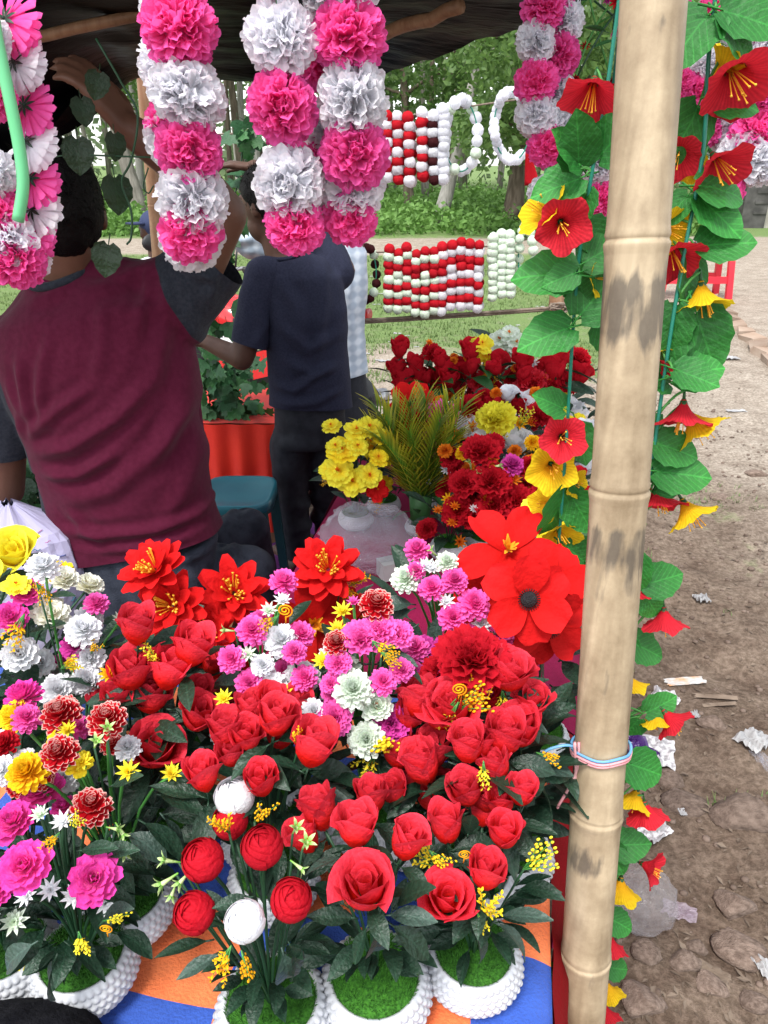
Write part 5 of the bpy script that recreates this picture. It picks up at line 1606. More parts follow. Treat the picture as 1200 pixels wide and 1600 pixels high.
def seated_man():
    Y0 = 1.52
    W_ = lambda px, py, dy=0.0: at(px, py, Y0 + dy)
    t = thing('person', V((W_(215, 880).x, Y0, 0)), 'seated person in maroon T-shirt with charcoal sleeves, back turned, one arm raised', 'person')
    k = mpp(W_(150, 600))
    # ---- body: one continuous skin
    mb = MB()
    hc = W_(93, 335, -.01)
    face = V((-.30, .95, .02))
    head_prims(mb, hc, face, V((-.05, .05, 1)), 1.0)
    neck = W_(100, 450, .01)
    capsule(mb, neck, .062, hc - V((0, .01, .05)), .055)
    rs, ls = W_(280, 462, .02), W_(0, 545, .02)
    loft(mb, [(W_(225, 900), (.15, 0, 0), (0, .10, 0)), (W_(205, 780), (.145, 0, 0), (0, .095, 0)), (W_(165, 620), (.165, 0, .02), (0, .105, 0)),
              (W_(140, 500), (.16, 0, .03), (0, .09, 0)), (W_(115, 450), (.075, 0, .01), (0, .06, 0))])
    el = W_(352, 335, .02); wr = W_(205, 205, -.06)
    capsule(mb, rs, .062, el, .043)
    capsule(mb, el, .043, (el + wr) / 2 + V((.012, 0, .01)), .041)
    capsule(mb, (el + wr) / 2 + V((.012, 0, .01)), .041, wr, .029)
    hand(mb, wr, (wr - el) + V((-.02, 0, .10)), (-.6, .3, -.4), 1.0, .42)
    el2 = W_(5, 765, .03); wr2 = W_(-50, 770, .24)
    capsule(mb, ls, .062, el2, .046)
    capsule(mb, el2, .045, wr2, .030)
    hand(mb, wr2, V((.2, .9, .1)), (0, 0, -1), 1.0, .5)
    hipn, hipf = W_(250, 905, .02), W_(225, 905, .10)
    kn1 = W_(388, 893, .10); kn2 = W_(384, 830, .34)
    an1, an2 = V((kn1.x + .03, kn1.y + .10, .10)), V((kn2.x + .03, kn2.y + .10, .10))
    for a, b, c in ((hipn, kn1, an1), (hipf, kn2, an2)):
        capsule(mb, a, .080, b, .058); capsule(mb, b, .056, c, .038)
        capsule(mb, c - V((0, .03, .05)), .036, c + V((.01, .16, -.066)), .028)
    finish(fuse(mb, .006), 'body', 'skin', t)
    hair_mesh(hc, face, V((-.05, .05, 1)), 1.0, 3, -.055).build('hair', 'hair', t)
    # ---- T-shirt
    mb = MB()
    def ring(px, py, hw, dep, tilt=0.0, dy=0.0):
        c = W_(px, py, dy)
        return (c, V((hw * mpp(c), 0, hw * mpp(c) * tilt)), V((0, dep, 0)))
    loft(mb, [ring(213, 925, 136, .118), ring(215, 885, 138, .122), ring(212, 835, 137, .122), ring(199, 770, 130, .116), ring(182, 690, 136, .118), ring(160, 610, 147, .125, .04),
              ring(146, 540, 154, .122, .08), ring(142, 485, 150, .110, .14, .005), ring(126, 448, 92, .085, .14, .01), ring(104, 428, 54, .068, .1, .01), ring(98, 415, 47, .062, .1, .01)], 36, 2.4)
    sl_r = W_(333, 408, .02)
    capsule(mb, W_(262, 480, .02), .088, sl_r, .072)
    capsule(mb, W_(250, 455, .02), .06, W_(150, 440, .01), .055)
    sl_l = W_(8, 700, .03)
    capsule(mb, W_(22, 555, .02), .082, sl_l, .064)
    capsule(mb, W_(30, 540, .02), .06, W_(90, 455, .01), .055)
    me = fuse(mb, .0055, 5)
    folds = [([(35, 690), (90, 640), (150, 600)], .009, 8), ([(45, 715), (110, 700), (180, 655), (250, 580)], .011, 10), ([(60, 748), (120, 745), (190, 705)], .009, 8),
             ([(90, 790), (170, 770), (250, 700), (300, 610)], .008, 12), ([(82, 835), (160, 838), (240, 832), (335, 812)], .009, 8),
             ([(140, 862), (220, 856), (300, 848)], .006, 7), ([(100, 800), (130, 830), (170, 850)], .006, 8), ([(25, 560), (30, 620), (42, 680)], .008, 8), ([(75, 520), (62, 600), (58, 660)], .006, 8),
             ([(150, 470), (158, 540), (150, 600)], .006, 10), ([(240, 440), (250, 520), (235, 600)], .007, 12), ([(280, 480), (285, 560), (270, 660), (220, 760)], .008, 12),
             ([(205, 420), (215, 470), (205, 540)], .006, 9), ([(120, 460), (170, 445), (230, 410)], .006, 10), ([(310, 700), (280, 780), (250, 830)], .006, 12), ([(300, 425), (320, 450), (310, 490)], .006, 8),
             ([(260, 415), (300, 440), (330, 440)], .006, 7), ([(0, 600), (20, 650), (15, 700)], .006, 8), ([(25, 480), (60, 470), (90, 450)], .005, 8)]
    displace(me, fold_fn(folds, 1.40, 3.0, .0045))
    hb = W_(215, 890, -.12); hb2 = W_(345, 836, -.12)
    hem_n = V((0.18, -.10, -1)).normalized()
    cut(me, [(W_(215, 872, -.11), hem_n), (W_(98, 424, -.06), V((-.10, -.42, 1)).normalized())])
    # sleeve ends
    def cut_end(me, p, nn, rad):
        bm = bmesh.new(); bm.from_mesh(me)
        fs = [f for f in bm.faces if (f.calc_center_median() - V(p)).length < rad]
        g = set(); [g.update(f.edges) for f in fs]; vv = set(); [vv.update(f.verts) for f in fs]
        bmesh.ops.bisect_plane(bm, geom=list(vv) + list(g) + fs, plane_co=V(p), plane_no=V(nn))
        dead = [f for f in bm.faces if (f.calc_center_median() - V(p)).length < rad and (f.calc_center_median() - V(p)).dot(V(nn)) > 0]
        bmesh.ops.delete(bm, geom=dead, context='FACES')
        bm.to_mesh(me); bm.free()
    cut_end(me, W_(338, 402, .02), (W_(338, 402) - W_(270, 475)).normalized(), .15)
    cut_end(me, W_(8, 706, .03), V((-.05, .05, -1)), .15)
    # raglan seams: right one from collar to armpit, left one mirrored
    body_, rsl = split(me, W_(258, 430), (V((1, 0, .42))).normalized())
    body_, lsl = split(body_, W_(18, 560), (V((-1, 0, -.12))).normalized())
    finish(body_, 'shirt', 'shirt_maroon', t)
    tag(finish(rsl, 'sleeve', 'shirt_charcoal', t), 'charcoal raglan sleeve of the raised arm')
    tag(finish(lsl, 'sleeve', 'shirt_charcoal', t), 'charcoal sleeve of the lowered arm')
    mb = MB()       # ribbed collar
    c0 = W_(98, 424, .005)
    pts = []
    for i in range(33):
        a = 2 * pi * i / 32
        p = c0 + V((cos(a) * .063, sin(a) * .074, cos(a) * .012 + .022 * sin(a) + .004))
        pts.append(p)
    mb.tube(pts, .0085, 8, cap=False)
    mb.build('collar', 'shirt_charcoal', t)
    # ---- jeans
    mb = MB()
    loft(mb, [(W_(226, 960), (.175, 0, 0), (0, .130, 0)), (W_(226, 915), (.175, 0, 0), (0, .130, 0)), (W_(224, 875), (.170, 0, 0), (0, .120, 0)), (W_(222, 840), (.160, 0, 0), (0, .110, 0))], 30, 2.3)
    for a, b, c in ((hipn, kn1, an1), (hipf, kn2, an2)):
        capsule(mb, a, .096, b, .070); capsule(mb, b, .069, c + V((0, 0, .04)), .052)
    me = fuse(mb, .0075, 5)
    displace(me, fold_fn([([(300, 870), (330, 900), (350, 930)], .008, 9), ([(285, 885), (300, 915), (310, 940)], .008, 9), ([(260, 880), (300, 880), (345, 860)], .006, 8)], 1.42, 9.0, .005))
    finish(me, 'jeans', 'jeans', t)
    # plain wooden stool under him
    s = thing('wooden_stool', V((W_(235, 900).x, Y0 + .03, 0)), 'wooden stool underneath the seated person', 'stool')
    c = V((W_(235, 900).x, Y0 + .05, hipn.z - .115))
    mb = MB(); mb.box(c, (.19, .15, .018)); mb.build('seat', 'wood', s, smooth=False)
    for dx in (-.15, .15):
        for dy in (-.11, .11):
            mb = MB(); mb.box((c.x + dx, c.y + dy, (c.z - .018) / 2 - .015), (.018, .018, (c.z - .018) / 2 + .014)); mb.build('leg', 'wood', s, smooth=False)
seated_man()

def standing(name_label, cx, Y0, shirt, jeans_m, skin_m, face, head_px, waist_px, hem_py, spec):
    pass

def navy_man():
    Y0 = 2.72
    W_ = lambda px, py, dy=0.0: at(px, py, Y0 + dy)
    t = thing('person', V((W_(485, 800).x, Y0, 0)), 'standing person in navy T-shirt and dark jeans reaching towards the ivy', 'person')
    mb = MB()
    hc = W_(418, 322); face = V((-.85, .50, -.05)); up = V((-.05, .02, 1))
    head_prims(mb, hc, face, up, .98)
    neck = W_(440, 400)
    capsule(mb, neck, .058, hc - V((-.012, 0, .05)), .053)
    ls, rs = W_(412, 436, -.065), W_(532, 424, .09)
    loft(mb, [(W_(482, 680), (.122, .035, 0), (-.03, .10, 0)), (W_(483, 600), (.120, .04, 0), (-.03, .09, 0)), (W_(478, 500), (.14, .05, 0), (-.03, .10, 0)),
              (W_(470, 430), (.138, .06, 0), (-.03, .08, 0)), (W_(455, 398), (.07, .02, 0), (0, .055, 0))])
    e1 = W_(378, 560, -.10); w1 = W_(318, 532, -.02)
    capsule(mb, ls, .058, e1, .043); capsule(mb, e1, .042, w1, .027)
    hand(mb, w1, V((-1, .1, .25)), (0, .6, -.8), 1.0, .35)
    e2 = W_(470, 300, .25); w2 = W_(398, 262, .12)
    capsule(mb, rs, .055, e2, .040); capsule(mb, e2, .040, w2, .028)
    hand(mb, w2, V((-1, -.1, .12)), (0, .1, -1), 1.05, .55)
    hips = [W_(455, 690, -.02), W_(512, 690, .04)]
    feet = [V((W_(470, 900).x - .01, Y0 - .02, .07)), V((W_(515, 900).x, Y0 + .08, .07))]
    kn = [V((hips[i].x * .45 + feet[i].x * .55 + (-.01), hips[i].y - .0, .46)) for i in range(2)]
    for h_, k_, f_ in zip(hips, kn, feet):
        capsule(mb, h_, .066, k_, .052); capsule(mb, k_, .052, f_, .036)
        capsule(mb, f_ - V((0, .03, .035)), .034, f_ + V((-.10, .12, -.045)), .026)
    finish(fuse(mb, .007), 'body', 'skin_dark', t)
    hair_mesh(hc, face, up, .98, 8, -.03).build('hair', 'hair', t)
    mb = MB()
    def ring(px, py, hw, dep, dy=0.0):
        c = W_(px, py, dy); w = hw * mpp(c)
        return (c, V((w, w * .35, 0)), V((-dep * .3, dep, 0)))
    loft(mb, [ring(486, 680, 63, .125), ring(486, 640, 62, .125), ring(484, 600, 61, .12), ring(480, 540, 62, .12), ring(474, 480, 66, .125), ring(468, 430, 64, .115), ring(456, 402, 42, .085), ring(447, 388, 26, .070)], 34, 2.3)
    capsule(mb, W_(525, 425, .08), .070, (rs * .45 + e2 * .55), .064)
    me = fuse(mb, .0075, 5)
    FO = [([(425, 600), (460, 610), (520, 570)], .011, 6), ([(430, 500), (480, 545), (530, 525)], .010, 8), ([(440, 440), (465, 480), (470, 540)], .009, 8),
          ([(500, 400), (505, 470), (495, 560)], .010, 8), ([(430, 628), (490, 630), (535, 612)], .009, 6), ([(440, 560), (490, 585), (530, 575)], .009, 7)]
    displace(me, fold_fn(FO, Y0 - .12, 5.0, .007))
    cut(me, [(W_(480, 640, -.10), V((-.06, -.12, -1)).normalized())])
    cut_local(me, W_(446, 398, -.04), V((-.10, -.30, 1)), .085)
    mb = MB()
    capsule(mb, W_(414, 431, -.065), .073, W_(384, 562, -.10), .064)
    sl = fuse(mb, .0075, 4)
    displace(sl, fold_fn([([(400, 470), (412, 510), (398, 540)], .008, 6)], Y0 - .14, 8.0, .007))
    cut(sl, [(W_(387, 538, -.10), (W_(387, 538, -.10) - W_(412, 440, -.07)).normalized())])
    finish(sl, 'sleeve', 'shirt_navy', t)
    mb = MB(); pts = []
    for i in range(29):
        a = 2 * pi * i / 28
        pts.append(W_(446, 398, .0) + V((cos(a) * .062, sin(a) * .066, .010 + .018 * sin(a) + .006 * cos(a))))
    mb.tube(pts, .008, 7, cap=False); mb.build('collar', 'shirt_navy', t)
    finish(me, 'shirt', 'shirt_navy', t)
    mb = MB()
    loft(mb, [(W_(484, 690), (.138, .04, 0), (-.03, .116, 0)), (W_(484, 640), (.132, .04, 0), (-.03, .11, 0)), (W_(484, 622), (.13, .04, 0), (-.03, .105, 0))], 30, 2.2)
    for h_, k_, f_ in zip(hips, kn, feet):
        capsule(mb, h_ - V((0, 0, .0)), .088, k_, .074); capsule(mb, k_, .074, f_ + V((0, 0, .02)), .060)
    me = fuse(mb, .009, 5)
    displace(me, fold_fn([([(430, 700), (460, 690), (500, 700)], .008, 8), ([(450, 790), (480, 800), (510, 790)], .010, 8), ([(455, 830), (490, 835), (520, 825)], .010, 7)], Y0 - .1, 2.0, .008))
    finish(me, 'jeans', 'jeans_black', t)
    for f_ in feet:
        mb = MB(); d = V((-.10, .15, 0)).normalized(); x = V((d.y, -d.x, 0))
        rows = []
        for i in range(9):
            s = i / 8; w = .048 * (1 - (2 * s - 1) ** 6 * .5)
            c = f_ + d * (-.07 + .27 * s); 
            rows.append([V((c.x + x.x * w * g, c.y + x.y * w * g, z)) for g, z in ((-1, -.012), (-1, .012), (1, .012), (1, -.012))])
        ids = mb.grid(rows, 0, True); mb.face(ids[0][::-1]); mb.face(ids[-1])
        mb.build('sandal', 'sandal', t)
navy_man()

def check_man():
    Y0 = 3.30
    W_ = lambda px, py, dy=0.0: at(px, py, Y0 + dy)
    t = thing('person', V((W_(530, 700).x, Y0, 0)), 'person in pale blue checked shirt standing behind the navy T-shirt, arm stretched left', 'person')
    mb = MB()
    hc = W_(505, 272); face = V((-.8, .6, 0)); up = V((0, 0, 1))
    head_prims(mb, hc, face, up, .98)
    capsule(mb, W_(508, 350), .056, hc - V((0, 0, .05)), .052)
    loft(mb, [(W_(520, 600), (.14, .03, 0), (0, .10, 0)), (W_(520, 520), (.13, .03, 0), (0, .09, 0)), (W_(516, 430), (.16, .04, 0), (0, .105, 0)), (W_(512, 375), (.15, .04, 0), (0, .08, 0)), (W_(510, 350), (.06, 0, 0), (0, .05, 0))])
    ls, rs = W_(470, 382, -.03), W_(548, 390, .06)
    e1, w1 = W_(395, 385, -.10), W_(325, 350, -.12)
    capsule(mb, ls, .055, e1, .040); capsule(mb, e1, .040, w1, .027); hand(mb, w1, V((-1, 0, .2)), (0, 1, 0), 1, .5)
    e2, w2 = W_(555, 470, .10), W_(535, 540, .22)
    capsule(mb, rs, .055, e2, .042); capsule(mb, e2, .040, w2, .027); hand(mb, w2, V((-.4, .4, -.5)), (-1, 0, 0), 1, .4)
    hips = [W_(505, 615, -.02), W_(545, 615, .04)]
    feet = [V((hips[0].x, Y0, .08)), V((hips[1].x + .03, Y0 + .10, .08))]
    for h_, f_ in zip(hips, feet):
        k_ = (h_ * .47 + f_ * .53) + V((0, -.0, .02))
        capsule(mb, h_, .08, k_, .053); capsule(mb, k_, .052, f_, .035); capsule(mb, f_ - V((0, 0, .045)), .034, f_ + V((-.10, .10, -.052)), .026)
    finish(fuse(mb, .008), 'body', 'skin_dark', t)
    hair_mesh(hc, face, up, .98, 12, -.03).build('hair', 'hair', t)
    mb = MB()
    def ring(px, py, hw, dep):
        c = W_(px, py); w = hw * mpp(c)
        return (c, V((w, w * .2, 0)), V((0, dep, 0)))
    loft(mb, [ring(524, 620, 52, .13), ring(522, 580, 52, .13), ring(519, 520, 50, .125), ring(515, 450, 60, .135), ring(512, 395, 62, .13), ring(510, 368, 50, .11), ring(509, 350, 26, .08)], 30, 2.2)
    capsule(mb, W_(480, 388, -.02), .070, e1 + V((0, 0, 0)), .056); capsule(mb, e1, .056, e1 * .3 + w1 * .7, .045)
    capsule(mb, W_(545, 396, .05), .070, e2, .056)
    me = fuse(mb, .009, 5)
    displace(me, fold_fn([([(535, 400), (545, 480), (550, 560)], .012, 6), ([(545, 420), (535, 500), (540, 590)], .010, 5), ([(360, 378), (400, 372), (440, 385)], .010, 5)], Y0 - .12, 4.0, .010))
    cut(me, [(W_(540, 592, -.1), V((.1, -.1, -1)).normalized())])
    finish(me, 'shirt', 'shirt_check', t)
    mb = MB()
    loft(mb, [(W_(524, 660), (.15, .03, 0), (0, .12, 0)), (W_(524, 620), (.15, .03, 0), (0, .12, 0)), (W_(522, 575), (.14, .03, 0), (0, .11, 0))], 26, 2.2)
    for h_, f_ in zip(hips, feet):
        k_ = (h_ * .47 + f_ * .53) + V((0, 0, .02))
        capsule(mb, h_, .095, k_, .068); capsule(mb, k_, .068, f_ + V((0, 0, .02)), .056)
    finish(fuse(mb, .010, 5), 'trousers', 'jeans_black', t)
check_man()
# ------------------------------------------------------------------ tissue pompom garlands hanging from the canopy's front edge
WT, HP = 'p_tissue', 'p_hotpink'
def proj(p):
    d = p - V((0, 0, CAMZ)); dep = d.y * cos(PITCH) - d.z * sin(PITCH)
    return 600 + FPX * d.x / dep, 800 - FPX * (d.y * sin(PITCH) + d.z * cos(PITCH)) / dep
def garland(label, balls, Y, seed, group='pink and white tissue garlands', top=None, kind='pompom', cord='tube_green'):
    r = random.Random(seed)
    P = [at(x, y, Y + (b[4] if len(b) > 4 else 0)) for b in balls for x, y in [(b[1], b[2])]]
    tp_ = top or V((P[0].x, P[0].y, 1.97))
    t = thing('garland', P[-1], label, 'garland', group)
    mb = MB(); mb.tube(smooth_path([tp_] + P, 4), .0035, 6); mb.build('cord', cord, t)
    for b, p in zip(balls, P):
        n = V((r.uniform(-.4, .4), -1, r.uniform(-.2, .5)))
        o = head(kind, b[0], t, p, n, b[3] * mpp(p) * r.uniform(.93, 1.01), r)
        o.scale = (o.scale[0] * r.uniform(.95, 1.05), o.scale[1] * r.uniform(.95, 1.05), o.scale[2] * r.uniform(.9, 1.02))
        if len(b) > 5: o.scale = (o.scale[0], o.scale[1] * b[5], o.scale[2])
    return t
garland('pink and white tissue garland hanging alone left of the paired garlands', [(HP, 280, 45, 112), (WT, 292, 148, 112), (HP, 296, 236, 100), (WT, 300, 312, 106), (HP, 298, 360, 92, 0.0)], .98, 1)
garland('tissue garland with pink lowest ball, left one of the pair', [(HP, 432, -62, 105), (WT, 438, 60, 104), (HP, 442, 168, 104), (WT, 452, 288, 106), (HP, 460, 352, 86, 0.0)], .98, 2)
garland('tissue garland with large pink ball on top, right one of the pair', [(WT, 538, -40, 108), (HP, 546, 58, 116), (WT, 552, 156, 114), (HP, 553, 240, 108), (WT, 550, 292, 100, .03), (HP, 546, 340, 80, .03)], .99, 3)
# second strands that show behind
garland('tissue garland half hidden behind the right one of the pair', [(WT, 520, -10, 90), (HP, 510, 95, 90), (WT, 515, 200, 84), (HP, 500, 262, 84), (WT, 492, 310, 80)], 1.09, 4)
garland('white-ended tissue garland half hidden behind the lone garland', [(WT, 262, 10, 80), (WT, 262, 105, 84), (HP, 262, 190, 70), (WT, 268, 215, 78), (WT, 300, 368, 90, .0)], 1.06, 5)
def back_garland():
    """looped garland at the left edge, flowers seen from behind with green sepals, pale green tube"""
    r = random.Random(9); Y = .90
    t = thing('garland', at(30, 420, Y), 'looped pink and white garland with pale green tube at the left edge', 'garland', 'pink and white tissue garlands')
    mb = MB(); mb.tube(smooth_path([at(-20, -30, Y - .05), at(-5, 60, Y - .05), at(14, 150, Y - .05), at(30, 230, Y - .05), at(36, 290, Y - .05), at(28, 345, Y - .05)], 5), .0062, 10); mb.build('cord', 'tube_green', t)
    seq = [(HP, 8, 30, 100), (WT, 22, 98, 90), (HP, 38, 165, 84), (WT, 42, 222, 86), (HP, 48, 280, 84), (WT, 50, 328, 82), (HP, 46, 372, 76), (WT, 36, 400, 80)]
    for k, (c, x, y, w) in enumerate(seq):
        p = at(x, y, Y)
        n = V((.35, .75, -.45)) + V((r.uniform(-.15, .15), 0, r.uniform(-.1, .1)))
        o = head('back', c, t, p, n, w * mpp(p), r)
        sub(lib('back_calyx', lambda: mk_calyx(8, .22, .07, -8, .06), 'l_dark'), 'calyx', o, (0, 0, .0))
    for k, (c, x, y, w) in enumerate([(HP, -8, 335, 80), (WT, 12, 375, 86), (HP, 22, 405, 84), (WT, -12, 270, 70), (HP, -15, 150, 70), (WT, -20, 60, 70)]):
        p = at(x, y, Y - .03)
        head('pompom', c, t, p, (0, -1, .2), w * mpp(p), r)
back_garland()
# right-hand cluster behind the bamboo post
for i, (lab, balls, Y, cc) in enumerate((
    ('left strand of the tissue garlands hanging left of the bamboo post', [(HP, 850, 12, 62), (WT, 838, 66, 62), (HP, 838, 128, 66), (WT, 838, 178, 62), (HP, 856, 228, 62), (WT, 850, 300, 48)], 1.22, 0),
    ('right strand of the tissue garlands hanging left of the bamboo post', [(WT, 880, 30, 66), (HP, 868, 88, 70), (WT, 872, 150, 66), (WT, 856, 195, 66), (HP, 875, 235, 66), (WT, 905, 185, 54), (WT, 935, 255, 56), (HP, 940, 310, 50)], 1.24, 0),
    ('strand of tissue flowers hanging at the top right corner', [(HP, 1195, 40, 70), (WT, 1190, 90, 72), (HP, 1185, 150, 64), (HP, 1180, 205, 70), (WT, 1165, 245, 78), (HP, 1130, 300, 62), (WT, 1195, 250, 70)], 1.18, 0),
    ('strand of tissue flowers just right of the bamboo post top', [(WT, 1150, 30, 60), (HP, 1115, 20, 56), (WT, 1108, 100, 54), (HP, 1095, 140, 48), (WT, 1135, 170, 60), (HP, 1105, 205, 44), (HP, 1060, 130, 44), (WT, 1150, 215, 70)], 1.22, 0))):
    garland(lab, balls, Y, 20 + i)
def hanging_sprays():
    r = random.Random(15)
    c = at(960, 130, 1.26)
    t = thing('hanging_flower_bunch', c, 'bunch of pink buds on thin green stems hanging behind the bamboo post', 'flower bunch')
    top = V((c.x, c.y, 1.95))
    for k in range(34):
        px, py = r.uniform(885, 1190), r.uniform(-20, 250)
        e = at(px, py, 1.26 + r.uniform(-.05, .08))
        s = at(r.uniform(900, 1100), r.uniform(-80, 40), 1.28)
        stem(t, s, (s + e) / 2 + V((r.uniform(-.03, .03), 0, .03)), e, .0016, 'stem_dark' if k % 2 else 'stem')
        head('daisy', ('p_pink', 'p_crimson', 'p_magenta')[k % 3], t, e, V((r.uniform(-.6, .6), -.7, r.uniform(-.7, .4))), r.uniform(.016, .026), r)
        if k % 2:
            leaf(t, (s + e) / 2, V((r.uniform(-1, 1), r.uniform(-.4, .2), r.uniform(-.6, .6))), .04, 'l_mid', r, wid=.7)
    mb = MB(); mb.tube([top, c], .004, 6); mb.build('cord', 'cord_green', t)
hanging_sprays()

# ------------------------------------------------------------------ hibiscus vines down both sides of the post
for _i in range(3):
    lib('serr_%d' % _i, lambda: mk_serrated(_i, 1, .86, -38 + 14 * _i), 'l_bright')
def vleaf(t, p, dpx, size, r, facing=(0, -.8, .6)):
    """leaf with its blade facing roughly the given way and its tip towards dpx"""
    d = V(dpx).normalized(); n = V(facing); n = (n - d * n.dot(d)).normalized()
    M = Matrix((d, n.cross(d), n)).transposed()
    return put(FM['serr_%d' % r.randrange(3)], 'leaf', t, p, M.to_quaternion(), size)
def vine(label, cord, leaves, flowers, seed):
    r = random.Random(seed)
    P = [at(x, y, Y) for x, y, Y in cord]
    t = thing('flower_vine', P[-1], label, 'flower vine', 'red and yellow hibiscus vines by the post')
    mb = MB(); path = smooth_path(P, 6); mb.tube(path, .0022, 6); mb.build('cord', 'cord_green', t)
    def near(p):
        return min(path, key=lambda q: (q - p).length)
    for (x, y, ang, L, Y) in leaves:     # x,y: leaf base, ang: photo direction of the tip (deg, 0=right, 90=down)
        p = at(x, y, Y); q = at(x + cos(R(ang)) * 100, y + sin(R(ang)) * 100, Y + r.uniform(-.02, .02))
        vleaf(t, p, q - p, L * mpp(p) * .98 * r.uniform(.88, 1.12), r, (r.uniform(-.6, .6), -.75, .65))
        c = near(p)
        if (c - p).length < .12: stem(t, c, (c + p) / 2 + V((0, 0, .006)), p, .0014, 'stem')
    for (x, y, w, colr, n, Y) in flowers:
        p = at(x, y, Y); n = V(n).normalized(); s = w * mpp(p) * (.92 if n.y < -.85 else 1.05)
        head('hibiscus', colr, t, p - n * s * .38, n, s, r)
        c = near(p); e = p - n * s * .55
        if (c - e).length < .16: stem(t, c, (c + e) / 2 + V((0, 0, .01)), e, .0016, 'stem')
HR, HY = 'p_hibred', 'p_hibyel'
vine('hibiscus vine hanging on the left side of the bamboo post',
     [(975, -60, .88), (962, 40, .88), (945, 160, .88), (925, 270, .88), (905, 400, .89), (895, 520, .90), (888, 640, .90), (880, 760, .90), (872, 860, .92)],
     [(905, 265, -95, 95, .88), (910, 262, -135, 70, .88), (915, 275, 155, 90, .88), (930, 250, -45, 95, .88), (920, 290, 110, 60, .885), (905, 430, 180, 92, .88), (905, 425, 160, 60, .87), (905, 415, -30, 80, .89), (915, 345, 60, 70, .90),
      (898, 510, 160, 85, .89), (900, 500, -50, 90, .89), (900, 470, -80, 60, .90), (935, 500, 60, 70, .91), (885, 640, 200, 60, .90), (885, 755, 110, 95, .90), (890, 770, 60, 80, .91), (880, 850, 40, 70, .92), (900, 660, 80, 60, .92), (905, 880, 70, 60, .93)],
     [(922, 150, 84, HR, (-.25, -.55, -.75), .87), (950, 160, 50, HY, (.4, -.5, -.5), .90), (880, 352, 88, HR, (-.05, -.97, -.1), .86), (850, 330, 80, HY, (-.75, -.3, .55), .885), (935, 432, 60, HY, (.6, -.6, .1), .90),
      (880, 685, 74, HR, (-.1, -.93, .2), .89), (862, 733, 80, HY, (-.15, -.95, .05), .90), (850, 790, 50, HY, (-.7, -.5, .1), .93), (898, 755, 40, HY, (.5, -.8, 0), .91), (875, 838, 66, HY, (.1, -.8, -.3), .92)], 31)
vine('long hibiscus vine hanging down the right side of the bamboo post',
     [(1125, -60, .86), (1108, 80, .86), (1098, 240, .86), (1068, 400, .85), (1045, 540, .84), (1022, 700, .83), (1000, 850, .82), (985, 1010, .81), (968, 1150, .80), (957, 1280, .79), (950, 1420, .78), (945, 1580, .77), (942, 1700, .76)],
     [(1115, 15, 130, 120, .86), (1118, 12, 25, 105, .85), (1122, 20, 60, 100, .85), (1110, 165, 0, 85, .86), (1095, 155, 115, 100, .87), (1085, 290, 10, 85, .85), (1085, 300, 50, 110, .86), (1080, 300, 130, 70, .87), (1085, 385, 0, 95, .85),
      (1075, 395, 95, 110, .86), (1055, 470, 100, 90, .85), (1065, 480, 120, 120, .85), (1085, 480, 75, 100, .85), (1080, 500, 40, 60, .87), (1050, 600, 200, 60, .85), (1045, 590, -10, 95, .83), (1050, 575, 25, 70, .82), (1030, 640, 150, 70, .84), (1018, 690, 20, 70, .83), (1010, 735, 175, 60, .83), (1015, 735, 10, 95, .82), (1015, 760, -20, 70, .84),
      (995, 860, 95, 75, .82), (985, 840, 130, 60, .83), (1000, 915, -15, 75, .81), (1000, 920, 55, 70, .81), (990, 930, 100, 60, .82), (980, 1000, 30, 75, .81), (975, 990, 95, 60, .82), (1005, 1115, -25, 65, .80), (1000, 1120, 130, 55, .80), (975, 1190, 20, 75, .79), (970, 1190, 95, 65, .79), (950, 1320, 0, 65, .79), (945, 1315, 60, 55, .79),
      (945, 1430, 30, 55, .78), (940, 1440, 90, 55, .78), (875, 1530, 185, 55, .70), (945, 1510, 10, 50, .77)],
     [(1152, 128, 104, HR, (.15, -.75, -.6), .84), (1140, 100, 90, HY, (.45, -.2, .7), .87), (1060, 245, 66, HR, (-.3, -.8, -.4), .87), (1128, 262, 84, HR, (.25, -.7, -.55), .85), (1085, 265, 50, HY, (-.2, -.6, -.2), .88), (1050, 358, 70, HY, (.5, -.85, -.1), .86), (1058, 405, 74, HR, (.2, -.75, -.55), .85),
      (1098, 472, 80, HY, (.12, -.35, -.92), .85), (1018, 570, 60, HR, (-.4, -.6, -.6), .85), (1030, 555, 50, HY, (.2, -.5, -.6), .86), (1066, 655, 76, HR, (-.05, -.35, -.92), .83), (1092, 668, 76, HY, (.55, -.35, -.7), .84), (1030, 785, 72, HR, (.1, -.5, -.85), .83), (1080, 805, 72, HY, (.45, -.5, -.7), .82), (1000, 765, 50, HR, (-.4, -.6, -.5), .85),
      (990, 925, 58, HR, (.2, -.35, -.85), .82), (985, 945, 52, HY, (.1, -.4, -.9), .83), (1038, 972, 62, HR, (.1, -.3, -.95), .81), (982, 1070, 54, HY, (.25, -.35, -.9), .80), (1052, 1128, 58, HR, (.6, -.5, -.55), .79), (1025, 1125, 50, HY, (.1, -.45, -.85), .80), (990, 1252, 56, HY, (-.3, -.45, -.85), .79), (1010, 1272, 56, HR, (.2, -.3, -.95), .78),
      (1020, 1358, 52, HR, (.7, -.6, .1), .78), (968, 1392, 58, HY, (-.1, -.35, -.92), .78), (952, 1478, 50, HR, (-.1, -.5, -.85), .77), (950, 1550, 46, HY, (.2, -.5, -.85), .77), (945, 1585, 46, HR, (.1, -.6, -.7), .76)], 32)

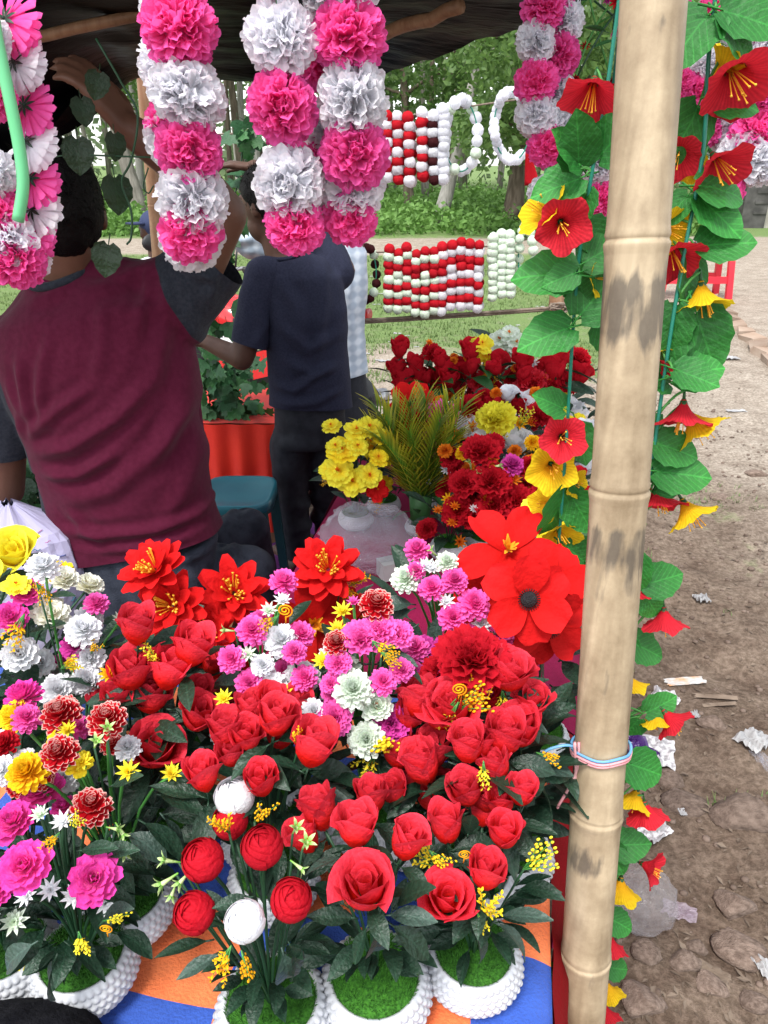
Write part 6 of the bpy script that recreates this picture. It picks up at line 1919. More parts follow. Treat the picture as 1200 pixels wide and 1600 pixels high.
# ------------------------------------------------------------------ heart-leaved vine hanging by the seated man's head
leaf_mat('l_heart', (0.008, 0.028, 0.007), tip=(0.013, 0.038, 0.010), trans=.12, leafveins=.4)
def heart_vine():
    r = random.Random(5); Y = 1.30
    t = thing('heart_leaf_vine', at(175, 300, Y), 'thin dark vine with round heart-shaped leaves beside the seated person', 'vine')
    c = smooth_path([at(150, 60, Y), at(190, 130, Y), at(215, 180, Y), at(205, 250, Y), at(190, 285, Y), at(205, 330, Y), at(205, 370, Y), at(198, 382, Y)], 5)
    mb = MB(); mb.tube(c, .0018, 6); mb.build('cord', 'stem_dark', t)
    mb = MB(); mb.tube(smooth_path([at(60, 250, Y), at(110, 242, Y), at(180, 244, Y), at(240, 246, Y)], 4), .0014, 5); mb.build('cord', 'stem_dark', t)
    mb = MB(); mb.tube(smooth_path([at(232, 262, Y), at(224, 290, Y), at(232, 302, Y), at(240, 290, Y)], 4), .0012, 5); mb.build('tendril', 'stem_dark', t)
    hl = lib('heart_leaf', lambda: mk_serrated(9, 1, .95, -14), 'l_heart')
    for (x, y, ang, L, tw) in ((120, 212, 85, 52, .3), (178, 272, 85, 55, .9), (170, 378, 95, 50, .1), (178, 205, 90, 40, 1.2), (155, 110, 100, 40, .5), (125, 150, 80, 40, .6)):
        p = at(x, y, Y); q = at(x + cos(R(ang)) * 60, y + sin(R(ang)) * 60, Y)
        d = (q - p).normalized(); n = V((tw, -.9, .25)); n = (n - d * n.dot(d)).normalized()
        M = Matrix((d, n.cross(d), n)).transposed()
        put(hl, 'leaf', t, p, M.to_quaternion(), L * mpp(p))
heart_vine()

# ------------------------------------------------------------------ far rope lines with pompom garlands
mat('rope', (0.16, 0.12, 0.09), (0.24, 0.19, 0.15), scale=60, rough=0.9)
YB = 3.45
def rope(label, pts, rad=.006):
    mb = MB(); mb.tube(smooth_path(pts, 6), rad, 6)
    return tag(mb.build('rope', 'rope'), label, 'rope')
rope('upper rope carrying white and checked garlands', [at(240, 215, 3.0), at(420, 205, 3.3), at(600, 186, YB), at(720, 168, YB), at(850, 150, YB), at(930, 140, YB - .2)], .004)
rope('middle rope carrying the striped red and white garlands', [at(300, 372, YB), at(480, 388, YB), at(600, 394, YB), at(760, 385, YB), at(876, 362, YB)], .004)
rope('lowest rope tied to the brown stake', [at(420, 500, YB), at(540, 501, YB), at(700, 492, YB), at(876, 480, YB)], .007)
rope('slack second strand of the lowest rope', [at(430, 512, YB + .02), at(540, 506, YB + .02), at(700, 496, YB + .02), at(876, 483, YB + .02)], .006)
bamboo('wooden_stake', V((at(876, 480, YB).x, YB + .01, -.1)), V((at(882, 330, YB).x, YB + .01, at(882, 345, YB).z)), .040, .032, [.3, .62, .9], 'brown stake behind the flowers that holds the rope ends', m='bamboo_brown')
def knot():
    r = random.Random(2); c = at(872, 481, YB - .05)
    mb = MB(); pts = []
    for i in range(60):
        a = i * .55
        pts.append(c + V((.045 * cos(a) + .01 * r.random(), .012 * sin(a * 1.7), .012 * sin(a) + .012 * r.uniform(-1, 1))))
    mb.tube(smooth_path(pts, 2), .004, 5); mb.build('rope_knot', 'rope')
    tag(bpy.context.scene.objects['rope_knot'], 'tangled rope knot on the brown stake', 'rope')
knot()
bamboo('canopy_post', V((at(232, 480, 2.55).x, 2.55, -.1)), V((at(225, 120, 2.5).x, 2.5, 1.80)), .022, .020, [.2, .5, .8], 'thin brown canopy post behind the raised arm', m='bamboo_brown')
def ball_strip(t, pts, cols, w, r):
    for i, p in enumerate(pts):
        o = head('ball', cols[i % len(cols)], t, p + V((r.uniform(-.003, .003), r.uniform(-.004, .004), r.uniform(-.003, .003))), V((r.uniform(-1, 1), -1, r.uniform(-1, 1))), w * r.uniform(.94, 1.08), r)
        o.name = 'pompom'
BR, BW, BM, BK = 'p_ballred', 'p_tissue', 'p_mintball', 'p_ballblack'
ORD = ['first', 'second', 'third', 'fourth', 'fifth', 'sixth', 'seventh', 'eighth', 'ninth', 'tenth', 'eleventh', 'twelfth']
def drape(label, px0, py0, px1, py1, n, cols, Y, seed, wpx, group, name='garland'):
    """one looped garland over the rope: a front strand and a back strand"""
    r = random.Random(seed)
    t = thing(name, at(px1, py1, Y), label, 'garland', group)
    jy = r.uniform(-5, 5); py0 += jy; py1 += jy + r.uniform(-4, 4); wpx *= 1.1
    front = [at(px0 + (px1 - px0) * i / (n - 1), py0 + (py1 - py0) * i / (n - 1), Y - .03) for i in range(n)]
    w = wpx * mpp(front[0])
    mb = MB(); mb.tube([front[0], front[-1]], .003, 5); mb.build('cord', 'cord_green', t)
    ball_strip(t, front, cols, w, r)
    back = [p + V((.012, .075, .0)) for p in front]
    ball_strip(t, back[1:], cols[1:] + cols[:1], w, r)
g1 = 'striped garlands on the middle rope'
xs = [608 + 14 * k for k in range(11)]
for i, x in enumerate(xs):
    a = [BR, BM if i < 4 else BW]
    f = (x - 605) / 150
    y0, y1 = 394 - 16 * f, 486 - 8 * f
    cols = ([BR, BM if i not in (6, 7) else BW, BR, BM, BR, BM, BR] if i % 3 else [BR, BM, BR, BW if i > 4 else BM, BR, BM, BR])
    c2 = [cols[0]]
    seq = [BR, a[1], BR, BR, a[1], BR, a[1], a[1], BR] if i % 2 else [BR, a[1], BR, a[1], BR, a[1], BR, a[1], BR]
    seq = [BR, a[1], BR, a[1], BR, a[1], BR] if i % 2 == 0 else [a[1], BR, a[1], BR, a[1], a[1], BR]
    wc = BM if i < 6 else BW
    seq = [BR, wc, BR, wc, wc, BR, wc, BR, wc] if i % 3 == 1 else [BR, wc, BR, BR, wc, BR, wc, BR, wc]
    drape('red and white striped garland, %s from left on the middle rope' % ORD[i], x, y0 + (i % 2) * 3, x - 2 + (i % 3), y1, 9, seq, YB, 100 + i, 15.5, g1)
for i, x in enumerate((770, 784, 797)):
    drape('pale mint pompom garland, %s after the striped ones on the middle rope' % ORD[i], x, 372 - i * 2, x, 466 - i * 4, 9, [BM], YB, 120 + i, 15.5, 'mint garlands on the middle rope')
def ring_garland(label, cx, cy, rx, ry, a0, a1, n, cols, Y, seed, wpx, group=None):
    r = random.Random(seed)
    t = thing('garland', at(cx, cy + ry, Y), label, 'garland', group)
    pts = [at(cx + rx * cos(R(a0 + (a1 - a0) * i / (n - 1))), cy + ry * sin(R(a0 + (a1 - a0) * i / (n - 1))), Y + .03 * cos(i)) for i in range(n)]
    ball_strip(t, pts, cols, wpx * mpp(pts[0]), r)
    full = [at(cx + rx * cos(R(k * 12)), cy + ry * sin(R(k * 12)), Y) for k in range(31)]
    mb = MB(); mb.tube(full, .003, 5, cap=False); mb.build('cord', 'cord_green', t)
ring_garland('black and mint looped garland next to the checked shirt', 571, 428, 17, 42, -150, 150, 15, [BK, BM, BK, BK], YB, 131, 14)
ring_garland('pale mint looped garland hanging at the right end of middle rope', 822, 404, 12, 52, -200, 60, 15, [BM], YB, 132, 15)
ring_garland('white looped garland beside the checked garlands on upper rope', 720, 212, 26, 56, -170, 110, 15, [BW, BW, BM, BW], YB, 133, 18)
ring_garland('large white ring garland hanging alone on upper rope', 800, 197, 28, 54, 60, 300, 22, [BW], YB - .1, 134, 16)
g2 = 'checked red and white garlands on upper rope'
for i, (x, cols) in enumerate(((586, [BW, BR, BW, BR, BW, BR]), (604, [BR, BW, BR, BW, BR, BW]), (620, [BW, BR, BW, BR, BW, BR]), (638, [BR, BW, BR, BW, BR, BW]), (658, [BW, BR, BW, BR, BW, BR]), (676, [BW, BK, BW, BK, BW, BK]))):
    f = i / 5
    drape('red and white checked garland, %s from left on upper rope' % ORD[i] if i < 5 else 'white and black garland, last of the checked ones on upper rope', x, 184 - 8 * f, x + 2, 280 - 6 * f, 8, cols, YB, 140 + i, 17, g2)
drape('plain white pompom garland hanging between checked garlands and white loop', 692, 168, 692, 272, 10, [BW], YB, 150, 18, None)
def red_tassel():
    mb = MB(); p0, p1 = at(825, 238, 2.4), at(832, 290, 2.4)
    rows = []
    for i in range(9):
        s = i / 8; c = p0 + (p1 - p0) * s
        rows.append([c + V((cos(2 * pi * j / 12) * (.008 + .016 * s), sin(2 * pi * j / 12) * .012 * (1 + .3 * sin(j * 2)), 0)) for j in range(12)])
    ids = mb.grid(rows, 0, True); mb.face(ids[0][::-1]); mb.face(ids[-1])
    tag(mb.build('red_cloth_tassel', 'p_ballred'), 'dark red cloth tassel hanging below the large white ring garland', 'tassel')
red_tassel()
# ------------------------------------------------------------------ background trees and greenery
def bark(name, c1, c2):
    mat(name, c1, c2, scale=5, rough=0.95, bump=0.9, bscale=16, stretch=(3, 3, 0.5), spec=0.15)
bark('bark_grey', (0.13, 0.12, 0.10), (0.25, 0.23, 0.20))
bark('bark_brown', (0.075, 0.058, 0.042), (0.15, 0.12, 0.09))
bark('bark_pale', (0.22, 0.21, 0.19), (0.36, 0.34, 0.31))
def leaf_cloud(r, centres, n, size, spread, flat=.8):
    mb = MB()
    for k in range(n):
        c, rad = centres[r.randrange(len(centres))]
        p = V(c) + V((r.gauss(0, 1), r.gauss(0, 1), r.gauss(0, flat))) * rad * spread
        d = V((r.uniform(-1, 1), r.uniform(-1, 1), r.uniform(-1.1, .35))).normalized()
        s = size * r.uniform(.6, 1.3)
        x, y, z = frame(d)
        a = r.random() * 6.28
        w = (x * cos(a) + y * sin(a)) * s * .28
        i0 = mb.add(p, 0); i1 = mb.add(p + d * s * .5 + w, r.random()); i2 = mb.add(p + d * s, 1); i3 = mb.add(p + d * s * .5 - w, r.random())
        mb.face((i0, i1, i2, i3))
    return mb
def tree(label, px, py, Y, wpx, lean=(0, 0), H=7.0, bm='bark_grey', crown=None, seed=0, group=None, limbs=5, leafn=2600, leafs=.20, fork=.45, name='tree'):
    """tapered trunk with limbs and an open leaf crown; px,py is the foot in the photo"""
    r = random.Random(seed)
    b = at(px, py, Y); b.z = ground_z(b.x, Y) - .05
    t = thing(name, b, label, 'tree', group)
    rad = wpx * mpp(b) / 2
    top = b + V((lean[0], lean[1], H))
    pts = [b + (top - b) * (i / 10) + V((.10 * noise.noise(V((i * .5, seed, 0))), .10 * noise.noise(V((i * .5, seed, 5))), 0)) * (i / 4 if i < 4 else 1) for i in range(11)]
    mb = MB()
    mb.tube(pts, [rad * (1.35 if i == 0 else 1.08 if i == 1 else 1 - .06 * i) for i in range(11)], 12)
    cents = []
    for k in range(limbs):
        s = fork + (1 - fork) * k / max(1, limbs - 1) * .9
        p = pts[min(10, int(s * 10))]
        a = r.random() * 6.28 if crown is None else k * 2.4 + r.random()
        L = r.uniform(.22, .38) * H
        e = p + V((cos(a) * L, sin(a) * L * .7, L * r.uniform(.05, .6)))
        m_ = (p + e) / 2 + V((0, 0, .12 * L))
        mb.tube(bez(p, m_, e, 6), [rad * .42 * (1 - .13 * i) for i in range(7)], 7)
        cents += [(e, .9), (m_, .7), (e + V((r.uniform(-1, 1), r.uniform(-1, 1), r.uniform(-.9, .6))), .7)]
        for q in range(3):
            a2 = a + r.uniform(-1, 1); f = e * .6 + m_ * .4
            g = f + V((cos(a2), sin(a2), r.uniform(-.4, .4))) * L * .45
            mb.tube(bez(f, (f + g) / 2 + V((0, 0, .1)), g, 4), [rad * .16 * (1 - .2 * i) for i in range(5)], 5)
            cents.append((g, .6))
    cents.append((top, 1.0))
    mb.build('trunk', bm, t)
    leaf_cloud(r, cents, leafn, leafs, .62).build('crown', 'l_tree', t)
    return t
# larger trees that can be told apart
tree('rough brown tree with low leafy limbs right of the pompom ropes', 797, 355, 19.5, 30, (.5, .5), 5.2, 'bark_brown', 1, 1, limbs=8, leafn=7500, leafs=.17, fork=.40)
tree('pale leaning tree trunk behind the checked garlands', 684, 352, 20.5, 21, (1.6, .4), 6.5, 'bark_pale', None, 2, limbs=5, leafn=2600, leafs=.2, fork=.6)
tree('grey leaning tree to the right of the seated person\'s head', 224, 348, 21, 24, (-1.2, .6), 6.5, 'bark_grey', None, 3, limbs=5, leafn=3000, leafs=.2, fork=.55)
tree('dark twisted tree behind the paired garlands', 640, 335, 24, 15, (-.4, .4), 6.5, 'bark_brown', 1, 4, limbs=7, leafn=6000, leafs=.2, fork=.42)
tree('tall slim tree between the lone garland and the pair', 384, 330, 26, 14, (-.3, 0), 8, 'bark_brown', None, 5, limbs=4, leafn=2600, leafs=.24, fork=.5)
tree('small tree with drooping leaves near the right end of the ropes', 905, 345, 17.0, 16, (-1.2, .2), 4.6, 'bark_brown', 1, 6, limbs=8, leafn=6500, leafs=.17, fork=.34)
tree('broad leafy tree at the right beyond the earth road', 1175, 315, 38, 22, (.5, 0), 8, 'bark_grey', 1, 7, limbs=8, leafn=7000, leafs=.3, fork=.25)
rr = random.Random(77)
slim = []
for k in range(34):
    Y = rr.uniform(25, 48)
    px = rr.choice([rr.uniform(120, 240), rr.uniform(330, 420), rr.uniform(560, 860), rr.uniform(560, 860), rr.uniform(1080, 1230)])
    b = at(px, 300, Y)
    slim.append((px, Y))
    tree('slim straight tree among the trunks of the background wood', px, 300, Y, rr.uniform(8, 13) * 28 / Y, (rr.uniform(-.6, .6), 0), rr.uniform(8, 11), rr.choice(['bark_grey', 'bark_brown', 'bark_pale']), None, 200 + k,
         group='slim trees of the background wood', limbs=4, leafn=700, leafs=.34, fork=.5)
def far_wood():
    r = random.Random(8)
    cents = []
    for k in range(300):
        x = r.uniform(-48, 60); y = r.uniform(42, 62)
        for q in range(3):
            cents.append((V((x + r.uniform(-1.5, 1.5), y, r.uniform(2.0, 13.0))), r.uniform(1.0, 1.8)))
    for k in range(160):
        cents.append((V((r.uniform(-48, 60), r.uniform(40, 56), r.uniform(.2, 1.6))), 1.3))
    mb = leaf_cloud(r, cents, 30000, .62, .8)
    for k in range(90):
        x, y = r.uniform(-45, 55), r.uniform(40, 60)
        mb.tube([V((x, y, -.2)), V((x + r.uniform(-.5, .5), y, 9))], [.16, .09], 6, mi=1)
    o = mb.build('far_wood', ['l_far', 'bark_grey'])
    tag(o, 'far wood of green foliage paled for haze closing the background', 'wood', kind='stuff')
far_wood()
def undergrowth():
    r = random.Random(18)
    mb = MB()
    cents = []
    for k in range(1500):
        y = 17.8 + 16 * r.random() ** 1.3
        x = r.uniform(-.62, .46) * y * 1.05
        if x > .27 * y + 2.5: continue
        h = (.25 + .75 * (.5 + .5 * noise.noise(V((x, y, 0)) * .35))) * (.55 + .02 * (y - 17))
        cents.append((V((x, y, ground_z(x, y) + h * r.uniform(.1, .9))), .34))
    mb = leaf_cloud(r, cents, 60000, .17, .75, .7)
    tag(mb.build('undergrowth', 'l_weed'), 'bright green weeds and low bushes beyond the earth road', 'weeds', kind='stuff')
    mb = MB()
    for k in range(30000):
        y = 5.6 + 8.5 * r.random() ** 1.1
        x = r.uniform(-.60, .40) * y
        if road(x, y) > .5 or noise.noise(V((x, y, 1)) * .9) + .4 * noise.noise(V((x, y, 1)) * 3) < -.18: continue
        z = ground_z(x, y)
        for q in range(2):
            h = r.uniform(.025, .075); a = r.random() * 6.28
            d = V((cos(a) * .7, sin(a) * .7, 1)).normalized() * h
            w = V((-sin(a), cos(a), 0)) * .006
            p = V((x + r.uniform(-.03, .03), y + r.uniform(-.03, .03), z - .005))
            i0 = mb.add(p - w); i1 = mb.add(p + w); i2 = mb.add(p + d, 1)
            mb.face((i0, i1, i2))
    for k in range(1500):                  # small tufts on the near earth by the stones
        x, y = r.uniform(.55, 1.9), r.uniform(1.0, 5)
        if noise.noise(V((x, y, 4)) * 2.2) < .22: continue
        z = ground_z(x, y)
        for q in range(5):
            h = r.uniform(.012, .04); a = r.random() * 6.28
            d = V((cos(a) * .8, sin(a) * .8, 1)).normalized() * h
            w = V((-sin(a), cos(a), 0)) * .0022
            p = V((x + r.uniform(-.02, .02), y + r.uniform(-.02, .02), z - .002))
            i0 = mb.add(p - w); i1 = mb.add(p + w); i2 = mb.add(p + d, 1)
            mb.face((i0, i1, i2))
    tag(mb.build('grass', 'l_grass'), 'short patchy grass between the stall and the road', 'grass', kind='stuff')
undergrowth()

# ------------------------------------------------------------------ far right: wall, post, red plastic table, brick edging
mat('concrete', (0.28, 0.26, 0.22), (0.42, 0.40, 0.35), scale=3, rough=0.95, bump=0.5)
mat('concrete_dark', (0.05, 0.048, 0.045), (0.10, 0.095, 0.09), scale=4, rough=0.9, bump=0.5)
mat('plastic_red', (0.62, 0.02, 0.04), (0.68, 0.03, 0.05), scale=3, rough=0.4)
mat('plastic_teal', (0.015, 0.14, 0.19), (0.022, 0.18, 0.23), scale=4, rough=0.35, spec=0.5)
mat('plastic_darkteal', (0.006, 0.035, 0.045), (0.008, 0.045, 0.055), scale=4, rough=0.4)
mat('paper', (0.30, 0.30, 0.31), (0.42, 0.42, 0.42), scale=6, rough=0.85, trans=0.1)
mat('newsprint', (0.30, 0.29, 0.30), (0.62, 0.61, 0.62), scale=60, rough=0.9, detail=2, lo=.42, hi=.58)
mat('brick', (0.26, 0.18, 0.13), (0.36, 0.28, 0.22), scale=5, rough=0.95, bump=0.6, vary=.2)
mat('stone', (0.11, 0.076, 0.058), (0.23, 0.17, 0.135), scale=7, rough=0.95, bump=0.7, bscale=24, vary=.22)
mat('dead_leaf', (0.12, 0.085, 0.06), (0.26, 0.20, 0.15), scale=12, rough=0.9, vary=.3)
mat('white_wall', (0.66, 0.68, 0.72), (0.74, 0.75, 0.78), scale=2, rough=0.9)
def far_right():
    Y = 20.0
    mb = MB(); b = at(1165, 372, Y); b.z = 0
    mb.box((b.x, Y, .72), (.30, .22, .74)); mb.box((b.x, Y, 1.50), (.36, .28, .045))
    for k in range(5): mb.box((b.x + .12, Y - .23, .35 + .24 * k), (.16, .012, .03))
    tag(mb.build('gate_post', 'concrete_dark', smooth=False), 'dark square gate post standing beside the earth road', 'post')
    w = thing('low_wall', (b.x + 2.2, Y, 0), 'low concrete wall running right from the dark gate post', 'wall')
    for k in range(7):
        mb = MB(); mb.box((b.x + .95 + k * 1.22, Y + .05 + .18 * k, .28), (.60, .13, .33)); mb.build('wall_block', 'concrete', w, smooth=False)
    mb = MB()
    for k in range(1): mb.box((b.x + 4.5, Y + .7, .655), (4.3, .17, .04), M=Matrix.Rotation(.147, 3, 'Z'))
    mb.build('coping', 'concrete', w, smooth=False)
    h = thing('white_building', (26, 55, 0), 'low white building far off at the right edge', 'building')
    mb = MB(); mb.box((27, 56, 1.5), (6, 3, 1.6)); mb.build('wall', 'white_wall', h, smooth=False)
    mb = MB(); mb.box((27, 56, 3.25), (6.5, 3.5, .14)); mb.build('roof', 'concrete', h, smooth=False)
    for k in range(5):
        mb = MB(); mb.box((22.6 + k * 2.2, 52.98, 1.6), (.5, .04, .6)); mb.build('window', 'concrete_dark', h, smooth=False)
far_right()
def red_table():
    Y = 9.6
    b = at(1080, 435, Y); g0 = ground_z(b.x, Y)
    k = mpp(b); top = at(1080, 380, Y).z
    t = thing('plastic_table', V((b.x, Y, g0)), 'red plastic low table on the road with crumpled white papers', 'table')
    hw = 54 * k
    mb = MB(); mb.box((b.x, Y, top - .02), (hw, .22, .018)); mb.build('tabletop', 'plastic_red', t, smooth=False)
    for sx in (-1, 1):
        for sy in (-1, 1):
            mb = MB()
            p0, p1 = V((b.x + sx * hw * .86, Y + sy * .17, top - .035)), V((b.x + sx * hw * .98, Y + sy * .20, g0))
            rows = [[p + V((a * .035, c * .03, 0)) for a, c in ((-1, -1), (1, -1), (1, 1), (-1, 1))] for p in (p0, p1)]
            ids = mb.grid(rows, 0, True); mb.face(ids[0][::-1]); mb.face(ids[1]); mb.build('leg', 'plastic_red', t, smooth=False)
    for sy in (-1, 1):
        mb = MB(); mb.box((b.x, Y + sy * .185, g0 + (top - g0) * .36), (hw * .9, .02, .04)); mb.build('stretcher', 'plastic_red', t, smooth=False)
    mb = MB()
    for q in range(3):
        c = at(1112, 366 + q * 4, Y); c.z = top + .006 + q * .012
        rows = [[V((c.x + (i / 8 - .5) * .42 + q * .03, Y - .18 + .34 * j / 6, c.z + .05 * abs(noise.noise(V((i * .7, j * .7, q * 3)))))) for i in range(9)] for j in range(7)]
        mb.grid(rows)
    tag(mb.build('crumpled_papers', 'paper', smooth=False), 'crumpled white papers lying on the red plastic table', 'papers')
red_table()
def brick_edging():
    r = random.Random(6)
    t = thing('brick_edging', onz(1140, 500, 0), 'line of half-buried bricks edging the earth road', 'edging')
    me = None
    for k in range(15):
        f = k / 14
        p = onz(1068 + 150 * f, 425 + 150 * f, 0)
        mb = MB(); mb.box((0, 0, 0), (.11, .055, .05)); 
        for i in range(len(mb.v)):
            v = V(mb.v[i]); v += V((r.uniform(-.012, .012), r.uniform(-.010, .010), r.uniform(-.012, .012))); mb.v[i] = tuple(v)
        me = mb.mesh('brick', ['brick'], smooth=False)
        d = onz(1218, 575, 0) - onz(1068, 425, 0)
        q = Quaternion((0, 0, 1), math.atan2(d.y, d.x) + r.uniform(-.25, .25)) @ Quaternion((1, 0, 0), r.uniform(-.2, .2))
        sc_ = .6 + .5 * p.y / 8
        put(me, 'brick', t, V((p.x, p.y, ground_z(p.x, p.y) + .012)), q, (1.25, 1.25, 1.0))
brick_edging()
# ------------------------------------------------------------------ scarlet-draped back table, ivy, teal stool, ground sheet
def back_table():
    Y = 2.86
    x0, x1 = at(250, 660, Y).x, at(432, 660, Y).x
    zt = at(380, 660, Y).z
    t = thing('draped_table', V(((x0 + x1) / 2, Y + .25, 0)), 'back table draped with a scarlet red cloth beside the teal stool', 'table')
    mb = MB(); mb.box(((x0 + x1) / 2, Y + .27, zt - .03), ((x1 - x0) / 2 - .01, .25, .014)); mb.build('table_board', 'wood', t, smooth=False)
    for x in (x0 + .05, x1 - .05):
        for y in (Y + .07, Y + .46):
            mb = MB(); mb.box((x, y, (zt - .044) / 2 - .02), (.02, .02, (zt - .044) / 2 + .018)); mb.build('leg', 'wood', t, smooth=False)
    def top(u, v):
        p = V((x0 + (x1 - x0) * u, Y + .52 * v, zt - .004 + .004 * noise.noise(V((u * 6, v * 6, 0)))))
        return p
    cloth_sheet(top, 14, 12, 'tablecloth', 'cloth_scarlet', t)
    def fr(u, v):
        x = x0 + (x1 - x0) * v
        f = (.004 + .022 * u) * sin(x * 62 + 1.4 * noise.noise(V((x * 9, 0, 0)))) + .02 * u
        return V((x + .01 * u * noise.noise(V((x * 8, u, 3))), Y - .006 - f - .004, zt - .006 - u * (zt - at(400, 826, Y - .03).z)))
    cloth_sheet(fr, 14, 70, 'skirt', 'cloth_scarlet', t)
    def sd(u, v):
        y = Y + .52 * v
        f = (.004 + .02 * u) * sin(y * 50) + .02 * u
        return V((x1 + .004 + f, y, zt - .006 - u * (zt - .25)))
    cloth_sheet(sd, 12, 30, 'skirt', 'cloth_scarlet', t)
    # purple sheet spread on the earth
    mb = MB()
    mb.grid([[V((-1.15 + 1.0 * i / 24, 2.25 + .95 * j / 24, ground_z(-1.15 + 1.0 * i / 24, 2.25 + .95 * j / 24) + .018 + .03 * abs(noise.noise(V((i * .33, j * .33, 0)))))) for i in range(25)] for j in range(25)])
    tag(mb.build('ground_sheet', 'cloth_purple'), 'purple cloth sheet spread on the earth under the teal stool', 'sheet')
back_table()
lib('ivy_0', lambda: mk_ivy(0), 'l_ivy'); lib('ivy_1', lambda: mk_ivy(1), 'l_mid')
def ivy(label, path, n, size, seed, spread=.05):
    r = random.Random(seed)
    P = smooth_path(path, 8)
    t = thing('ivy_garland', P[-1], label, 'ivy garland', 'ivy garlands')
    mb = MB(); mb.tube(P, .003, 5); mb.build('cord', 'stem_dark', t)
    for k in range(n):
        p = P[int(r.random() * (len(P) - 1))] + V((r.gauss(0, spread), r.gauss(0, spread * .7), r.gauss(0, spread * .4)))
        d = V((r.uniform(-1, 1), r.uniform(-1, .2), r.uniform(-1.3, .2))).normalized()
        nn = V((r.uniform(-.7, .7), -1, r.uniform(-.2, 1))); nn = (nn - d * nn.dot(d)).normalized()
        M = Matrix((d, nn.cross(d), nn)).transposed()
        put(FM['ivy_%d' % (0 if r.random() < .72 else 1)], 'leaf', t, p, M.to_quaternion(), size * r.uniform(.7, 1.3))
ivy('thick ivy garland hanging left on the scarlet table', [at(322, 380, 2.98), at(318, 460, 2.96), at(322, 560, 2.94), at(330, 655, 2.98)], 110, .065, 1, .060)
ivy('ivy garland hanging beside the navy sleeve over the scarlet table', [at(350, 560, 2.98), at(360, 600, 2.95), at(375, 655, 2.98)], 80, .06, 2, .060)
ivy('ivy heap lying on the scarlet tablecloth', [at(300, 650, 2.98), at(350, 640, 2.96), at(405, 650, 3.0)], 80, .06, 3, .05)
ivy('ivy garland dangling between the raised arm and the navy person\'s head', [at(382, 190, 3.0), at(376, 260, 3.0), at(362, 330, 3.0), at(350, 400, 3.0)], 34, .07, 4, .035)
ivy('dark ivy between the lowered arm and the maroon shirt', [at(66, 700, 1.80), at(62, 780, 1.78), at(72, 860, 1.76)], 46, .07, 5, .035)
def teal_stool():
    zs = .47
    c = (onz(345, 762, zs)); 
    x0, x1 = onz(305, 785, zs).x, onz(422, 785, zs).x
    y0, y1 = onz(400, 792, zs).y, onz(400, 742, zs).y
    t = thing('plastic_stool', V(((x0 + x1) / 2, (y0 + y1) / 2, 0)), 'teal plastic stool in front of the scarlet table', 'stool')
    cx, cy, hx, hy = (x0 + x1) / 2, (y0 + y1) / 2, (x1 - x0) / 2, (y1 - y0) / 2
    mb = MB(); n = 40
    def ringp(k, z):
        row = []
        for j in range(n):
            a = 2 * pi * j / n
            q = (abs(cos(a)) ** 5 + abs(sin(a)) ** 5) ** (-1 / 5)
            row.append(V((cx + hx * k * cos(a) * q, cy + hy * k * sin(a) * q, z)))
        return row
    rows = [ringp(.02, zs - .006), ringp(.5, zs - .006), ringp(.86, zs - .004), ringp(.94, zs), ringp(.985, zs - .003), ringp(1.0, zs - .014), ringp(1.0, zs - .045), ringp(.96, zs - .045), ringp(.95, zs - .02), ringp(.02, zs - .02)]
    mb.grid(rows, 0, True); mb.build('seat', 'plastic_teal', t)
    for sx in (-1, 1):
        for sy in (-1, 1):
            mb = MB()
            a, b = V((cx + sx * hx * .84, cy + sy * hy * .84, zs - .03)), V((cx + sx * hx * 1.03, cy + sy * hy * 1.03, -.01))
            w = .026
            rows = []
            for i in range(7):
                s = i / 6; p = a + (b - a) * s; k = 1 - .25 * s
                rows.append([p + V((-sx * w * k, -sy * .008, 0)), p + V((sx * .012, -sy * .008, 0)), p + V((sx * .012, sy * .012, 0)), p + V((-sx * w * k, sy * .012, 0))])
            ids = mb.grid(rows, 0, True); mb.face(ids[0][::-1]); mb.face(ids[-1]); mb.build('leg', 'plastic_darkteal', t, smooth=False)
teal_stool()

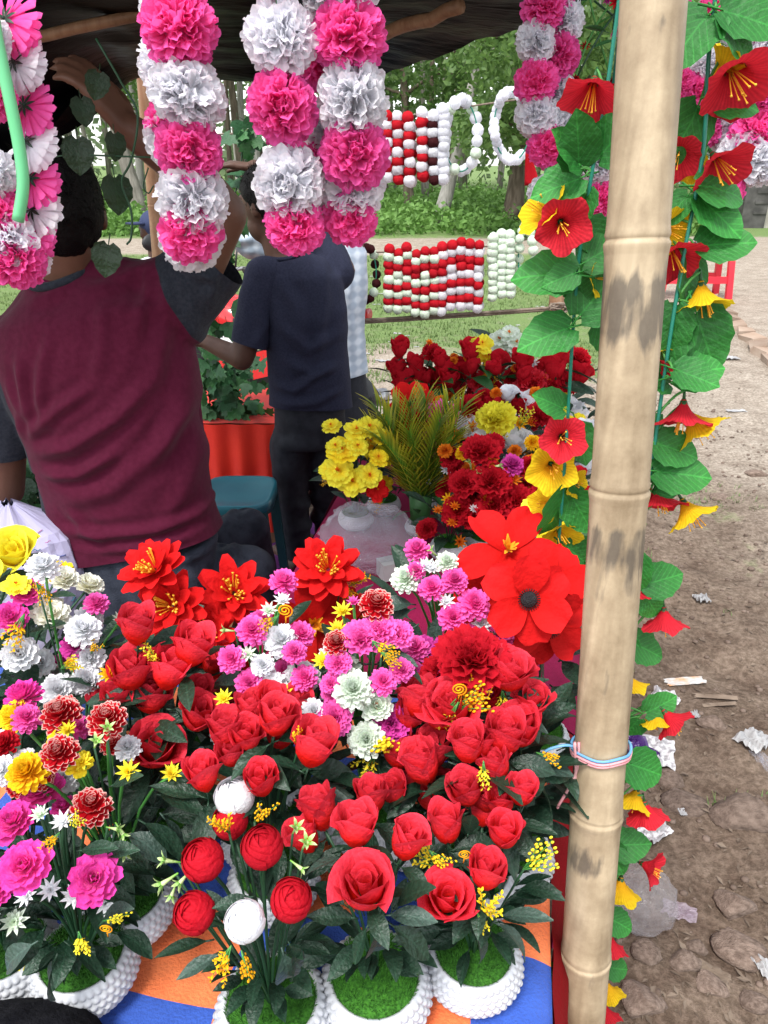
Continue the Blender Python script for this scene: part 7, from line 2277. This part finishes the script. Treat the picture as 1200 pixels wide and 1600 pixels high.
# ------------------------------------------------------------------ motorcycle behind the people
mat('tyre', (0.012, 0.012, 0.013), rough=0.85)
mat('metal', (0.35, 0.35, 0.36), (0.5, 0.5, 0.5), rough=0.35, metal=0.9)
mat('black_plastic', (0.015, 0.015, 0.016), (0.025, 0.025, 0.026), rough=0.5)
mat('paint_red', (0.55, 0.012, 0.016), (0.60, 0.016, 0.02), rough=0.25, coat=0.5)
mat('paint_white', (0.70, 0.71, 0.74), (0.76, 0.77, 0.80), rough=0.28, coat=0.5)
mat('paint_grey', (0.10, 0.10, 0.105), rough=0.35)
mat('lamp_glass', (0.65, 0.66, 0.68), rough=0.15)
def motorcycle():
    base = at(392, 600, 4.0); base.z = 0
    t = bpy.data.objects.new('motorcycle', None); col.objects.link(t)
    tag(t, 'parked red and white motorcycle half hidden behind the navy person', 'motorcycle')
    t.location = base
    t.rotation_euler = (0, 0, R(142))
    def part(mb, name, m, parent=None, smooth=True):
        if isinstance(m, str): m = [m]
        o = bpy.data.objects.new(name, mb.mesh(name, m, smooth)); col.objects.link(o); o.parent = parent or t
        return o
    Z90 = Matrix.Rotation(R(90), 3, 'X')
    for x in (.62, -.62):      # wheels; the nose is +X
        mb = MB(); rows = []
        for i in range(37):
            a = 2 * pi * i / 36
            rows.append([V((x + cos(a) * (.255 + .045 * cos(b)), .05 * sin(b), .30 + sin(a) * (.255 + .045 * cos(b)))) for b in [2 * pi * j / 10 for j in range(10)]])
        mb.grid(rows, 0, True)
        w = part(mb, 'wheel', 'tyre')
        mb = MB(); mb.tube([V((x + cos(2 * pi * i / 30) * .215, 0, .30 + sin(2 * pi * i / 30) * .215)) for i in range(31)], .016, 6, cap=False)
        for k in range(5):
            a = 2 * pi * k / 5
            mb.tube([V((x, 0, .30)), V((x + cos(a) * .21, 0, .30 + sin(a) * .21))], .018, 6)
        mb.ell((x, 0, .3), (.05, .06, .05), 10, 6)
        part(mb, 'rim', 'metal', w)
        mb = MB()
        rows = []
        for i in range(11):
            a = R(40 + 100 * i / 10)
            rows.append([V((x + cos(a) * .325, y, .30 + sin(a) * .325 + .01 * (1 - (y / .06) ** 2))) for y in (-.06, -.03, 0, .03, .06)])
        mb.grid(rows); part(mb, 'mudguard', 'black_plastic')
    mb = MB()
    for y in (-.085, .085):
        mb.tube([V((.62, y, .30)), V((.44, y, .86))], [.020, .023], 8)
    part(mb, 'fork', 'metal')
    mb = MB()
    loft(mb, [(V((.34, 0, .76)), (0, .085, 0), (0, 0, .06)), (V((.22, 0, .80)), (0, .135, 0), (0, 0, .11)), (V((.05, 0, .79)), (0, .13, 0), (0, 0, .10)), (V((-.10, 0, .75)), (0, .08, 0), (0, 0, .06))], 20, 2.4)
    part(mb, 'fuel_tank', 'paint_red')
    for y in (-1, 1):
        mb = MB()                  # tank shroud with pointed white wing
        pts = [V((.40, y * .15, .86)), V((.30, y * .165, .70)), V((.08, y * .15, .60)), V((-.06, y * .14, .66)), V((.10, y * .15, .76))]
        ids = [mb.add(p) for p in pts] + [mb.add(p - V((0, y * .02, 0))) for p in pts]
        n = len(pts)
        mb.face(ids[:n]); mb.face(ids[n:][::-1])
        for i in range(n): mb.face((ids[i], ids[(i + 1) % n], ids[n + (i + 1) % n], ids[n + i]))
        sh = part(mb, 'shroud', 'paint_white', smooth=False)
        for o_, m_ in ((.035, 'paint_grey'), (.075, 'paint_red')):
            mb = MB(); mb.box((.12, y * .166, .695 - o_), (.17, .006, .014), M=Matrix.Rotation(R(-28), 3, 'Y')); part(mb, 'stripe', m_, sh, smooth=False)
        mb = MB()                  # round emblem of three tuning forks
        c = V((.30, y * .170, .765))
        mb.tube([c + V((cos(2 * pi * i / 24) * .036, 0, sin(2 * pi * i / 24) * .036)) for i in range(25)], .006, 6, cap=False)
        for k in range(3):
            a = R(90 + 120 * k); d = V((cos(a), 0, sin(a))); x = V((-d.z, 0, d.x))
            mb.tube([c, c + d * .020], .003, 5)
            for g in (-1, 1): mb.tube([c + d * .014 + x * g * .007, c + d * .034 + x * g * .007], .0025, 5)
        part(mb, 'emblem', 'paint_grey', sh)
        mb = MB(); mb.box((-.30, y * .12, .62), (.15, .02, .065), M=Matrix.Rotation(R(18), 3, 'Y')); part(mb, 'side_panel', 'paint_red', smooth=False)
    mb = MB()
    loft(mb, [(V((-.02, 0, .79)), (0, .11, 0), (0, 0, .03)), (V((-.25, 0, .79)), (0, .13, 0), (0, 0, .045)), (V((-.50, 0, .84)), (0, .12, 0), (0, 0, .045)), (V((-.68, 0, .87)), (0, .08, 0), (0, 0, .03))], 16, 3)
    part(mb, 'seat', 'black_plastic')
    mb = MB()
    loft(mb, [(V((-.42, 0, .76)), (0, .10, 0), (0, 0, .05)), (V((-.64, 0, .82)), (0, .085, 0), (0, 0, .05)), (V((-.84, 0, .90)), (0, .035, 0), (0, 0, .03))], 16, 2.5)
    part(mb, 'tail', 'paint_red')
    mb = MB()
    loft(mb, [(V((.38, 0, .86)), (0, .11, 0), (0, 0, .12)), (V((.50, 0, .84)), (0, .12, 0), (0, 0, .12)), (V((.60, 0, .80)), (0, .08, 0), (0, 0, .08))], 18, 2.5)
    cw = part(mb, 'headlight_cowl', 'paint_red')
    mb = MB(); mb.ell((.60, 0, .80), (.03, .07, .065), 14, 8); part(mb, 'headlight', 'lamp_glass', cw)
    mb = MB()
    mb.tube(smooth_path([V((.26, -.36, .98)), V((.30, -.22, .99)), V((.40, -.08, .94)), V((.40, .08, .94)), V((.30, .22, .99)), V((.26, .36, .98))], 4), .012, 7)
    hb = part(mb, 'handlebar', 'metal')
    for y in (-1, 1):
        mb = MB(); mb.tube([V((.265, y * .25, .985)), V((.25, y * .38, .978))], .019, 8); part(mb, 'grip', 'black_plastic', hb)
        mb = MB(); mb.tube([V((.30, y * .22, 1.0)), V((.32, y * .27, 1.14))], .006, 6); mb.ell((.32, y * .29, 1.17), (.02, .07, .045), 12, 8); part(mb, 'mirror', 'black_plastic', hb)
    mb = MB(); mb.box((.05, 0, .42), (.16, .12, .12)); 
    for k in range(6): mb.box((.16, 0, .50 + .022 * k), (.07, .10, .006))
    mb.tube([V((.36, 0, .70)), V((.10, 0, .56)), V((-.30, 0, .66)), V((-.62, 0, .30))], .025, 6)
    part(mb, 'engine', 'black_plastic', smooth=False)
    for y in (-.13, ):
        mb = MB(); mb.tube(smooth_path([V((.22, -.08, .48)), V((.34, y, .34)), V((.20, y, .22)), V((-.10, y, .24)), V((-.35, y - .03, .34)), V((-.80, y - .05, .46))], 4), [.02] * 13 + [.028] * 2 + [.045] * 6, 10)
        part(mb, 'exhaust', 'metal')
motorcycle()

# ------------------------------------------------------------------ child in white shirt and cap far behind the raised arm
def far_child():
    Y0 = 5.0
    W_ = lambda px, py, dy=0.0: at(px, py, Y0 + dy)
    mat('shirt_white', (0.66, 0.68, 0.70), rough=0.9); mat('cap_blue', (0.02, 0.03, 0.08), rough=0.8)
    x = W_(240, 360).x
    t = thing('person', V((x, Y0, 0)), 'small far person with dark blue cap behind the raised arm', 'person')
    mb = MB(); hc = V((x, Y0, W_(240, 362).z)); f = V((-.7, -.7, 0))
    head_prims(mb, hc, f, V((0, 0, 1)), .92)
    capsule(mb, hc - V((0, 0, .05)), .05, hc - V((0, 0, .17)), .055)
    loft(mb, [(V((x, Y0, .50)), (.13, 0, 0), (0, .09, 0)), (V((x, Y0, .75)), (.12, 0, 0), (0, .085, 0)), (V((x, Y0, hc.z - .19)), (.14, 0, 0), (0, .08, 0))])
    for g in (-1, 1):
        capsule(mb, V((x + g * .15, Y0, hc.z - .22)), .045, V((x + g * .20, Y0 - .03, .70)), .036)
        capsule(mb, V((x + g * .20, Y0 - .03, .70)), .035, V((x + g * .18, Y0 - .10, .52)), .025)
        hand(mb, V((x + g * .18, Y0 - .10, .52)), (0, -.2, -1), (-g, 0, 0), .85, .3)
        capsule(mb, V((x + g * .07, Y0, .52)), .07, V((x + g * .08, Y0, .28)), .05); capsule(mb, V((x + g * .08, Y0, .28)), .048, V((x + g * .08, Y0, .06)), .034)
        capsule(mb, V((x + g * .08, Y0, .03)), .03, V((x + g * .09, Y0 - .10, .025)), .025)
    finish(fuse(mb, .010), 'body', 'skin_dark', t)
    mb = MB()
    loft(mb, [(V((x, Y0, .46)), (.15, 0, 0), (0, .11, 0)), (V((x, Y0, .75)), (.135, 0, 0), (0, .10, 0)), (V((x, Y0, hc.z - .19)), (.155, 0, 0), (0, .095, 0)), (V((x, Y0, hc.z - .15)), (.07, 0, 0), (0, .06, 0))])
    for g in (-1, 1): capsule(mb, V((x + g * .14, Y0, hc.z - .22)), .06, V((x + g * .19, Y0 - .02, .78)), .052)
    finish(fuse(mb, .011), 'shirt', 'shirt_white', t)
    mb = MB()
    mb.ell(hc + V((0, 0, .035)), (.083, .098, .095), 18, 10, fn=lambda q: 1 if q.z > -.1 else .9)
    mb.box(hc + V((-.07, -.07, .055)), (.06, .05, .006), M=Matrix.Rotation(.78, 3, 'Z')); mb.build('cap', 'cap_blue', t)
    mb = MB()
    for g in (-1, 1): capsule(mb, V((x + g * .07, Y0, .50)), .085, V((x + g * .08, Y0, .14)), .06)
    finish(fuse(mb, .012), 'trousers', 'jeans_black', t)
far_child()

# ------------------------------------------------------------------ plastic bag, paper bundle, black bag, litter, stones
def film_mat(name, c, a_=.5, rough=.15):
    m, n, l, out = _new(name)
    b = n.new('ShaderNodeBsdfPrincipled'); b.inputs['Base Color'].default_value = rgb(c); b.inputs['Roughness'].default_value = rough
    b.inputs['Specular IOR Level'].default_value = .6
    tc = n.new('ShaderNodeTexCoord'); nz = n.new('ShaderNodeTexNoise'); nz.inputs['Scale'].default_value = 14; nz.inputs['Detail'].default_value = 5; nz.inputs['Distortion'].default_value = 1.5
    l.new(tc.outputs['Object'], nz.inputs['Vector'])
    bp = n.new('ShaderNodeBump'); bp.inputs['Strength'].default_value = 1.0; bp.inputs['Distance'].default_value = .02
    l.new(nz.outputs['Fac'], bp.inputs['Height']); l.new(bp.outputs[0], b.inputs['Normal'])
    tr = n.new('ShaderNodeBsdfTransparent'); tl = n.new('ShaderNodeBsdfTranslucent'); tl.inputs['Color'].default_value = rgb(c)
    m1 = n.new('ShaderNodeMixShader'); m1.inputs[0].default_value = .5
    l.new(b.outputs[0], m1.inputs[1]); l.new(tl.outputs[0], m1.inputs[2])
    m2 = n.new('ShaderNodeMixShader'); m2.inputs[0].default_value = a_
    l.new(tr.outputs[0], m2.inputs[1]); l.new(m1.outputs[0], m2.inputs[2])
    l.new(m2.outputs[0], out.inputs['Surface'])
film_mat('film_white', (0.72, 0.76, 0.88), .24, .06)
film_mat('film_clear', (0.62, 0.60, 0.62), .26, .08)
film_mat('film_lilac', (0.62, 0.52, 0.62), .6)
film_mat('film_purple', (0.10, 0.03, 0.24), .9)
def crumple(p, s, seed):
    return 1 - abs(noise.noise(p * s + V((seed, 0, 0)))) * 2
def bag(name, label, c, r, m, seed, floor_z, cat='plastic bag', amp=.22, n=(56, 40)):
    mb = MB()
    def fn(q):
        return 1 + amp * (crumple(q, 1.6, seed) - .4) + amp * .45 * (crumple(q, 4.2, seed + 3) - .4) + .03 * noise.noise(q * 11)
    mb.ell(c, r, n[0], n[1], fn=fn)
    for i in range(len(mb.v)):
        x, y, z = mb.v[i]
        if z < floor_z: mb.v[i] = (x, y, floor_z + .003 * abs(noise.noise(V((x * 30, y * 30, 0)))))
    return tag(mb.build(name, m, smooth=True), label, cat)
c = at(575, 872, 1.47); 
bag('plastic_bag', 'crumpled translucent white plastic bag lying on the maroon cloth', V((c.x, 1.49, TZ + .05)), (.105, .095, .080), 'film_white', 2.0, TZ + .001, amp=.16)
mb = MB()
_p = at(598, 905, 1.40); mb.box((_p.x + .02, 1.41, TZ + .022), (.028, .02, .020), M=Matrix.Rotation(.4, 3, 'Z'))
tag(mb.build('white_box', 'paper', smooth=False), 'small white carton beside the plastic bag', 'box')
# lavender printed paper bundle at left
mat('print_paper', (0.40, 0.38, 0.56), (0.48, 0.46, 0.64), scale=4, rough=0.8)
mat('print_ink', (0.10, 0.12, 0.30), rough=0.8); mat('print_teal', (0.06, 0.20, 0.28), rough=0.8); mat('print_pink', (0.45, 0.12, 0.30), rough=0.8)
def paper_bundle():
    x, y = at(15, 830, 1.42).x, 1.44
    t = thing('paper_bundle', V((x, y, 0)), 'tall bundle wrapped in creased lavender printed paper at the left edge', 'bundle')
    top = at(30, 792, 1.42).z
    mb = MB()
    rows = []
    def surf(s, a):
        z = top * s
        k = interp([0, .1, .5, .82, .93, 1], [.9, 1, 1.05, 1.0, .86, .10], s)
        q = V((cos(a), sin(a), s * 3))
        k *= 1 + .07 * (crumple(q, 1.7, 4) - .4) + .04 * (crumple(q, 4, 9) - .4)
        return V((x + .145 * k * cos(a), y + .115 * k * sin(a), z + .01 * noise.noise(q * 3)))
    for i in range(49):
        rows.append([surf(i / 48, 2 * pi * j / 56) for j in range(56)])
    mb.grid(rows, 0, True); mb.build('wrapping_paper', 'print_paper', t, smooth=False)
    r = random.Random(3)
    for k in range(26):
        a = R(r.uniform(230, 330)); s = r.uniform(.74, .95); m = r.choice(['print_ink', 'print_teal', 'print_pink'])
        p0 = surf(s, a); L = r.uniform(.08, .25)
        pts = [surf(s + r.uniform(-.004, .004) + .02 * u * (1 if k % 2 else 0), a + L * u) for u in (0, .33, .66, 1)]
        out = [p + (p - V((x, y, p.z))).normalized() * .0025 + V((0, 0, .002)) for p in pts]
        mb = MB(); mb.tube(out, r.choice([.0009, .0016]), 4); mb.build('print_mark', m, t)
paper_bundle()
mat('black_fabric', (0.004, 0.004, 0.006), (0.010, 0.010, 0.013), scale=60, rough=0.95, bump=0.4, bscale=300, spec=0.1)
bag('black_bag', 'black fabric bag on the cloth at the bottom left corner', V((onz(15, 1665, TZ + .03).x, onz(15, 1665, TZ + .03).y, TZ + .025)), (.095, .06, .045), 'black_fabric', 5.0, TZ + .001, 'bag', .08)
def mk_stone(seed):
    mb = MB(); rr_ = random.Random(int(seed * 10))
    planes = [(V((rr_.uniform(-1, 1), rr_.uniform(-1, 1), rr_.uniform(-.6, 1))).normalized(), rr_.uniform(1.3, 2.2)) for _ in range(11)]
    mb.ell((0, 0, 0), (.5, .5, .5), 22, 14, fn=lambda q: min([1.0] + [.40 / max(.01, q.dot(pl)) * k for pl, k in planes]) * (1 + .05 * noise.noise(q * 3 + V((seed, 0, 0))) + .035 * noise.noise(q * 8)))
    return mb
def stones():
    for k in range(4): lib('stone%d' % k, lambda: mk_stone(k * 3.7), 'stone')
    r = random.Random(12)
    spec = [(1160, 1265, 130, 70, 'big flat-topped brown stone at right edge below the plastic scraps'), (1150, 1408, 95, 62, 'dark leaning stone at the right below the big flat one'), (1160, 1475, 110, 52, 'long low brown stone left of the white scrap near bottom right'),
            (1012, 1492, 62, 44, 'square brown stone below the clear plastic bag'), (1068, 1500, 66, 46, 'rounded brown stone right of the clear plastic bag'), (1002, 1566, 100, 56, 'large stone at the bottom beside the vine end'), (1075, 1243, 96, 26, 'thin flat stone below the grey newspaper'),
            (1052, 1205, 60, 44, 'tilted stone next to the grey newspaper'), (1112, 1125, 56, 26, 'small stone above the white plastic scraps'), (1110, 1540, 70, 22, 'slab-like pale stone near the bottom right corner'), (1180, 1560, 60, 40, 'stone in the bottom right corner'), (985, 1385, 60, 40, 'half-buried stone behind the yellow hibiscus'),
            (1090, 1470, 44, 30, 'small round stone between the two square ones'), (1180, 735, 50, 22, 'low stone on the earth at right of the yellow hibiscus'), (1125, 770, 40, 16, 'flat pebble-like stone near the yellow hibiscus')]
    for i, (px, py, w, h, lab) in enumerate(spec):
        p = onz(px, py, 0); s = w * mpp(p) * .86; p.z = ground_z(p.x, p.y) - .002
        o = put(lib('stone%d' % (i % 4), None, None), 'stone', None, p + V((0, 0, s * h / w * .16)), Quaternion((0, 0, 1), r.random() * .8 - .4) @ Quaternion((1, 0, 0), r.uniform(-.2, .2)), (s, s * .8, s * max(.25, h / w * .75)))
        tag(o, lab, 'stone', 'stones on the earth beside the stall')
    mb = MB()
    for k in range(1500):
        x, y = r.uniform(.45, 2.3), r.uniform(.8, 5.5) ; s = r.uniform(.003, .012) * (1.6 if r.random() < .08 else 1)
        if x > .62 * y + .3: continue
        mb.ell((x, y, ground_z(x, y) + s * .2), (s, s * r.uniform(.7, 1), s * .6), 6, 4)
    tag(mb.build('gravel', 'stone'), 'scattered crumbs of gravel on the trodden earth', 'gravel', kind='stuff')
    mb = MB()
    for k in range(1800):
        y = .8 + 7 * r.random() ** 1.5; x = r.uniform(.3, .62 * y + .3)
        z = ground_z(x, y) + .004; a = r.random() * 6.28; L = r.uniform(.006, .03); w = L * r.uniform(.06, .32)
        d = V((cos(a), sin(a), r.uniform(0, .25))) * L; n_ = V((-sin(a), cos(a), r.uniform(-.3, .3))) * w
        ids = [mb.add(V((x, y, z))), mb.add(V((x, y, z + .003)) + d * .5 + n_), mb.add(V((x, y, z)) + d), mb.add(V((x, y, z + .002)) + d * .5 - n_)]
        mb.face(ids)
    tag(mb.build('dry_litter', 'dead_leaf', smooth=False), 'dry dead-leaf shreds and straw scattered over the earth', 'litter', kind='stuff')
stones()
def scrap(name, label, px, py, w, h, m, ang=0, seed=0, curl=.25, cat='litter', z=0.0):
    r = random.Random(seed); p = onz(px, py, 0); k = mpp(p); g = ground_z(p.x, p.y)
    a, b = w * k * .8, h * k * 1.0
    mb = MB(); ca, sa = cos(R(ang)), sin(R(ang)); n = 12
    rows = []
    for i in range(n + 1):
        row = []
        for j in range(n + 1):
            u, v = (i / n - .5), (j / n - .5)
            e = 1 + .16 * noise.noise(V((u * 5, v * 5, seed))) * (1 if max(abs(u), abs(v)) > .35 else 0)
            x, y = u * a * e, v * b * e
            row.append(V((p.x + x * ca - y * sa, p.y + x * sa + y * ca, g + .008 + z + curl * min(a, b) * (abs(noise.noise(V((u * 3.5, v * 3.5, seed * 2.0)))) + .3 * abs(noise.noise(V((u * 8, v * 8, seed))))))))
        rows.append(row)
    mb.grid(rows)
    return tag(mb.build(name, m, smooth=False), label, cat)
mat('wrapper', (0.50, 0.49, 0.47), (0.62, 0.26, 0.05), scale=14, rough=0.4, lo=.48, hi=.62)
scrap('snack_wrapper', 'white and orange wrapper strip lying on the earth', 1072, 1056, 78, 18, 'wrapper', 8, 1, .12)
scrap('newspaper_sheet', 'torn grey newspaper sheet beside the purple plastic', 1025, 1165, 72, 66, 'newsprint', -20, 2, .15)
scrap('purple_plastic', 'purple plastic sheet on the earth behind the vine', 975, 1150, 78, 100, 'film_purple', 10, 3, .5)
scrap('plastic_scrap', 'white torn plastic on the earth at the right edge', 1178, 1158, 60, 40, 'paper', 30, 4, .6)
scrap('plastic_scrap', 'long twisted white film at the right edge below the torn plastic', 1192, 1185, 24, 50, 'film_white', 10, 5, .8)
scrap('paper_scrap', 'small crumpled white paper above the orange wrapper', 1096, 936, 26, 22, 'paper', 0, 6, .8)
scrap('paper_scrap', 'tiny white paper bit near the small stone', 1087, 1113, 14, 14, 'paper', 0, 7, .8)
scrap('paper_scrap', 'oval white paper flake on the bare earth', 1068, 1262, 14, 14, 'paper', 0, 8, .3)
scrap('paper_scrap', 'white scrap cut by the right edge near the bottom', 1195, 1510, 34, 40, 'paper', 20, 9, .5)
scrap('paper_scrap', 'pale torn paper behind the red hibiscus', 1025, 1290, 60, 36, 'newsprint', 30, 10, .4)
scrap('paper_scrap', 'crumpled paper beside the orange wrapper\'s left end', 1040, 1085, 40, 40, 'newsprint', 50, 11, .6)
scrap('paper_scrap', 'white paper flake beside the brown stake', 560, 556, 26, 12, 'paper', 0, 12, .3)
scrap('paper_scrap', 'pale scrap on the grass left of the red rosebuds', 600, 560, 22, 10, 'paper', 0, 13, .3)
scrap('paper_scrap', 'flat pale scrap on sandy ground near the black trousers', 578, 612, 20, 14, 'paper', 40, 14, .2)
scrap('plastic_scrap', 'white plastic bit on the road right of the upper leaves', 1140, 558, 36, 16, 'paper', 0, 15, .3)
scrap('plastic_scrap', 'green and white packet on the road', 1150, 640, 36, 10, 'paper', 0, 16, .3)
scrap('wood_chip', 'long flat wood splinter below the orange wrapper', 1120, 1084, 84, 10, 'dead_leaf', -6, 17, .1)
scrap('wood_chip', 'second wood splinter lying under the long one', 1125, 1096, 70, 8, 'dead_leaf', 6, 18, .1)
scrap('bark_strip', 'pale strip of bark in front of the long low stone', 1112, 1515, 70, 26, 'dead_leaf', -35, 19, .2)
scrap('foil_strip', 'lilac plastic strip beside the clear bag', 1062, 1420, 64, 30, 'film_lilac', -22, 20, .5)
rs_ = random.Random(91)
for k in range(40):
    px, py = rs_.uniform(560, 900), rs_.uniform(405, 560)
    if 600 < px < 840 and py < 500: continue
    scrap('paper_scrap', 'tiny pale litter flake on the grass behind the flowers', px, py, rs_.uniform(8, 18), rs_.uniform(3, 6), 'paper', rs_.uniform(-30, 30), 300 + k, .3)['group'] = 'litter flakes on the grass'
_c = onz(1000, 1445, 0)
bag('clear_plastic_bag', 'inflated clear plastic bag lying on the earth beside the vine', V((_c.x, _c.y + .02, .06)), (.075, .07, .065), 'film_clear', 8.0, ground_z(_c.x, _c.y) + .002, amp=.14)
